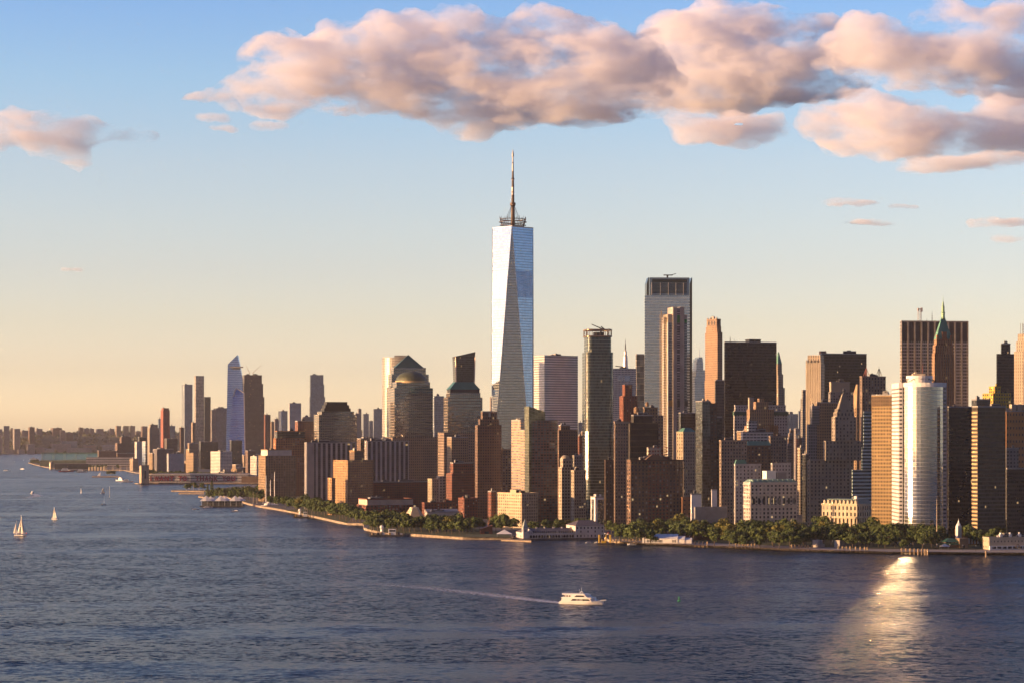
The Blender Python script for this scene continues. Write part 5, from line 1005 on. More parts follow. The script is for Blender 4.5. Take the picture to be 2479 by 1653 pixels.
# ------------------------------------------------------------------ far shore: blocks of flats on the ridge, sheds at the water, woodland
for k, (x0, x1, yt, yb, D, st, lb) in enumerate([
    (-22, 6, 1038, 1090, 11900, F_FARGREY, 'tallest flats at the left edge of the far shore'), (5, 23, 1030, 1083, 11950, F_FARGREY, 'tall flats second from the left edge of the far shore'), (23, 33, 1036, 1056, 12600, F_FARTAN, 'small pale flats behind the tall pair at the left edge'),
    (31, 49, 1037, 1088, 11950, F_FARGREY, 'slim grey flats with a cap, third from the left edge'), (49, 68, 1041, 1056, 12700, F_FARGREY, 'low flats on the ridge left of the brown tower'), (68, 84, 1033, 1067, 12350, F_FARBRN, 'square brown tower on the ridge, left third of the far shore'), (84, 103, 1037, 1052, 12800, F_FARGREY, 'grey slab right of the square brown ridge tower'),
    (103, 116, 1047, 1056, 12900, F_FARGREY, 'lowest block on the ridge between two grey slabs'), (122, 150, 1035, 1054, 12750, F_FARBRN, 'wide dark flats on the ridge above the green netting'), (144, 158, 1041, 1068, 12350, F_FARTAN, 'orange-lit tower below the wide dark ridge flats'), (157, 177, 1047, 1070, 12400, F_FARBRN, 'brown block joined to the orange-lit tower'),
    (189, 202, 1034, 1050, 12800, F_FARBRN, 'left one of the pale flats in the middle of the ridge'), (202, 216, 1036, 1050, 12820, F_FARGREY, 'second of the pale flats in the middle of the ridge'), (216, 228, 1037, 1050, 12840, F_FARGREY, 'third of the pale flats in the middle of the ridge'), (231, 251, 1037, 1050, 12850, F_FARGREY, 'wide pale flats alone on the ridge'), (262, 277, 1037, 1051, 12850, F_FARGREY, 'stepped pale flats left of the three equal towers'),
    (279, 293, 1030, 1054, 12700, F_FARTAN, 'left of three equal towers on the ridge'), (297, 312, 1030, 1054, 12710, F_FARTAN, 'middle of three equal towers on the ridge'), (313, 327, 1030, 1054, 12720, F_FARTAN, 'right of three equal towers on the ridge'), (341, 357, 1031, 1060, 12500, F_FARBRN, 'stepped brown flats on the ridge near the ribbed tan tower'), (327, 341, 1043, 1060, 12800, F_FARGREY, 'low grey flats right of the three equal towers'),
    (61, 85, 1075, 1091, 11850, F_FARGREY, 'grey warehouse at the far water line, left'), (84, 108, 1083, 1095, 11900, F_FARGREY, 'low pale shed at the far water line'), (115, 172, 1074, 1084, 12050, F_FARGREY, 'long pale flats along the far water line'), (140, 187, 1067, 1076, 12150, F_FARBLUE, 'blue-grey flats above the long pale flats'), (101, 132, 1085, 1096, 11900, F_FARBLUE, 'dark shed above the left end of the green netting'), (150, 222, 1084, 1094, 11950, F_FARGREY, 'longest shed along the far water line'), (200, 234, 1077, 1087, 12100, F_FARTAN, 'pale tan flats above the longest shed'), (240, 282, 1077, 1086, 12150, F_FARBLUE, 'blue flats at the foot of the wooded ridge'), (8, 34, 1087, 1098, 11780, F_FARGREY, 'pale wharf shed at the far left water line'), (40, 60, 1088, 1098, 11800, F_FARGREY, 'second wharf shed at the far left water line')]):
    tower('shore_building', lb, D, 14, [(x0, x0+(x1-x0)*.22, x1, yt)], st, plant=rd.choice([0, 1, 1, 2]) if yb < 1072 else 0, cat='building', z0=Z(yb, D)-25, minb=20, parapet=False, group='blocks on the far shore')
def clump(mb, c, r, rd, n=26, s=1.0, flat=.8):
    for _ in range(n):
        th, z = rd.uniform(0, 2*math.pi), rd.uniform(-.75, 1)
        q = math.sqrt(max(0, 1-z*z)); d = Vector((q*math.cos(th), q*math.sin(th), z*flat)); p = Vector(c)+d*r*rd.uniform(.72, 1.05)
        nrm = (d+Vector((rd.uniform(-.7, .7), rd.uniform(-.7, .7), rd.uniform(-.4, .7)))).normalized(); u = nrm.orthogonal().normalized(); v = nrm.cross(u); a = rd.uniform(0, 6.3)
        u, v = u*math.cos(a)+v*math.sin(a), v*math.cos(a)-u*math.sin(a); w = s*rd.uniform(.6, 1.25); t = rd.random()
        mb.face([p-u*w-v*w*.5, p+u*w-v*w*.6, p+u*w*.8+v*w*.7, p-u*w*.7+v*w*.6], 0, [(t, t)]*4)
def leaf_mat(name, lo, hi):
    g = NG(name); s = g.n('ShaderNodeSeparateXYZ'); g.l(g.n('ShaderNodeUVMap', uv_map='UVMap').outputs[0], s.inputs[0])
    oi = g.n('ShaderNodeObjectInfo').outputs['Random']; f = g.math('FRACT', g.math('ADD', g.math('MULTIPLY', s.outputs[0], .6), g.math('MULTIPLY', oi, .55)))
    return g.set(Base_Color=g.mix(f, lo, hi), Roughness=.85)
M_LEAF = leaf_mat('leaves', (.024, .048, .010), (.085, .115, .020)); M_LEAFY = leaf_mat('yellow_leaves', (.07, .085, .012), (.15, .13, .02)); M_LEAFF = leaf_mat('far_leaves', (.035, .05, .02), (.075, .085, .035))
M_BARK = plain('bark', (.11, .085, .06), .9)
wd_ = MB()
for k in range(1500):
    i = rd.uniform(12, 89); j = rd.uniform(.4, 9.5); p = hill_pt(i, j)
    rr = rd.uniform(7, 15); clump(wd_, (p[0], p[1], max(p[2], 2)+rr*.3), rr, rd, 9, rr*.55)
o = wd_.build('woodland', M_LEAFF); tag(o, 'hazy woodland covering the far ridge', 'woodland', kind='stuff')
# ------------------------------------------------------------------ trees
def make_tree(name, label, h, w, seed, leaf, clumps=20, per=56, conifer=False):
    rd = random.Random(seed); root = thing(name, label, 'tree', (0, 0, 0)); t = MB()
    hb = h*.28; t.tube((0, 0, -.3), (rd.uniform(-.2, .2), rd.uniform(-.2, .2), hb), .42, .28, 7); cr = MB()
    if conifer:
        t.tube((0, 0, hb), (0, 0, h*.92), .28, .06, 6)
        for k in range(13):
            f = k/12; z = h*(.14+.82*f); r = w*.5*(1-f)**.8+.3
            for q in range(max(3, int(7*(1-f)))):
                a = rd.uniform(0, 6.3); clump(cr, (r*.6*math.cos(a), r*.6*math.sin(a), z), r*.5+.3, rd, 14, .6, .6)
    else:
        for k in range(clumps):
            a = k*2.4+rd.uniform(-.4, .4); f = rd.random(); rad = w*.34*math.sqrt(f)*1.15; z = h*(.40+.44*rd.random())*(1.0 if rad < w*.25 else .88)
            c = (rad*math.cos(a), rad*math.sin(a), z); r = w*rd.uniform(.15, .235); clump(cr, c, r, rd, per, .78)
            if k < 7: t.tube((0, 0, hb*.85), (c[0]*.8, c[1]*.8, c[2]*.92), .17, .05, 5)
    t.build('trunk', M_BARK, root); cr.build('crown', leaf, root); return root
PROTO = [make_tree('tree', 'x', 18, 15.5, s, M_LEAFY if s == 3 else M_LEAF) for s in (1, 2, 3, 4, 5)]
PROTO += [make_tree('tree', 'x', 14, 11, s, M_LEAF, 13, 52) for s in (6, 7)]
CON = make_tree('conifer_tree', 'x', 24, 9, 9, M_LEAF, conifer=True)
used = set(); rt = random.Random(5)
def plant(p, px, D, s, label, group):
    pr = CON if p == 'c' else PROTO[p]
    if id(pr) in used: o = copy_tree(pr)
    else: o = pr; used.add(id(pr))
    o.location = (X(px, D), D, GZ); o.rotation_euler = (0, 0, rt.uniform(0, 6.28)); o.scale = (s*rt.uniform(.92, 1.1), s*rt.uniform(.92, 1.1), s*rt.uniform(.9, 1.1))
    o['label'] = label; o['group'] = group
KIND = ['broad dark-green', 'round olive', 'yellow-green', 'spreading dark', 'tall olive', 'small dark', 'small round']
FRONT = [(1520, 'brown gabled building'), (1600, 'brown gabled building'), (1690, 'white upright slab wall'), (1745, 'shaded tan block'), (1860, 'white mansard building'), (1950, 'street canyon'), (2040, 'customs house'), (2135, 'gold grid slab'), (2230, 'curved silver tower'), (2330, 'black glass tower'), (2410, 'dark bronze tower')]
nearf = lambda px: min(FRONT, key=lambda q: abs(q[0]-px))[1]
ROWS = [('front row', 1962, 1.0, 0, 13.0), ('second row', 1990, 1.0, 5, 13.5), ('third row', 2022, 1.08, 2, 14), ('middle row', 2058, 1.12, 8, 15), ('back row', 2096, 1.15, 3, 15.5), ('rearmost row', 2136, 1.2, 6, 16)]
for rn, D0, s, off, stp in ROWS:
    px = 1500 if rn != 'front row' else 1700
    x = X(px, D0)+off
    while True:
        x += stp*rt.uniform(.75, 1.25); D = D0+rt.uniform(-11, 11)+max(0, (1900-(x/D0*FPX+CX))*.16); px = x/D*FPX+CX
        if px > 2436: break
        if rn == 'front row' and (1955 < px < 2048 or 2262 < px < 2385): continue
        if rn == 'second row' and (1580 < px < 1765 or 1965 < px < 2005 or 2275 < px < 2370): continue
        if rn == 'third row' and (1590 < px < 1760 or 2290 < px < 2340): continue
        if rn in ('middle row', 'back row', 'rearmost row') and (2275 < px < 2360): continue
        if px < 1500: continue
        k = rt.choice([0, 1, 1, 2, 3, 4, 0, 4] if s > 1 else [0, 1, 4, 5, 3, 6])
        plant(k, px, D, s*rt.uniform(.68, 1.16), '%s tree, park %s, before the %s' % (KIND[k], rn, nearf(px)), 'trees of the waterfront park')
for px, D, k, s in [(1500, 2110, 0, 1.0), (1512, 2135, 1, 1.0), (1528, 2120, 4, 1.05), (1548, 2140, 3, 1.0), (1565, 2125, 0, 1.0), (1590, 2150, 1, 1.0), (1615, 2165, 4, 1.1), (1640, 2170, 0, 1.15), (1664, 2160, 2, 1.2), (1690, 2150, 2, 1.1), (1712, 2145, 4, 1.15), (1735, 2140, 3, 1.1), (1756, 2130, 0, 1.05)]:
    plant(k, px, D, s, '%s tree behind the round brick fort, below the %s' % (KIND[k], nearf(px)), 'trees behind the round fort')
for px, D, k, s in [(1215, 2262, 1, 1.25), (1200, 2300, 0, 1.0), (1160, 2310, 2, .9), (1142, 2285, 0, 1.05), (1120, 2295, 4, 1.05), (1100, 2300, 1, 1.0), (1085, 2290, 2, 1.0), (1060, 2300, 4, .95), (1040, 2295, 5, 1.1), (1020, 2310, 0, .95), (1003, 2305, 1, .95), (1150, 2330, 3, 1.0), (1240, 2330, 0, .9), (1290, 2290, 1, .8), (1325, 2285, 0, .85), (1352, 2300, 3, .8), (1372, 2310, 2, .75), (1430, 2330, 0, .9), (1400, 2340, 1, .9), (1455, 2290, 3, .8), (1480, 2260, 4, .8)]:
    plant(k, px, D, s, '%s tree %s' % (KIND[k], 'left of the white pier building' if px < 1250 else 'behind the white pier building' if px < 1380 else 'in the dark gap right of the white pier building'), 'trees around the white pier building')
for px, D, k, s in [(900, 2330, 5, 1.1), (914, 2315, 6, 1.05), (928, 2320, 1, .95), (946, 2312, 0, .9), (962, 2310, 5, 1.1), (978, 2305, 4, .9), (992, 2300, 6, 1.1), (1045, 2262, 5, 1.0), (1056, 2258, 3, .85), (1078, 2256, 0, .8), (1094, 2250, 6, 1.05), (1112, 2240, 5, 1.0), (1012, 2330, 3, 1.0), (1032, 2325, 0, 1.0), (1050, 2330, 1, 1.1), (1072, 2335, 3, 1.0), (1092, 2330, 0, 1.0), (1110, 2335, 4, 1.0), (1132, 2320, 1, .9), (985, 2330, 0, .8), (1018, 2370, 4, .9), (960, 2350, 5, 1.1), (943, 2350, 6, 1.0), (975, 2345, 6, 1.1), (920, 2345, 5, 1.0), (905, 2350, 6, 1.0), (1062, 2275, 6, .9), (1130, 2262, 5, .9), (896, 2385, 5, 1.2), (905, 2410, 0, 1.0), (920, 2395, 1, 1.05), (936, 2420, 4, 1.05), (950, 2400, 3, 1.05), (966, 2410, 0, 1.1), (980, 2395, 5, 1.25), (930, 2460, 1, 1.0), (955, 2470, 0, 1.0), (972, 2455, 2, .9), (990, 2430, 6, 1.1), (910, 2480, 4, 1.0), (890, 2500, 3, 1.0), (872, 2520, 0, 1.05), (862, 2560, 1, 1.1), (870, 2580, 4, 1.0), (850, 2600, 3, 1.1), (838, 2610, 0, 1.2), (822, 2630, 1, 1.2), (812, 2680, 4, 1.15), (830, 2660, 0, 1.15), (800, 2710, 5, 1.2), (786, 2740, 3, 1.2), (770, 2760, 0, 1.25), (755, 2800, 1, 1.2), (778, 2800, 4, 1.3), (762, 2840, 0, 1.3), (745, 2850, 3, 1.25), (730, 2900, 2, 1.2), (718, 2930, 1, 1.1), (705, 2960, 4, 1.0), (792, 2790, 0, 1.3), (740, 2900, 4, 1.25), (722, 2880, 6, 1.1), (690, 3030, 3, 1.0), (672, 3110, 0, 1.0), (655, 3150, 1, .9)]:
    plant(k, px, D, s, '%s tree on the west waterfront, below the %s' % (KIND[k], 'long striped slab tower' if px < 765 else 'gold brick tower' if px < 850 else 'low brick flats' if px < 925 else 'stepped stone museum'), 'trees along the west waterfront')
for px, D, k, s in [(545, 3420, 3, 1.2), (560, 3450, 0, 1.25), (575, 3430, 4, 1.3), (590, 3400, 1, 1.2), (605, 3360, 0, 1.3), (618, 3330, 3, 1.2), (600, 3460, 1, 1.3), (622, 3420, 4, 1.3), (530, 3460, 0, 1.2), (582, 3340, 5, 1.3), (632, 3300, 6, 1.1), (520, 3500, 1, 1.0), (565, 3380, 0, 1.2), (640, 3360, 3, 1.1)]:
    plant(k, px, D, s, '%s tree behind the white-peaked ferry pavilion' % KIND[k], 'trees behind the ferry pavilion')
for px, s, lb in [(502, 1.15, 'taller conifer at the left end of the trees behind the ferry pavilion'), (513, 1.25, 'thinner conifer beside the taller one behind the ferry pavilion')]: plant('c', px, 3470, s*.95, lb, 'conifers behind the ferry pavilion')
for px in range(352, 600, 9):
    D = 5450-(px-352)*2.2; k = rt.choice([0, 1, 4, 3]); plant(k, px+rt.uniform(-3, 3), max(xmin and D, 4900)+rt.uniform(0, 120), rt.uniform(.75, 1.0), '%s tree in the line above the lettered pier' % KIND[k], 'trees above the lettered pier')
# ------------------------------------------------------------------ white pier building with a clock spire
M_PIERW = plain('pier_white', (.60, .54, .50), .6, var=.1); M_PIERROOF = plain('pier_slate', (.10, .085, .085), .6)
def pier_a():
    D = 2176; ph = R(16); k = D/FPX; cx = X(1268, D); root = thing('pier_building', 'long white pier building with a slate roof and a pointed clock tower', 'pier building', (cx, D, 0), ph)
    a = solve(1249, 1268, 1404, D, ph, 50, 14); L, B = a[0], max(a[1], 13); zz = lambda y: Z(y, D)
    m = MB(); m.box(-3, L+27, -4, B+6, -.6, 1.8); m.build('pier_deck', plain('pier_deck', (.12, .095, .075), .85), root)
    ev = zz(1288.5); m = MB(); m.box(0, L, 0, B, 1.81, ev, 0, bottom=False); m.box(-.25, L+.1, -.3, -.02, 5.7, 6.1); m.build('wall', M_PIERW, root)
    m = MB(); rz = zz(1279); m.face([(-.5, -.6, ev), (L, -.6, ev), (L, B/2, rz), (4, B/2, rz)]); m.face([(L, B+.6, ev), (-.5, B+.6, ev), (4, B/2, rz), (L, B/2, rz)]); m.face([(-.5, B+.6, ev), (-.5, -.6, ev), (4, B/2, rz)]); m.face([(L, -.6, ev), (L, B+.6, ev), (L, B/2, rz)]); m.build('roof', M_PIERROOF, root)
    m = MB(); x0, x1 = L-5, L+25; ev2 = zz(1273); m.box(x0, x1, -1.2, B+2, 1.81, ev2, 0, bottom=False); m.box(x0-.3, x1+.3, -1.5, -1.22, 5.7, 6.1); m.build('head_house', M_PIERW, root)
    m = MB(); p0 = [(x0-.8, -2), (x1+.8, -2), (x1+.8, B+2.8), (x0-.8, B+2.8)]; p1 = [(x0+8, B/2-.5), (x1-8, B/2-.5), (x1-8, B/2+.5), (x0+8, B/2+.5)]; m.frustum(p0, ev2, p1, zz(1261)); m.build('hip_roof', M_PIERROOF, root)
    me = MB(); me.box(-.5, .5, -.06, .06, -.5, .5); me = me.mesh('window', PANE_D)
    def win(x, z, w, h, y=0.0, rot=0):
        o = link(bpy.data.objects.new('window', me)); o.parent = root; o.location = (x, y, z); o.scale = (w, 1, h); o.rotation_euler = (0, 0, rot)
    n = 26
    for i in range(n):
        x = L*(i+.6)/(n+.2)
        if x < x0-.5: win(x, 8.0, 1.1, 2.0)
    for i in range(16):
        x = 6+(x0-7)*(i+.5)/16; w = 1.25; z0 = 2.2; pts = [(x-w, z0), (x+w, z0), (x+w, z0+1.6)]+[(x+w*math.cos(q*math.pi/5), z0+1.6+w*math.sin(q*math.pi/5)) for q in range(1, 5)]+[(x-w, z0+1.6)]
        m = MB(); m.face([(p, -.06, z) for p, z in pts]); m.face([(p, .05, z) for p, z in reversed(pts)]); m.build('arched_window', PANE_D, root)
    for i in range(8):
        x = x0+(x1-x0)*(i+.5)/8; win(x, 11.6, 1.3, 1.9, -1.2); win(x, 8.0, 1.1, 2.0, -1.2) if i % 2 else None; win(x, 3.6, 1.3, 2.2, -1.2)
    for i in range(4): win(0, 8.0, .9, 1.9, 2+i*3, -math.pi/2); win(0, 3.6, 1.0, 2.2, 2+i*3, -math.pi/2)
    tx = 1.5; T0 = MB(); s = 2.4; ty = zz(1277); T0.box(tx-s, tx+s, -1.2, -1.2+2*s, 1.81, ty, 0, bottom=False); T0.box(tx-s-.3, tx+s+.3, -1.5, -.9+2*s, ty-.8, ty-.3); T0.build('clock_tower', M_PIERW, root)
    m = MB(); m.frustum([(tx-s-.2, -1.4), (tx+s+.2, -1.4), (tx+s+.2, -1+2*s), (tx-s-.2, -1+2*s)], ty, [(tx-.1, -1.2+s-.1), (tx+.1, -1.2+s-.1), (tx+.1, -1.2+s+.1), (tx-.1, -1.2+s+.1)], zz(1255)); m.build('spire', plain('spire_copper_pale', (.34, .38, .33), .6), root)
    f = MB(); rim = [(tx+1.3*math.cos(q*math.pi/9), -1.28, ty-2.6+1.3*math.sin(q*math.pi/9)) for q in range(18)]; f.face(rim[::-1]); f.build('clock_face', plain('clock_dial', (.2, .2, .2), .4), root)
    f = MB(); rim = [(tx-s-.08, -1.2+s+1.3*math.cos(q*math.pi/9), ty-2.6+1.3*math.sin(q*math.pi/9)) for q in range(18)]; f.face(rim); f.build('clock_face', plain('clock_dial', (.2, .2, .2), .4), root)
    for i in range(6):
        m = MB(); x = 8+(L-14)*i/5; m.box(x-.8, x+.8, B/2-2.4, B/2-.8, rz-1.6, rz+.6); m.box(x-1.0, x+1.0, B/2-2.6, B/2-.6, rz+.6, rz+.9); m.build('roof_vent', M_PIERW, root)
    m = MB(); gx = L*.12; m.face([(gx-2.5, -.7, ev), (gx+2.5, -.7, ev), (gx, -.7, ev+2.6)]); m.face([(gx+2.5, -.7, ev), (gx+2, B/2, rz-.1), (gx, B/2, rz+.2), (gx, -.7, ev+2.6)]); m.face([(gx-2.5, -.7, ev), (gx, -.7, ev+2.6), (gx, B/2, rz+.2), (gx-2, B/2, rz-.1)]); m.build('gable', M_PIERW, root)
pier_a()
# ------------------------------------------------------------------ sea wall piles, fort, memorial slabs, marquee, pavilions
M_PILE = plain('pile_timber', (.34, .25, .16), .9, var=.3, scale=.6)
def pile_proto():
    m = MB()
    for dx, dy in ((-.45, 0), (.4, .15), (0, .5)): m.tube((dx, dy, -1.5), (dx*.8, dy*.8, 5.4), .42, .38, 7)
    m.lathe([(.95, 4.0), (.95, 4.5)], 0, .2, 8); return m.build('mooring_pile', M_PILE)
PX = [1683, 1693, 1702, 1712, 1782, 1790, 1798, 1805, 1812, 1820, 1827, 1838, 1917, 1925, 1934, 1941, 1950, 1956, 1966, 2030, 2040, 2049, 2058, 2072, 2083, 2093, 2100, 2183, 2193, 2203, 2214, 2223, 2231, 2239, 2246, 2387]
pl = pile_proto()
for k, px in enumerate(PX):
    py = 1321+(px-1683)*.0355; D = DW(py+1.5)-2; o = pl if k == 0 else link(pl.copy())
    o.location = (X(px, D), D, 0); o.rotation_euler = (0, 0, k*1.7)
    tag(o, 'timber mooring pile on the sea wall, %s' % ('right of the white marquee' if px < 1720 else 'below the white mansard building' if px < 1850 else 'left of the memorial slabs' if px < 1970 else 'right of the memorial slabs' if px < 2110 else 'below the curved silver tower' if px < 2300 else 'alone beside the ferry building'), 'pile', 'timber mooring piles along the sea wall')
# low pier-side piles at the ferry slip left of the marquee
for k, px in enumerate([1458, 1466, 1484, 1492, 1500, 1508, 1516, 1524, 1533, 1541, 1549]):
    D = DW(1314); o = link(pl.copy()); o.location = (X(px, D), D, -1.2); o.rotation_euler = (0, 0, k); tag(o, 'short timber pile of the boat slip left of the marquee', 'pile', 'short piles of the boat slip')
def fort():
    D = 2128; root = thing('brick_fort', 'low round brown brick fort behind the white marquee', 'fort', (X(1672, D), D+26, GZ)); m = MB()
    m.lathe([(30, 0), (30, 7.2), (28, 7.2), (28, 5.5), (0, 5.6)], n=40); m.build('wall', [plain('fort_brick', (.17, .085, .06), .9)], root)
    r2 = MB(); r2.lathe([(30.3, 7.2), (30.3, 7.6), (25, 8.6), (24.8, 7.2)], n=40); r2.build('roof_ring', plain('fort_roof', (.09, .075, .07), .8), root)
    f = MB(); f.tube((-2, -10, 5), (-2, -10, 24), .22, .1); f.build('flagpole', M_STEEL, root)
fort()
def marquee():
    D = 2068; k = D/FPX; xa = X(1555, D); root = thing('marquee', 'long white marquee with a ridged roof on the sea wall', 'marquee', (xa, D, GZ), R(-9)); w = (1674-1555)*k
    m = MB(); L1 = w*.72; d = 15; ev, rg = 4.4, 8.6
    n = 6
    for i in range(n):
        x0, x1 = L1*i/n, L1*(i+1)/n; m.box(x0, x1-.01, 0, d, 0, ev, bottom=False)
        m.face([(x0, -.4, ev), (x1, -.4, ev), (x1, d/2, rg), (x0, d/2, rg-.35)]); m.face([(x1, d+.4, ev), (x0, d+.4, ev), (x0, d/2, rg-.35), (x1, d/2, rg)])
        m.face([(x1, -.4, ev), (x1, d+.4, ev), (x1, d/2, rg)]); m.face([(x0, d+.4, ev), (x0, -.4, ev), (x0, d/2, rg-.35)])
    m.build('canopy', M_WHITE, root)
    m = MB(); m.box(L1+.05, w*.86, .5, d-1, 0, 3.8, bottom=False); m.box(w*.86+.05, w, 1, d-2, 0, 3.2, bottom=False); m.frustum([(L1, 0), (w*.86, 0), (w*.86, d), (L1, d)], 3.81, [(L1, d*.45), (w*.86, d*.45), (w*.86, d*.55), (L1, d*.55)], 6.6); m.frustum([(w*.86+.03, .8), (w+.3, .8), (w+.3, d-1.5), (w*.86+.03, d-1.5)], 3.22, [(w*.86+.03, d*.45), (w, d*.45), (w, d*.55), (w*.86+.03, d*.55)], 5.0); m.build('side_tent', M_WHITE, root)
    for i in range(15):
        x = 4.4+i*1.25 if i < 12 else 4.4+(i+3)*1.35+3.5
        o = MB(); o.box(x, x+.75, -.06, .02 if x < L1 else .46, .7, 3.3); o.build('window', PANE_D, root)
marquee()
def slabs(px0, px1, n, lab, yb=1325):
    D = 1990
    for i in range(n):
        px = px0+(px1-px0)*i/max(1, n-1); o = MB(); o.box(-2.6, 2.6, -.6, .6, 0, 6.2); o.box(-2.7, 2.7, -.7, .7, 6.2, 6.45)
        q = o.build('memorial_slab', plain('memorial_granite', (.47, .42, .36), .7, var=.1)); q.location = (X(px, D), D+i*3.2, GZ); q.rotation_euler = (0, 0, R(-32)); tag(q, lab % ('nearest to the water', 'second from the water', 'third from the water', 'farthest from the water')[i], 'memorial', 'granite memorial slabs')
slabs(1974, 1987, 3, 'pale granite memorial slab of the left set, %s'); slabs(2027, 2042, 4, 'pale granite memorial slab of the right set, %s')
def eagle():
    D = 2000; root = thing('statue_plinth', 'dark bird statue on a granite plinth between the memorial slabs', 'statue', (X(1989, D), D-4, GZ)); m = MB(); m.box(-1.8, 1.8, -1.8, 1.8, 0, 2.6); m.build('plinth', plain('memorial_granite', (.47, .42, .36), .7), root)
    b = MB(); b.loft([[(x*s, y*s, z) for x, y in ((-.5, -.4), (.5, -.4), (.5, .4), (-.5, .4))] for z, s in ((2.6, .8), (3.6, 1.2), (4.6, 1.0), (5.4, .5), (5.9, .6), (6.2, .2))])
    for s in (-1, 1): b.face([(s*.4, 0, 3.4), (s*2.2, .3, 5.2), (s*1.8, .3, 6.6), (s*.4, 0, 5.0)]); b.face([(s*.4, .15, 5.0), (s*1.8, .45, 6.6), (s*2.2, .45, 5.2), (s*.4, .15, 3.4)])
    b.build('bird_figure', M_DARKMETAL, root)
eagle()
def green_pavilion():
    D = 1976; root = thing('park_pavilion', 'small pavilion with a dark green hip roof below the dark right-hand towers', 'pavilion', (X(2304, D), D+8, GZ), R(10)); m = MB(); m.box(-6, 7, -5, 6, 0, 5.4, bottom=False); m.build('wall', plain('pavilion_brick', (.20, .12, .09), .8), root)
    m = MB(); m.frustum([(-8, -7), (9, -7), (9, 8), (-8, 8)], 5.4, [(-2, -1), (3, -1), (3, 2), (-2, 2)], 8.4); m.frustum([(-9.5, -9), (10.5, -9), (10.5, 9), (-9.5, 9)], 3.1, [(-6, -5.2), (7, -5.2), (7, 6.2), (-6, 6.2)], 4.4); m.build('hip_roof', plain('dark_green_roof', (.02, .10, .07), .6), root)
    for i in range(5): q = MB(); q.box(-5.2+i*2.4, -3.8+i*2.4, -5.08, -4.9, 4.4, 5.3); q.build('window', PANE, root)
    D = 1972; root = thing('service_block', 'plain tan service block right of the green-roofed pavilion', 'building', (X(2335, D), D+8, GZ), R(12)); m = MB(); m.box(-4, 4, -3, 6, 0, 8.3); m.box(-4.3, 4.3, -3.3, 6.3, 8.3, 8.8); m.build('wall', TAN, root); m = MB(); m.box(-.8, .8, -3.1, -2.95, 0, 2.4); m.build('door', M_DARKMETAL, root)
green_pavilion()
def canopy(px, D, s, label):
    root = thing('canopy_tent', label, 'tent', (X(px, D), D, GZ)); m = MB(); m.frustum([(-3.5*s, -3*s), (3.5*s, -3*s), (3.5*s, 3*s), (-3.5*s, 3*s)], 2.6, [(-.1, -.1), (.1, -.1), (.1, .1), (-.1, .1)], 2.6+1.9*s); m.face([(3.5*s, -3*s, 2.55), (-3.5*s, -3*s, 2.55), (-3.5*s, 3*s, 2.55), (3.5*s, 3*s, 2.55)]); m.build('canopy', M_WHITE, root)
    for a in (-1, 1):
        for b in (-1, 1): q = MB(); q.tube((a*3.3*s, b*2.8*s, 0), (a*3.3*s, b*2.8*s, 2.6), .09); q.build('pole', M_STEEL, root)
canopy(2287, 1958, 1.2, 'white peaked canopy in front of the green-roofed pavilion'); canopy(1221, 2205, 2.2, 'white flat-peaked canopy left of the white pier building')
def flagpole(px, D, h, label, w=.35):
    root = thing('flagpole', label, 'flagpole', (X(px, D), D, GZ)); m = MB(); m.tube((0, 0, 0), (0, 0, h), w, w*.4); m.build('pole', plain('pole_tan', (.42, .33, .24), .6), root); m = MB(); m.lathe([(1.0, 0), (1.0, .5), (.6, .6), (.5, 1.2)], n=8); m.build('base', GREYST, root)
flagpole(2268, 2000, 44, 'tall bare flagpole in front of the curved silver tower', .55); flagpole(613, 3260, 17, 'left lamp mast on the quay right of the ferry pavilion', .4); flagpole(622, 3250, 16, 'right lamp mast on the quay right of the ferry pavilion', .35)
# church and small house at the foot of the dark towers
def church():
    D = 2020; root = thing('church', 'small white-steepled church with an orange brick side between the dark towers', 'church', (X(2326, D), D+10, GZ), R(20)); m = MB(); m.box(-2, 2, -2, 2, 0, 18, bottom=False); m.build('steeple', M_WHITE, root)
    m = MB(); m.lathe([(2.1, 18), (1.8, 19.5), (1.0, 20.5), (.3, 23), (0, 25)], n=8); m.build('spire', M_WHITE, root)
    m = MB(); m.box(3.5, 20, -1, 12, 0, 13.5, bottom=False); m.frustum([(3, -1.6), (20.6, -1.6), (20.6, 12.6), (3, 12.6)], 13.5, [(5, 5), (19, 5), (19, 6), (5, 6)], 16.5); m.build('nave', ORANGE, root)
    m = MB(); m.box(9, 20, -2.6, -1.62, 10.6, 12.0); m.build('portico', M_WHITE, root)
    for i in range(4): q = MB(); q.tube((10+i*3.1, -2.1, 1), (10+i*3.1, -2.1, 10.6), .45, n=8); q.build('column', M_WHITE, root)
    for i in range(3): q = MB(); q.box(11+i*3, 12.3+i*3, -1.08, -.95, 3, 8); q.build('window', PANE_D, root)
church()
r, q = tower('ferry_building', 'long tan ferry building with two rows of small windows and a white arcade, right edge', 1946, 12, [(2380, 2395, 2520, 1303)], [plain('ferry_tan', (.46, .38, .27), .75)], W(3.4, 5.0, .3, .3), cat='ferry terminal', plant=3, relf=.2)
t = q[0]; m = MB(); m.box(t[0]-.6, t[1]+.6, t[2]-2.5, t[2]-.3, 0, 3.6); m.build('white_arcade', M_WHITE, r)
for i in range(9): m = MB(); x = t[0]+1.5+i*5.0; m.box(x, x+3.8, t[2]-2.62, t[2]-2.48, .9, 3.0); m.build('arcade_opening', PANE_D, r)
m = MB(); x = t[0]+(t[1]-t[0])*.52
for i in range(14):
    a, b = 2*math.pi*i/14, 2*math.pi*(i+1)/14; m.tube((x+1.6*math.cos(a), t[2]-2.9, 3+1.6*math.sin(a)), (x+1.6*math.cos(b), t[2]-2.9, 3+1.6*math.sin(b)), .4, n=5)
m.build('round_emblem', DKBROWN, r)
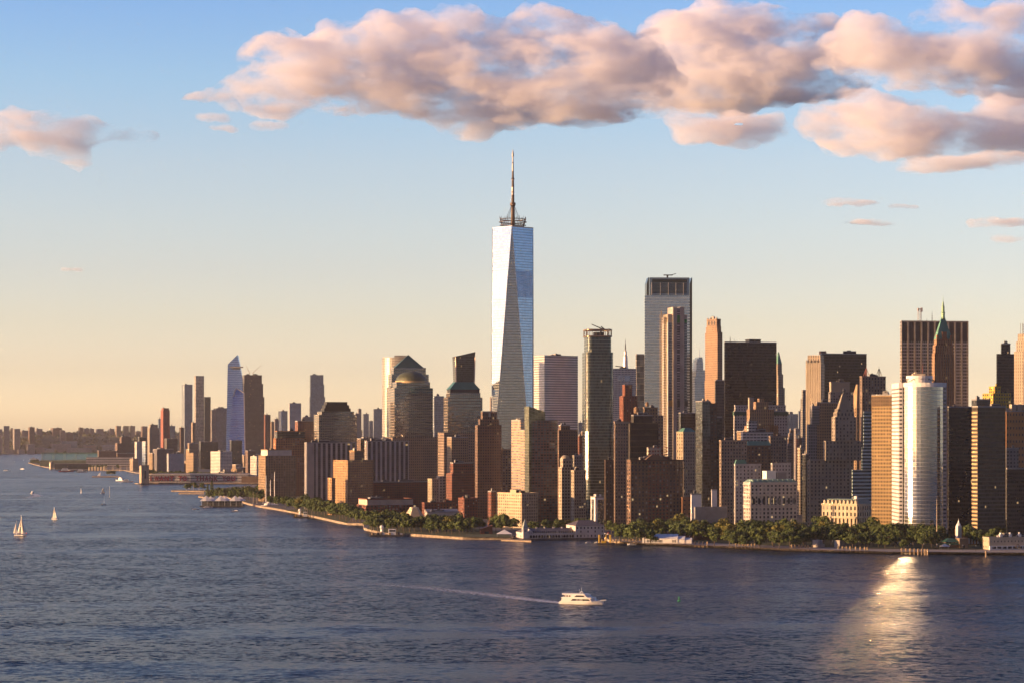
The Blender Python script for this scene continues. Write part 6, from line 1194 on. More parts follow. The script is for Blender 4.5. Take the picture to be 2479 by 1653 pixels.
for i in range(4): m = MB(); xx = t[0]+12+i*9; m.box(xx, xx+2.5, t[2]+4, t[2]+7, t[5]+.02, t[5]+3.5); m.lathe([(1.0, t[5]+3.5), (1.0, t[5]+5), (0, t[5]+5.4)], xx+1.2, t[2]+5.5, 8); m.build('roof_vent', M_WHITE, r)
# hexagonal stepped museum and its wing
def museum():
    D = 2440; k = D/FPX; root = thing('museum', 'pale stone museum stepped like a six-sided ziggurat on the west waterfront', 'museum', (X(1001, D), D+14, GZ)); m = MB(); n = 7; hz_ = Z(1228, D)-GZ
    m.lathe([(14.5, 0), (14.5, 3.6)], n=6, a0=.2)
    for i in range(n):
        r0 = 14.5-i*1.55; z0, z1 = 3.6+(hz_-3.6)*i/n, 3.6+(hz_-3.6)*(i+1)/n; m.lathe([(r0, z0), (r0+.7, z0+.25), (r0, z1), (r0-1.7, z1)], n=6, a0=.2)
    m.lathe([(4.2, hz_), (0, hz_+.5)], n=6, a0=.2); m.build('stepped_stone', plain('museum_stone', (.50, .41, .29), .75, var=.1), root)
    m = MB(); m.lathe([(14.56, 1.0), (14.56, 2.7)], n=6, a0=.2); m.build('window_band', PANE_D, root)
    r, q = tower('museum_wing', 'pale two-storey museum wing with dark window strips right of the ziggurat museum', 2430, 16, [(1028, 1034, 1112, 1240)], [plain('museum_wing_stone', (.46, .42, .37), .75)], cat='museum', plant=2)
    t = q[0]
    for z in (3.4, 7.6): m = MB(); m.box(t[0]+3, t[1]-3, t[2]-.12, t[2]-.02, z, z+1.5); m.build('window_strip', PANE_D, r)
    m = MB(); m.frustum([(t[0], t[2]+3), (t[1], t[2]+3), (t[1], t[3]), (t[0], t[3])], t[5]+.05, [(t[0], t[2]+9), (t[1], t[2]+9), (t[1], t[3]), (t[0], t[3])], t[5]+3.6); m.build('sloped_roof', plain('zinc_roof', (.34, .33, .32), .5, .4), r)
museum()
tower('apartment_building', 'long low brick flats behind the ziggurat museum', 2600, 14, [(1022, 1028, 1124, 1218)], RED, W(3.6, 3.6, .45, .5), cat='apartment building', plant=3)
tower('apartment_building', 'low brick flats with roof gardens below the dark red brick tower', 2560, 22, [(1110, 1124, 1156, 1207)], RED, W(3.6, 3.6, .45, .5), cat='apartment building', plant=3)
def park_lodge():
    D = 2262; root = thing('park_lodge', 'small red brick lodge with a sloped roof left of the white pier building', 'park building', (X(1177, D), D, GZ), R(8)); m = MB(); m.box(-6, 6, -4, 5, 0, 5, bottom=False); m.face([(-6, -4, 5), (6, -4, 9), (6, 5, 9), (-6, 5, 5)]); m.face([(-6, -4, 5), (6, -4, 5), (6, -4, 9)]); m.face([(6, -4, 5), (6, 5, 5), (6, 5, 9), (6, -4, 9)]); m.face([(6, 5, 9), (6, 5, 5), (-6, 5, 5)]); m.build('wall', RED, root)
    m = MB(); m.box(-2.2, 2.2, -4.1, -3.95, .2, 2.6); m.build('archway', M_DARKMETAL, root)
park_lodge()
# ferry pavilion with white peaked roofs, floating at the cove
def peaks():
    D = 3190; k = D/FPX; root = thing('ferry_pavilion', 'glass ferry pavilion on a float with six white peaked roofs', 'ferry terminal', (X(537, D), D+8, 0), R(4))
    m = MB(); m.box(-33, 31, -9, 10, -.5, 1.2); m.build('float', plain('float_dark', (.07, .06, .05), .8), root)
    m = MB(); m.box(-29, 28, -5.5, 7, 1.2, 8.0, bottom=False, bay=3, flr=3.4); m.build('glass_hall', facade('pavilion_glass', (.16, .14, .12), (.16, .17, .15), 3, 3.4, .88, .84, metal=.4, rough=.1), root)
    for i, x in enumerate((-21, 0, 21)):
        for j, (dx, y) in enumerate(((-2.5, -4), (3.5, 5))):
            b = MB(); w = 8.8; z0 = 8.4; b.frustum([(x+dx-w, y-5.5), (x+dx, y-6.5), (x+dx+w, y-5.5), (x+dx+w, y+5.5), (x+dx, y+6), (x+dx-w, y+5.5)], z0, [(x+dx-.3, y-.3), (x+dx, y-.35), (x+dx+.3, y-.3), (x+dx+.3, y+.3), (x+dx, y+.35), (x+dx-.3, y+.3)], 16.0-j*1.2)
            b.build('peaked_roof', M_WHITE, root)
    for i in range(8): q = MB(); q.tube((-30+i*8.4, -8.2, 1.2), (-30+i*8.4, -8.2, 8.6), .3); q.build('post', M_STEEL, root)
    m = MB(); m.tube((-6, 0, 14), (-6, 0, 23), .3, .15); m.build('mast', M_DARKMETAL, root)
peaks()
# spit piers left of the pavilion
def spit(pts, label, px, extra=None):
    q = [P(x, y) for x, y in pts]; m = MB(); m.prism(q, -.8, 1.9); o = m.build('jetty', plain('jetty_timber', (.25, .19, .13), .9, var=.3)); tag(o, label, 'jetty')
spit([(414, 1189), (494, 1190.5), (494, 1186.5), (418, 1187)], 'upper low jetty reaching left of the ferry pavilion', 450); spit([(432, 1195), (494, 1195.5), (494, 1193), (436, 1192)], 'lower low jetty reaching left of the ferry pavilion', 460); spit([(480, 1203), (500, 1206), (500, 1201), (482, 1199.5)], 'stub jetty touching the ferry pavilion', 490)
for px, D, k, s in [(452, 4010, 5, 1.0), (459, 4020, 6, .9), (472, 4015, 1, 1.0), (490, 4010, 5, 1.0), (268, 5480, 1, .9), (275, 5490, 0, .85), (261, 5480, 5, .9)]:
    plant(k, px, D, s, '%s tree on the %s' % (KIND[k], 'low jetty left of the ferry pavilion' if px > 400 else 'thin jetty by the far moored white yacht'), 'trees on the jetties')
flagpole(468, 4000, 17, 'bare pole on the low jetty left of the ferry pavilion', .35); flagpole(482, 4005, 20, 'taller reddish pole on the low jetty left of the ferry pavilion', .35)
spit([(222, 1154.5), (290, 1154.5), (290, 1152.5), (225, 1152.5)], 'thin jetty with a white sail-shaped sculpture, left of the moored white yacht', 250)
m = MB(); D = 5480; m.loft([[(x*(1-f)+4*f, y, f*9.0) for x, y in ((-4, -.3), (4, -.3), (4, .3), (-4, .3))] for f in (0, .3, .6, .85, .99)]); o = m.build('sail_sculpture', M_WHITE); o.location = (X(239, D), D, 1.9); tag(o, 'white sail-shaped sculpture on the thin jetty', 'sculpture')
# ------------------------------------------------------------------ lettered pier and its tower
def pier40():
    D = 4690; k = D/FPX; root = thing('pier_shed', 'long pier shed with big magenta words along its side', 'pier building', (X(470, D), D, 0)); u = lambda px: (px-470)*k; zz = lambda y: Z(y, D)
    m = MB(); m.box(u(352), u(640), -14, 190, -.6, 2.6); m.build('pier_deck', plain('jetty_timber', (.25, .19, .13), .9), root)
    m = MB(); m.box(u(359), u(600), 0, 150, 2.61, zz(1147), 0, 1, bottom=False, bay=5, flr=5.6); m.build('wall', [facade('shed_bands', (.40, .37, .37), (.10, .10, .11), 5, 5.6, .94, .40, rough=.2, wrough=.7), M_ROOF], root)
    m = MB(); m.box(u(585), u(634), -3, 60, 2.61, zz(1152), 0, 0, bottom=False); m.build('brick_annex', BROWN, root)
    for i in range(40): q = MB(); q.tube((u(362+i*5.8), 2, zz(1147)), (u(362+i*5.8), 2, zz(1144)), .25, n=4); q.build('fence_post', M_DARKMETAL, root)
    mg = plain('magenta_letters', (.16, .012, .035), .6); pw = plain('letter_edge', (.42, .33, .35), .6)
    spans = [('I', 363, 368), ('WANT', 373, 422), ('TO', 431, 453), ('THANK', 472, 529), ('YOU', 537, 570)]
    for word, a, b in spans:
        n = len(word); st = (b-a)/n
        for i, ch in enumerate(word):
            for mat, off, thick in ((mg, 0, .5), (pw, .9, .2)):
                cu = bpy.data.curves.new('letter', 'FONT'); cu.body = ch; cu.size = 1; cu.extrude = .02; cu.offset = .035; cu.align_x = 'CENTER'
                tmp = bpy.data.objects.new('tmp', cu); C.collection.objects.link(tmp); dg = bpy.context.evaluated_depsgraph_get(); me = bpy.data.meshes.new_from_object(tmp.evaluated_get(dg)); bpy.data.objects.remove(tmp)
                xs = [v.co.x for v in me.vertices]; ys = [v.co.y for v in me.vertices]; w = st*k*(.84 if ch != 'I' else .7); h = 10.4
                for v in me.vertices:
                    x = (v.co.x-min(xs))/(max(xs)-min(xs))-.5; y = (v.co.y-min(ys))/(max(ys)-min(ys)); v.co = (x*w+off, (-.9 if off == 0 else -.35)+v.co.z*8*(1), zz(1163.3)+y*h-off*.5)
                me.materials.clear(); me.materials.append(mat); o = link(bpy.data.objects.new('letter' if off == 0 else 'letter_edge', me))
                if off == 0: o.parent = root; o.location = (u(a+(i+.5)*st), 0, 0); last = o
                else: o.parent = last
    D = 4660; root = thing('vent_tower', 'square stone ventilation tower with a dark niche at the end of the lettered pier', 'tower', (X(349, D), D, 0), R(24)); k = D/FPX; m = MB(); hw = 8.3; H = Z(1126, D)
    m.box(-hw, hw, -hw, hw, -.5, H, bottom=False); m.box(-hw-.5, hw+.5, -hw-.5, hw+.5, H*.88, H*.9); m.build('shaft', plain('vent_stone', (.42, .33, .22), .8), root)
    for a in range(6):
        q = MB(); x = -hw+1.2+a*2.8; q.box(x, x+1.6, -hw-.05, -hw+1, H, H+1.6); q.build('battlement', DKBROWN, root)
    m = MB(); m.box(-1.6, 1.6, -hw-.12, -hw-.02, H*.3, H*.72); m.build('niche', M_DARKMETAL, root); m = MB(); m.box(-hw-8, hw+8, -hw-7, hw+8, -.8, 1.6); m.build('base_quay', plain('jetty_timber', (.25, .19, .13), .9), root)
pier40()
# chelsea driving range: netting on tall poles over a long shed
def netting():
    D = 7150; k = D/FPX; root = thing('driving_range', 'green netted driving range on tall poles at the far left pier', 'sports netting', (X(168, D), D, 0)); u = lambda px: (px-168)*k; zt, zb = Z(1095, D), 3.0
    g = NG('green_net'); tr = g.n('ShaderNodeBsdfTransparent'); mxn = g.n('ShaderNodeMixShader'); mxn.inputs[0].default_value = .26; g.set(Base_Color=(.02, .22, .16), Roughness=.9); g.l(tr.outputs[0], mxn.inputs[1]); g.l(g.b.outputs[0], mxn.inputs[2]); g.l(mxn.outputs[0], g.t.nodes['Material Output'].inputs[0])
    for (x0, y0, x1, y1) in ((u(101), 0, u(236), 0), (u(101), 0, u(104), 150), (u(104), 150, u(236), 150)):
        m = MB(); m.face([(x0, y0, zb), (x1, y1, zb), (x1, y1, zt), (x0, y0, zt)]); m.build('net_panel', g.mat, root)
    for px in (101, 104, 128, 131, 155, 158, 182, 185, 209, 212, 236): q = MB(); q.tube((u(px), -.5, 1), (u(px), -.5, zt+1), .7, .5, 5); q.build('pole', plain('net_pole', (.10, .16, .11), .7), root)
    m = MB(); m.tube((u(101), 0, zt), (u(236), 0, zt), .6, n=4); m.build('top_cable', M_DARKMETAL, root)
    m = MB(); m.box(u(104), u(300), -45, -6, 2.7, Z(1113, D-45), 0, 1, bottom=False, bay=8, flr=6); m.build('shed', [facade('green_shed', (.07, .10, .075), (.05, .06, .055), 8, 6, .9, .4, rough=.4, wrough=.8), M_ROOF], root)
netting()
for px, D, k, s in [(78, 7600, 0, 1.0), (84, 7550, 1, 1.05), (90, 7500, 4, 1.1), (95, 7450, 3, .9), (218, 6500, 0, .8), (226, 6490, 1, .8), (236, 6480, 4, .8), (246, 6480, 0, .8), (255, 6470, 3, .85), (286, 6450, 1, .9)]:
    plant(k, px, D, s, '%s tree at the %s of the green netted range' % (KIND[k], 'tip' if px < 100 else 'foot'), 'trees by the netted range')
tower('pier_shed', 'dark green pier shed in front of the netted range', 6520, 8, [(128, 132, 214, 1122)], F_DARKG, cat='pier building', plant=0, z0=1.0)
tower('pier_house', 'small cream pier head house at the left end of the dark green shed', 6560, 20, [(119, 123, 130, 1119)], CREAM, cat='pier building', plant=1, z0=1.0)
tower('pier_shed', 'long pale-roofed pier shed below the brown terminal wings', 6900, 6, [(205, 208, 328, 1107)], facade('pale_shed', (.40, .38, .38), (.06, .06, .07), 6, 7, .9, .45, rough=.3), cat='pier building', plant=0, z0=1.0, roofm=M_WHITE)
for i in range(6):
    px = 217+i*7.2; D = 6330; m = MB(); m.lathe([(3.2, 0), (3.3, 9+i % 3*1.2), (2.4, 10+i % 3*1.2), (0, 10.2+i % 3)], n=10); o = m.build('storage_silo', plain('silo_cream', (.50, .40, .27), .8)); o.location = (X(px, D), D, 1.0); tag(o, 'cream storage silo in the row on the far left pier', 'silo', 'row of cream silos')
for i, px in enumerate((257, 273.5, 291, 308, 325)):
    D = 6250; root = thing('docking_gantry', 'steel docking gantry, %s from the left, left of the ventilation tower' % ('first', 'second', 'third', 'fourth', 'fifth')[i], 'gantry', (X(px, D), D, 0), 0, 'steel docking gantries')
    m = MB(); [m.tube((s*2.2, 0, -1), (s*2.2, 0, 13), .6, n=6) for s in (-1, 1)]; m.build('column', plain('frame_tan', (.42, .34, .26), .7), root); m = MB(); m.box(-2.8, 2.8, -.5, .5, 13, 14.4); m.box(-2.2, 2.2, -.3, .3, 7, 7.8); m.build('crossbeam', plain('frame_tan', (.42, .34, .26), .7), root)
# quay cars seen in the dark gap
def car(px, D, rz, mat, label):
    root = thing('parked_car', label, 'car', (X(px, D), D, GZ+.02), rz, 'cars on the waterfront street'); m = MB(); m.box(-2.2, 2.2, -.9, .9, .35, .95); m.frustum([(-1.5, -.85), (1.3, -.85), (1.3, .85), (-1.5, .85)], .95, [(-1.1, -.7), (.7, -.7), (.7, .7), (-1.1, .7)], 1.5); m.build('body', mat, root)
    for a in (-1.35, 1.35):
        for b in (-.85, .85): q = MB(); q.tube((a, b-.1, .35), (a, b+.1, .35), .35, n=10); q.build('wheel', M_DARKMETAL, root)
for i, (px, D, rz) in enumerate([(1468, 2215, 1.3), (1471, 2235, 1.3), (1476, 2200, 1.2), (1464, 2250, 1.35), (1473, 2262, 1.3), (1912, 2240, 1.4), (1917, 2290, 1.4), (1910, 2330, 1.4), (1918, 2380, 1.4), (1913, 2450, 1.4)]):
    car(px, D, rz, M_WHITE if i % 2 else plain('car_red', (.3, .03, .02), .35), '%s car %s' % ('white' if i % 2 else 'red', 'in the dark gap right of the white pier building' if i < 5 else 'in the street canyon beside the white mansard building'))

# lamp posts along the promenade
lp = None
for k in range(26):
    px = 1575+k*31.5; D = DW(1318+(px-1683)*.0355)+9; lb = 'slim lamp post on the promenade, before the %s' % nearf(px)
    if lp is None:
        lp = thing('lamp_post', lb, 'lamp post', (0, 0, GZ), 0, 'lamp posts along the promenade'); m = MB(); m.tube((0, 0, 0), (0, 0, 4.6), .12, .08); m.build('pole', M_DARKMETAL, lp); m = MB(); m.lathe([(.0, 4.6), (.32, 4.8), (.36, 5.2), (.0, 5.5)], n=8); m.build('lamp_head', M_WHITE, lp); o = lp
    else: o = copy_tree(lp)
    o.location = (X(px, D), D, GZ); o['label'] = lb
# ------------------------------------------------------------------ boats
def hull_mb(L, B, H, sheer=.6, draft=.4, n=12, m=0):
    rings = []
    for i in range(n+1):
        f = i/n; x = -L/2+L*f; w = B/2*(1-max(0, (f-.55)/.45)**2.2)*(.86+.14*min(1, f*5)); w = max(w, .04); z = H+sheer*max(0, (f-.4)/.6)**2; fl = .78-.25*max(0, (f-.6)/.4)
        rings.append([(x, -w, z), (x-.04*L*max(0, f-.85), -w*fl, -draft), (x-.04*L*max(0, f-.85), w*fl, -draft), (x, w, z)])
    b = MB(); b.loft(rings, m); return b
def cruise_yacht():
    D = DW(1461); root = thing('cruise_boat', 'white three-deck cruise yacht under way with dark window bands', 'boat', (X(1409, D), D, 0), R(-16)); root.scale = (1.02, 1, .80); L = 27.0; wt = plain('yacht_white', (.80, .77, .73), .3, var=.04)
    hull_mb(L, 6.6, 2.1, 1.0).build('hull', wt, root)
    m = MB(); m.frustum([(-L*.47, -2.9), (L*.25, -2.9), (L*.36, -1.2), (L*.36, 1.2), (L*.25, 2.9), (-L*.47, 2.9)], 2.0, [(-L*.44, -2.8), (L*.20, -2.8), (L*.29, -1.1), (L*.29, 1.1), (L*.20, 2.8), (-L*.44, 2.8)], 4.6)
    m.frustum([(-L*.46, -3.0), (L*.24, -3.0), (L*.32, -1.2), (L*.32, 1.2), (L*.24, 3.0), (-L*.46, 3.0)], 4.6, [(-L*.46, -3.0), (L*.24, -3.0), (L*.31, -1.2), (L*.31, 1.2), (L*.24, 3.0), (-L*.46, 3.0)], 5.2)
    m.build('main_deck', wt, root)
    m = MB(); m.frustum([(-L*.40, -2.7), (L*.14, -2.7), (L*.24, -1.0), (L*.24, 1.0), (L*.14, 2.7), (-L*.40, 2.7)], 5.2, [(-L*.40, -2.6), (L*.08, -2.6), (L*.17, -1.0), (L*.17, 1.0), (L*.08, 2.6), (-L*.40, 2.6)], 7.3)
    m.frustum([(-L*.44, -2.9), (L*.10, -2.9), (L*.20, -1.1), (L*.20, 1.1), (L*.10, 2.9), (-L*.44, 2.9)], 7.3, [(-L*.44, -2.8), (L*.06, -2.8), (L*.13, -1.0), (L*.13, 1.0), (L*.06, 2.8), (-L*.44, 2.8)], 8.1); m.build('upper_deck', wt, root)
    for x0, x1, z0, z1, y0, y1 in ((-L*.24, L*.22, 2.7, 4.1, 2.92, 2.86), (-L*.16, L*.10, 5.6, 6.9, 2.70, 2.62)):
        for s in (-1, 1): m = MB(); q = [(x0, s*y0, z0), (x1, s*y0, z0), (x1-1.2, s*y1, z1), (x0+1.2, s*y1, z1)]; m.face(q); m.face([(a, b-s*.2, c) for a, b, c in q][::-1]); m.build('window_band', PANE_D, root)
    for z0, z1, xa, xb in ((2.9, 4.2, .347, .307), (5.5, 7.0, .238, .185)): m = MB(); m.face([(L*xa, -1.0, z0), (L*xa, 1.0, z0), (L*xb, .9, z1), (L*xb, -.9, z1)]); m.build('windscreen', PANE_D, root)
    for i in range(3): m = MB(); m.box(-L*.40+i*1.6, -L*.36+i*1.6, -2.74, -2.62, 5.7, 6.8); m.build('window', PANE_D, root)
    m = MB()
    for s in (-1, 1):
        m.tube((-L*.42, s*2.6, 9.1), (L*.02, s*2.6, 9.1), .05, n=4); m.tube((-L*.42, s*2.6, 8.6), (L*.02, s*2.6, 8.6), .04, n=4)
        for i in range(9): m.tube((-L*.42+i*1.45, s*2.6, 8.1), (-L*.42+i*1.45, s*2.6, 9.1), .05, n=4)
    m.build('railing', M_STEEL, root)
    m = MB(); m.tube((-1.5, 0, 8.1), (-.3, 0, 10.2), .22, .12); m.tube((.6, 0, 8.1), (-.3, 0, 10.2), .15, .1); m.box(-.9, .3, -1, 1, 9.4, 9.6); m.tube((-.4, .8, 9.6), (-.4, .8, 12.6), .05); m.tube((-1.4, -.6, 8.1), (-1.4, -.6, 11.6), .04); m.build('radar_mast', wt, root)
    m = MB(); m.box(L*.42, L*.56, -.5, .5, 3.0, 3.25); m.tube((L*.44, 0, 3.2), (L*.56, 0, 4.0), .05); m.build('bow_pulpit', wt, root)
    m = MB(); m.box(-L*.53, -L*.46, -2.4, 2.4, .35, .7); m.build('swim_platform', wt, root)
    g = NG('wake_foam'); p = g.obj(); nz = g.noise(p, .5, 5, .7); tr = g.n('ShaderNodeBsdfTransparent'); mx_ = g.n('ShaderNodeMixShader'); s = g.n('ShaderNodeSeparateXYZ'); g.l(g.n('ShaderNodeUVMap', uv_map='UVMap').outputs[0], s.inputs[0])
    fade = g.math('MULTIPLY', g.math('SUBTRACT', 1.0, s.outputs[0]), g.ramp(nz, (.42, .62, 0, 1))); edge = g.math('SUBTRACT', 1.0, g.math('ABSOLUTE', g.math('SUBTRACT', g.math('MULTIPLY', s.outputs[1], 2.0), 1.0)))
    g.l(g.math('MINIMUM', g.math('MULTIPLY', g.math('MULTIPLY', fade, edge), 1.9), .95), mx_.inputs[0]); g.set(Base_Color=(.85, .85, .85), Roughness=.8); g.l(tr.outputs[0], mx_.inputs[1]); g.l(g.b.outputs[0], mx_.inputs[2]); g.l(mx_.outputs[0], g.t.nodes['Material Output'].inputs[0])
    def strip(pts, w0, w1, label):
        m = MB(); q = [Vector((*P(x, y), .12)) for x, y in pts]; n = len(q)-1
        for i in range(n):
            f0, f1 = i/n, (i+1)/n; d = (q[i+1]-q[i]).normalized(); s_ = Vector((-d.y, d.x, 0)); a, b = w0+(w1-w0)*f0, w0+(w1-w0)*f1
            m.face([q[i]-s_*a, q[i+1]-s_*b, q[i+1]+s_*b, q[i]+s_*a], 0, [(f0, 0), (f1, 0), (f1, 1), (f0, 1)])
        o = m.build('wake', g.mat); tag(o, label, 'wake', kind='stuff')
    strip([(1366, 1459), (1330, 1455.5), (1290, 1451), (1240, 1445), (1180, 1438), (1110, 1430), (1020, 1421), (900, 1412), (760, 1404)], 6.5, 20.0, 'white foam wake trailing left behind the cruise yacht')
    strip([(1365, 1464), (1400, 1467), (1440, 1469), (1462, 1466)], 2.6, 2.0, 'thin bow wave along the side of the cruise yacht')
    strip([(82, 1195), (92, 1199), (70, 1203), (84, 1206)], 9, 16, 'short wake of the small motor yacht on the left')
cruise_yacht()
def buoy():
    D = DW(1454); root = thing('channel_buoy', 'small green channel buoy right of the cruise yacht', 'buoy', (X(1644, D), D, 0)); gm = plain('buoy_green', (.01, .20, .06), .5)
    m = MB(); m.lathe([(0, -.5), (1.05, -.5), (1.1, .5), (.75, .75), (0, .8)], n=14); m.build('float', gm, root); m = MB()
    for i in range(4): a = i*1.57; m.tube((.6*math.cos(a), .6*math.sin(a), .7), (.25*math.cos(a), .25*math.sin(a), 2.6), .07, n=5)
    m.lathe([(.5, 1.5), (.5, 2.4), (.3, 2.5)], n=8); m.build('cage', gm, root); m = MB(); m.lathe([(.18, 2.6), (.18, 3.1), (0, 3.2)], n=8); m.build('lamp', gm, root)
buoy()
M_SAIL = plain('sail_cloth', (.72, .66, .56), .75, var=.06); M_HULLW = plain('hull_white', (.70, .68, .64), .4, var=.06); M_HULLD = plain('hull_dark', (.06, .06, .07), .5)
def sail(root, a, b, c, belly=.6, name='sail'):
    """a tack, b clew, c head: a curved cloth a few centimetres thick"""
    a, b, c = Vector(a), Vector(b), Vector(c); m = MB(); n = 7; G = []
    for j in range(n+1):
        f = j/n; l, r = a.lerp(c, f), b.lerp(c, f); G.append([l.lerp(r, i/5)+Vector((0, -belly*math.sin(math.pi*i/5)*math.sin(math.pi*(f*.8+.1)), 0)) for i in range(6)])
    for j in range(n):
        for i in range(5):
            q = [G[j][i], G[j][i+1], G[j+1][i+1], G[j+1][i]]; m.face(q); m.face([p+Vector((0, .05, 0)) for p in q][::-1])
    return m.build(name, M_SAIL, root)
def sloop(px, yb, yt, rz, label, L=None, hull=None, jib=True, main=True):
    D = DW(yb); H = (yb-yt)*D/FPX; L = L or H*.72; root = thing('sailboat', label, 'sailboat', (X(px, D), D, 0), R(rz), 'sailing boats on the river'); hull_mb(L, L*.27, L*.085, L*.03).build('hull', hull or M_HULLW, root)
    m = MB(); m.frustum([(-L*.22, -L*.07), (L*.16, -L*.06), (L*.16, L*.06), (-L*.22, L*.07)], L*.08, [(-L*.2, -L*.06), (L*.1, -L*.05), (L*.1, L*.05), (-L*.2, L*.06)], L*.135); m.build('cabin', M_HULLW, root)
    m = MB(); m.tube((L*.08, 0, 0), (L*.08, 0, H), .11, .06); m.tube((L*.08, 0, L*.19), (-L*.34, 0, L*.19), .08); m.build('mast', M_STEEL, root)
    if main: sail(root, (L*.07, 0, L*.2), (-L*.34, 0, L*.2), (L*.07, 0, H*.98), .5, 'mainsail')
    if jib: sail(root, (L*.46, 0, L*.13), (L*.1, -.3, L*.17), (L*.09, 0, H*.86), .5, 'jib')
    return root
def ketch():
    D = DW(1296); H = (1296-1246)*D/FPX; L = 13.2; root = thing('sailboat', 'two-masted sailboat with cream sails, nearest boat at the left', 'sailboat', (X(50, D), D, 0), R(-12), 'sailing boats on the river'); hull_mb(L, 3.6, 1.2, .5).build('hull', M_HULLW, root)
    m = MB(); m.frustum([(-3.5, -1), (2.5, -.9), (2.5, .9), (-3.5, 1)], 1.15, [(-3.2, -.8), (1.8, -.7), (1.8, .7), (-3.2, .8)], 1.9); m.build('cabin', M_HULLD, root)
    for x, h in ((.6, H), (-4.6, H*.74)): m = MB(); m.tube((x, 0, 0), (x, 0, h), .12, .06); m.tube((x, 0, 2.6), (x-4, 0, 2.6), .08); m.build('mast', M_STEEL, root)
    sail(root, (5.2, 0, 2.3), (.9, -.6, 2.2), (.7, 0, H*.98), 1.0, 'jib'); sail(root, (.4, 0, 2.7), (-3.6, -.5, 2.7), (.5, 0, H*.82), .7, 'mainsail'); sail(root, (-4.8, 0, 2.5), (-8.0, -.3, 2.6), (-4.7, 0, H*.70), .5, 'mizzen_sail')
    m = MB(); m.box(5.6, 7.0, -.04, .04, 2.4, 3.4); m.tube((6.0, 0, 1.5), (6.0, 0, 3.4), .05); m.build('red_flag', plain('flag_red', (.4, .05, .03), .7), root)
ketch()
sloop(132, 1256, 1226, 160, 'lone white-sailed sloop right of the two-masted boat', 8.5)
sloop(196, 1192.5, 1179, 120, 'small cream-sailed boat left of the close pair', 7, main=True, jib=False); sloop(249, 1193.5, 1179, 25, 'left boat of the close pair with a wide triangular sail', 8.5); sloop(265, 1203, 1176, 100, 'right boat of the close pair with one tall thin sail', 8, jib=False); sloop(251, 1221, 1200, 30, 'bare-masted boat below the close pair', 8, main=False, jib=False, hull=M_HULLD)
def motor(px, yb, L, rz, label, decks=1, hull=None, D=None):
    D = D or DW(yb); root = thing('motor_boat', label, 'motor boat', (X(px, D), D, 0), R(rz), 'motor boats on the river'); hull_mb(L, L*.28, L*.07, L*.04).build('hull', hull or M_HULLW, root); z = L*.07
    for i in range(decks):
        f = 1-.22*i; m = MB(); m.frustum([(-L*.34*f, -L*.11*f), (L*.18*f, -L*.11*f), (L*.18*f, L*.11*f), (-L*.34*f, L*.11*f)], z, [(-L*.32*f, -L*.10*f), (L*.10*f, -L*.09*f), (L*.10*f, L*.09*f), (-L*.32*f, L*.10*f)], z+L*.085); m.build('cabin', M_HULLW, root)
        q = MB(); q.box(-L*.26*f, L*.08*f, -L*.108*f, -L*.09*f, z+L*.03, z+L*.06); q.build('window_band', PANE_D, root); z += L*.085
    m = MB(); m.tube((-L*.1, 0, z), (-L*.1, 0, z+L*.14), .08, .04); m.build('mast', M_STEEL, root); return root
motor(79.5, 1194, 15, 75, 'small three-deck motor yacht near the left edge', 3); motor(474, 1232.5, 9.5, 8, 'white speedboat below the ferry pavilion', 1); motor(570, 1236.5, 9, 170, 'dark launch right of the white speedboat', 1, M_HULLD); motor(314, 1233, 4.5, 20, 'tiny grey dinghy in mid river', 1)
motor(83, 1111.5, 38, 8, 'pale ferry far up the river near the green netting', 2); motor(54, 1135, 18, 150, 'small white motor boat far up the river', 1); motor(16, 1139, 20, 0, 'low orange-lit barge-like boat far up the river at the left edge', 1); motor(35, 1117, 9, 20, 'tiny speck of a boat far up the river', 1); motor(57, 1113, 10, 100, 'tiny mast-bearing boat beside the pale far ferry', 1)
motor(503, 1222, 14, 8, 'white water taxi berthed at the left end of the ferry pavilion', 1, D=3150); motor(290, 1163, 24, 150, 'white moored yacht left of the ventilation tower', 3); motor(308, 1166, 26, 8, 'white dinner boat moored between the yacht and the ventilation tower', 2)
motor(160, 1141, 42, 8, 'red-hulled tugboat under the far left pier', 2, plain('tug_red', (.25, .04, .03), .6)); motor(197, 1142, 32, 8, 'grey vessel with a pale wheelhouse at the far left pier', 2, plain('hull_grey', (.2, .2, .21), .6))
for px, yb, L, lb in ((1449, 1310, 8, 'small orange-lit work boat under the white pier building'), (1424, 1310, 6, 'tiny launch under the white pier building'), (1530, 1315, 9, 'white boat tied in the slip left of the marquee')): motor(px, yb, L, 20, lb, 1, D=DW(yb)-25)
def superyacht():
    D = 3175; root = thing('sailing_yacht', 'large white three-masted sailing yacht berthed before the tan punched-window block', 'sailing yacht', (X(655, D), D, 0), R(64)); L = 42; hull_mb(L, 8, 3, 1.2).build('hull', M_HULLW, root)
    m = MB(); m.frustum([(-14, -3), (8, -2.6), (8, 2.6), (-14, 3)], 3, [(-12, -2.6), (5, -2.2), (5, 2.2), (-12, 2.6)], 5.8); m.frustum([(-8, -2), (2, -2), (2, 2), (-8, 2)], 5.8, [(-7, -1.7), (1, -1.7), (1, 1.7), (-7, 1.7)], 8); m.build('deckhouse', M_HULLW, root)
    for x, h in ((-12, 46), (0, 39), (11, 51)):
        m = MB(); m.tube((x, 0, 2), (x, 0, h), .75, .45, 8); m.tube((x, 0, 6.5), (x-9, 0, 6.5), .45); m.build('mast', M_WHITE, root)
superyacht()
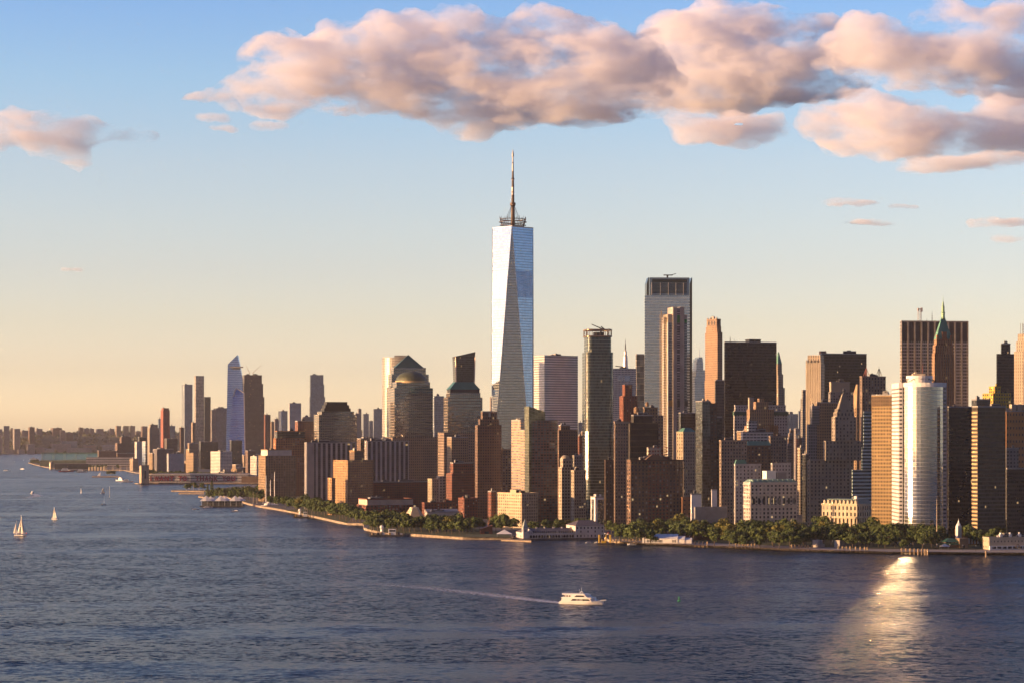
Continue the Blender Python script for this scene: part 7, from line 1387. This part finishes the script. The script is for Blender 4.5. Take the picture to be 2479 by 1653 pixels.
def barge(px, yb, L, label, D=None):
    D = D or DW(yb); root = thing('work_barge', label, 'barge', (X(px, D), D, 0), R(6)); rb = random.Random(int(px)); m = MB(); m.box(-L/2, L/2, -5, 5, -.5, 1.5); m.build('deck_hull', plain('barge_black', (.05, .045, .04), .7), root)
    for i in range(int(L/3)):
        x = -L/2+2+i*3; m = MB(); h = rb.uniform(1, 3.4); m.box(x, x+rb.uniform(1.4, 2.6), -4+rb.random()*3, rb.uniform(1, 4), 1.5, 1.5+h); m.build('deck_crate', rb.choice([plain('barge_yellow', (.42, .27, .05), .7), M_WHITE, plain('barge_tan', (.4, .3, .18), .8), M_HULLD]), root)
    m = MB(); m.box(L*.08, L*.3, -3.5, 3, 1.5, 7.5); m.build('cabin', M_WHITE, root); m = MB(); m.box(L*.1, L*.28, -3.6, -3.45, 5, 6.6); m.build('window_band', PANE_D, root)
    m = MB(); m.lathe([(1.5, 1.5), (1.5, 8), (2.1, 9), (1.6, 11), (0, 11.6)], -L*.12, 1, 10); m.build('tank', M_WHITE, root)
    for x in (-L*.2, -L*.02, L*.36): m = MB(); m.tube((x, 2, 1.5), (x, 2, 13), .3, .2); m.build('spud_pole', M_DARKMETAL, root)
barge(934, 1298, 34, 'yellow-railed work barge with a white cabin moored off the left lawn', 2262); barge(731, 1253, 22, 'small work barge with white tanks below the long striped slab tower', 2765)
def bollard_dock():
    D = DW(1316); root = thing('ferry_slip', 'small ferry slip with tall yellow posts right of the white pier building', 'landing stage', (X(1466, D), D, 0)); ym = plain('post_yellow', (.50, .32, .03), .6); m = MB(); m.box(-8, 9, -3, 4, -.4, 1.2); m.build('float', M_DARKMETAL, root)
    for x in (-6.5, -5.6, .5, 4, 5): m = MB(); m.tube((x, -2, 0), (x, -2, 9), .45, n=8); m.build('post', ym, root)
    m = MB(); m.box(-4, 0, -3.2, 2, 1.2, 3.2); m.build('gangway', ym, root)
bollard_dock()
def shore_deck():
    m = MB(); q = [P(x, y) for x, y in ((1213, 1308.5), (1286, 1311.5), (1286, 1309), (1213, 1306.5))]; m.prism(q, -.6, 1.5); o = m.build('jetty', plain('jetty_timber', (.25, .19, .13), .9)); tag(o, 'narrow timber fender jetty in front of the clock tower pier', 'jetty')
shore_deck()
# ------------------------------------------------------------------ air
hz = MB(); hz.box(-5500, 6500, -2700, 14700, -1.8, 640)
g = NG('haze_air'); g.t.nodes.remove(g.b); pv = g.n('ShaderNodeVolumePrincipled')
pv.inputs['Color'].default_value = (.93, .90, .92, 1); pv.inputs['Density'].default_value = HAZE; pv.inputs['Anisotropy'].default_value = .0
g.l(pv.outputs[0], g.t.nodes['Material Output'].inputs['Volume'])
o = hz.build('haze', g.mat); tag(o, 'thin evening haze over the harbour and the city', None, kind='stuff')
# ------------------------------------------------------------------ labels: look-alikes are told apart by their order from the left
ORD = ['leftmost', 'second', 'third', 'fourth', 'fifth', 'sixth', 'seventh', 'eighth', 'ninth', 'tenth', 'eleventh', 'twelfth']
same = {}
for o in C.objects:
    if o.parent is None and 'label' in o and 'category' in o: same.setdefault(o['label'], []).append(o)
for lb, os_ in same.items():
    if len(os_) < 2: continue
    os_.sort(key=lambda o: o.location.x/max(1, o.location.y))
    for k, o in enumerate(os_):
        o['label'] = lb+', '+('leftmost' if k == 0 else 'rightmost' if k == len(os_)-1 else '%s from left' % (ORD[k] if k < 12 else str(k+1)+'th'))
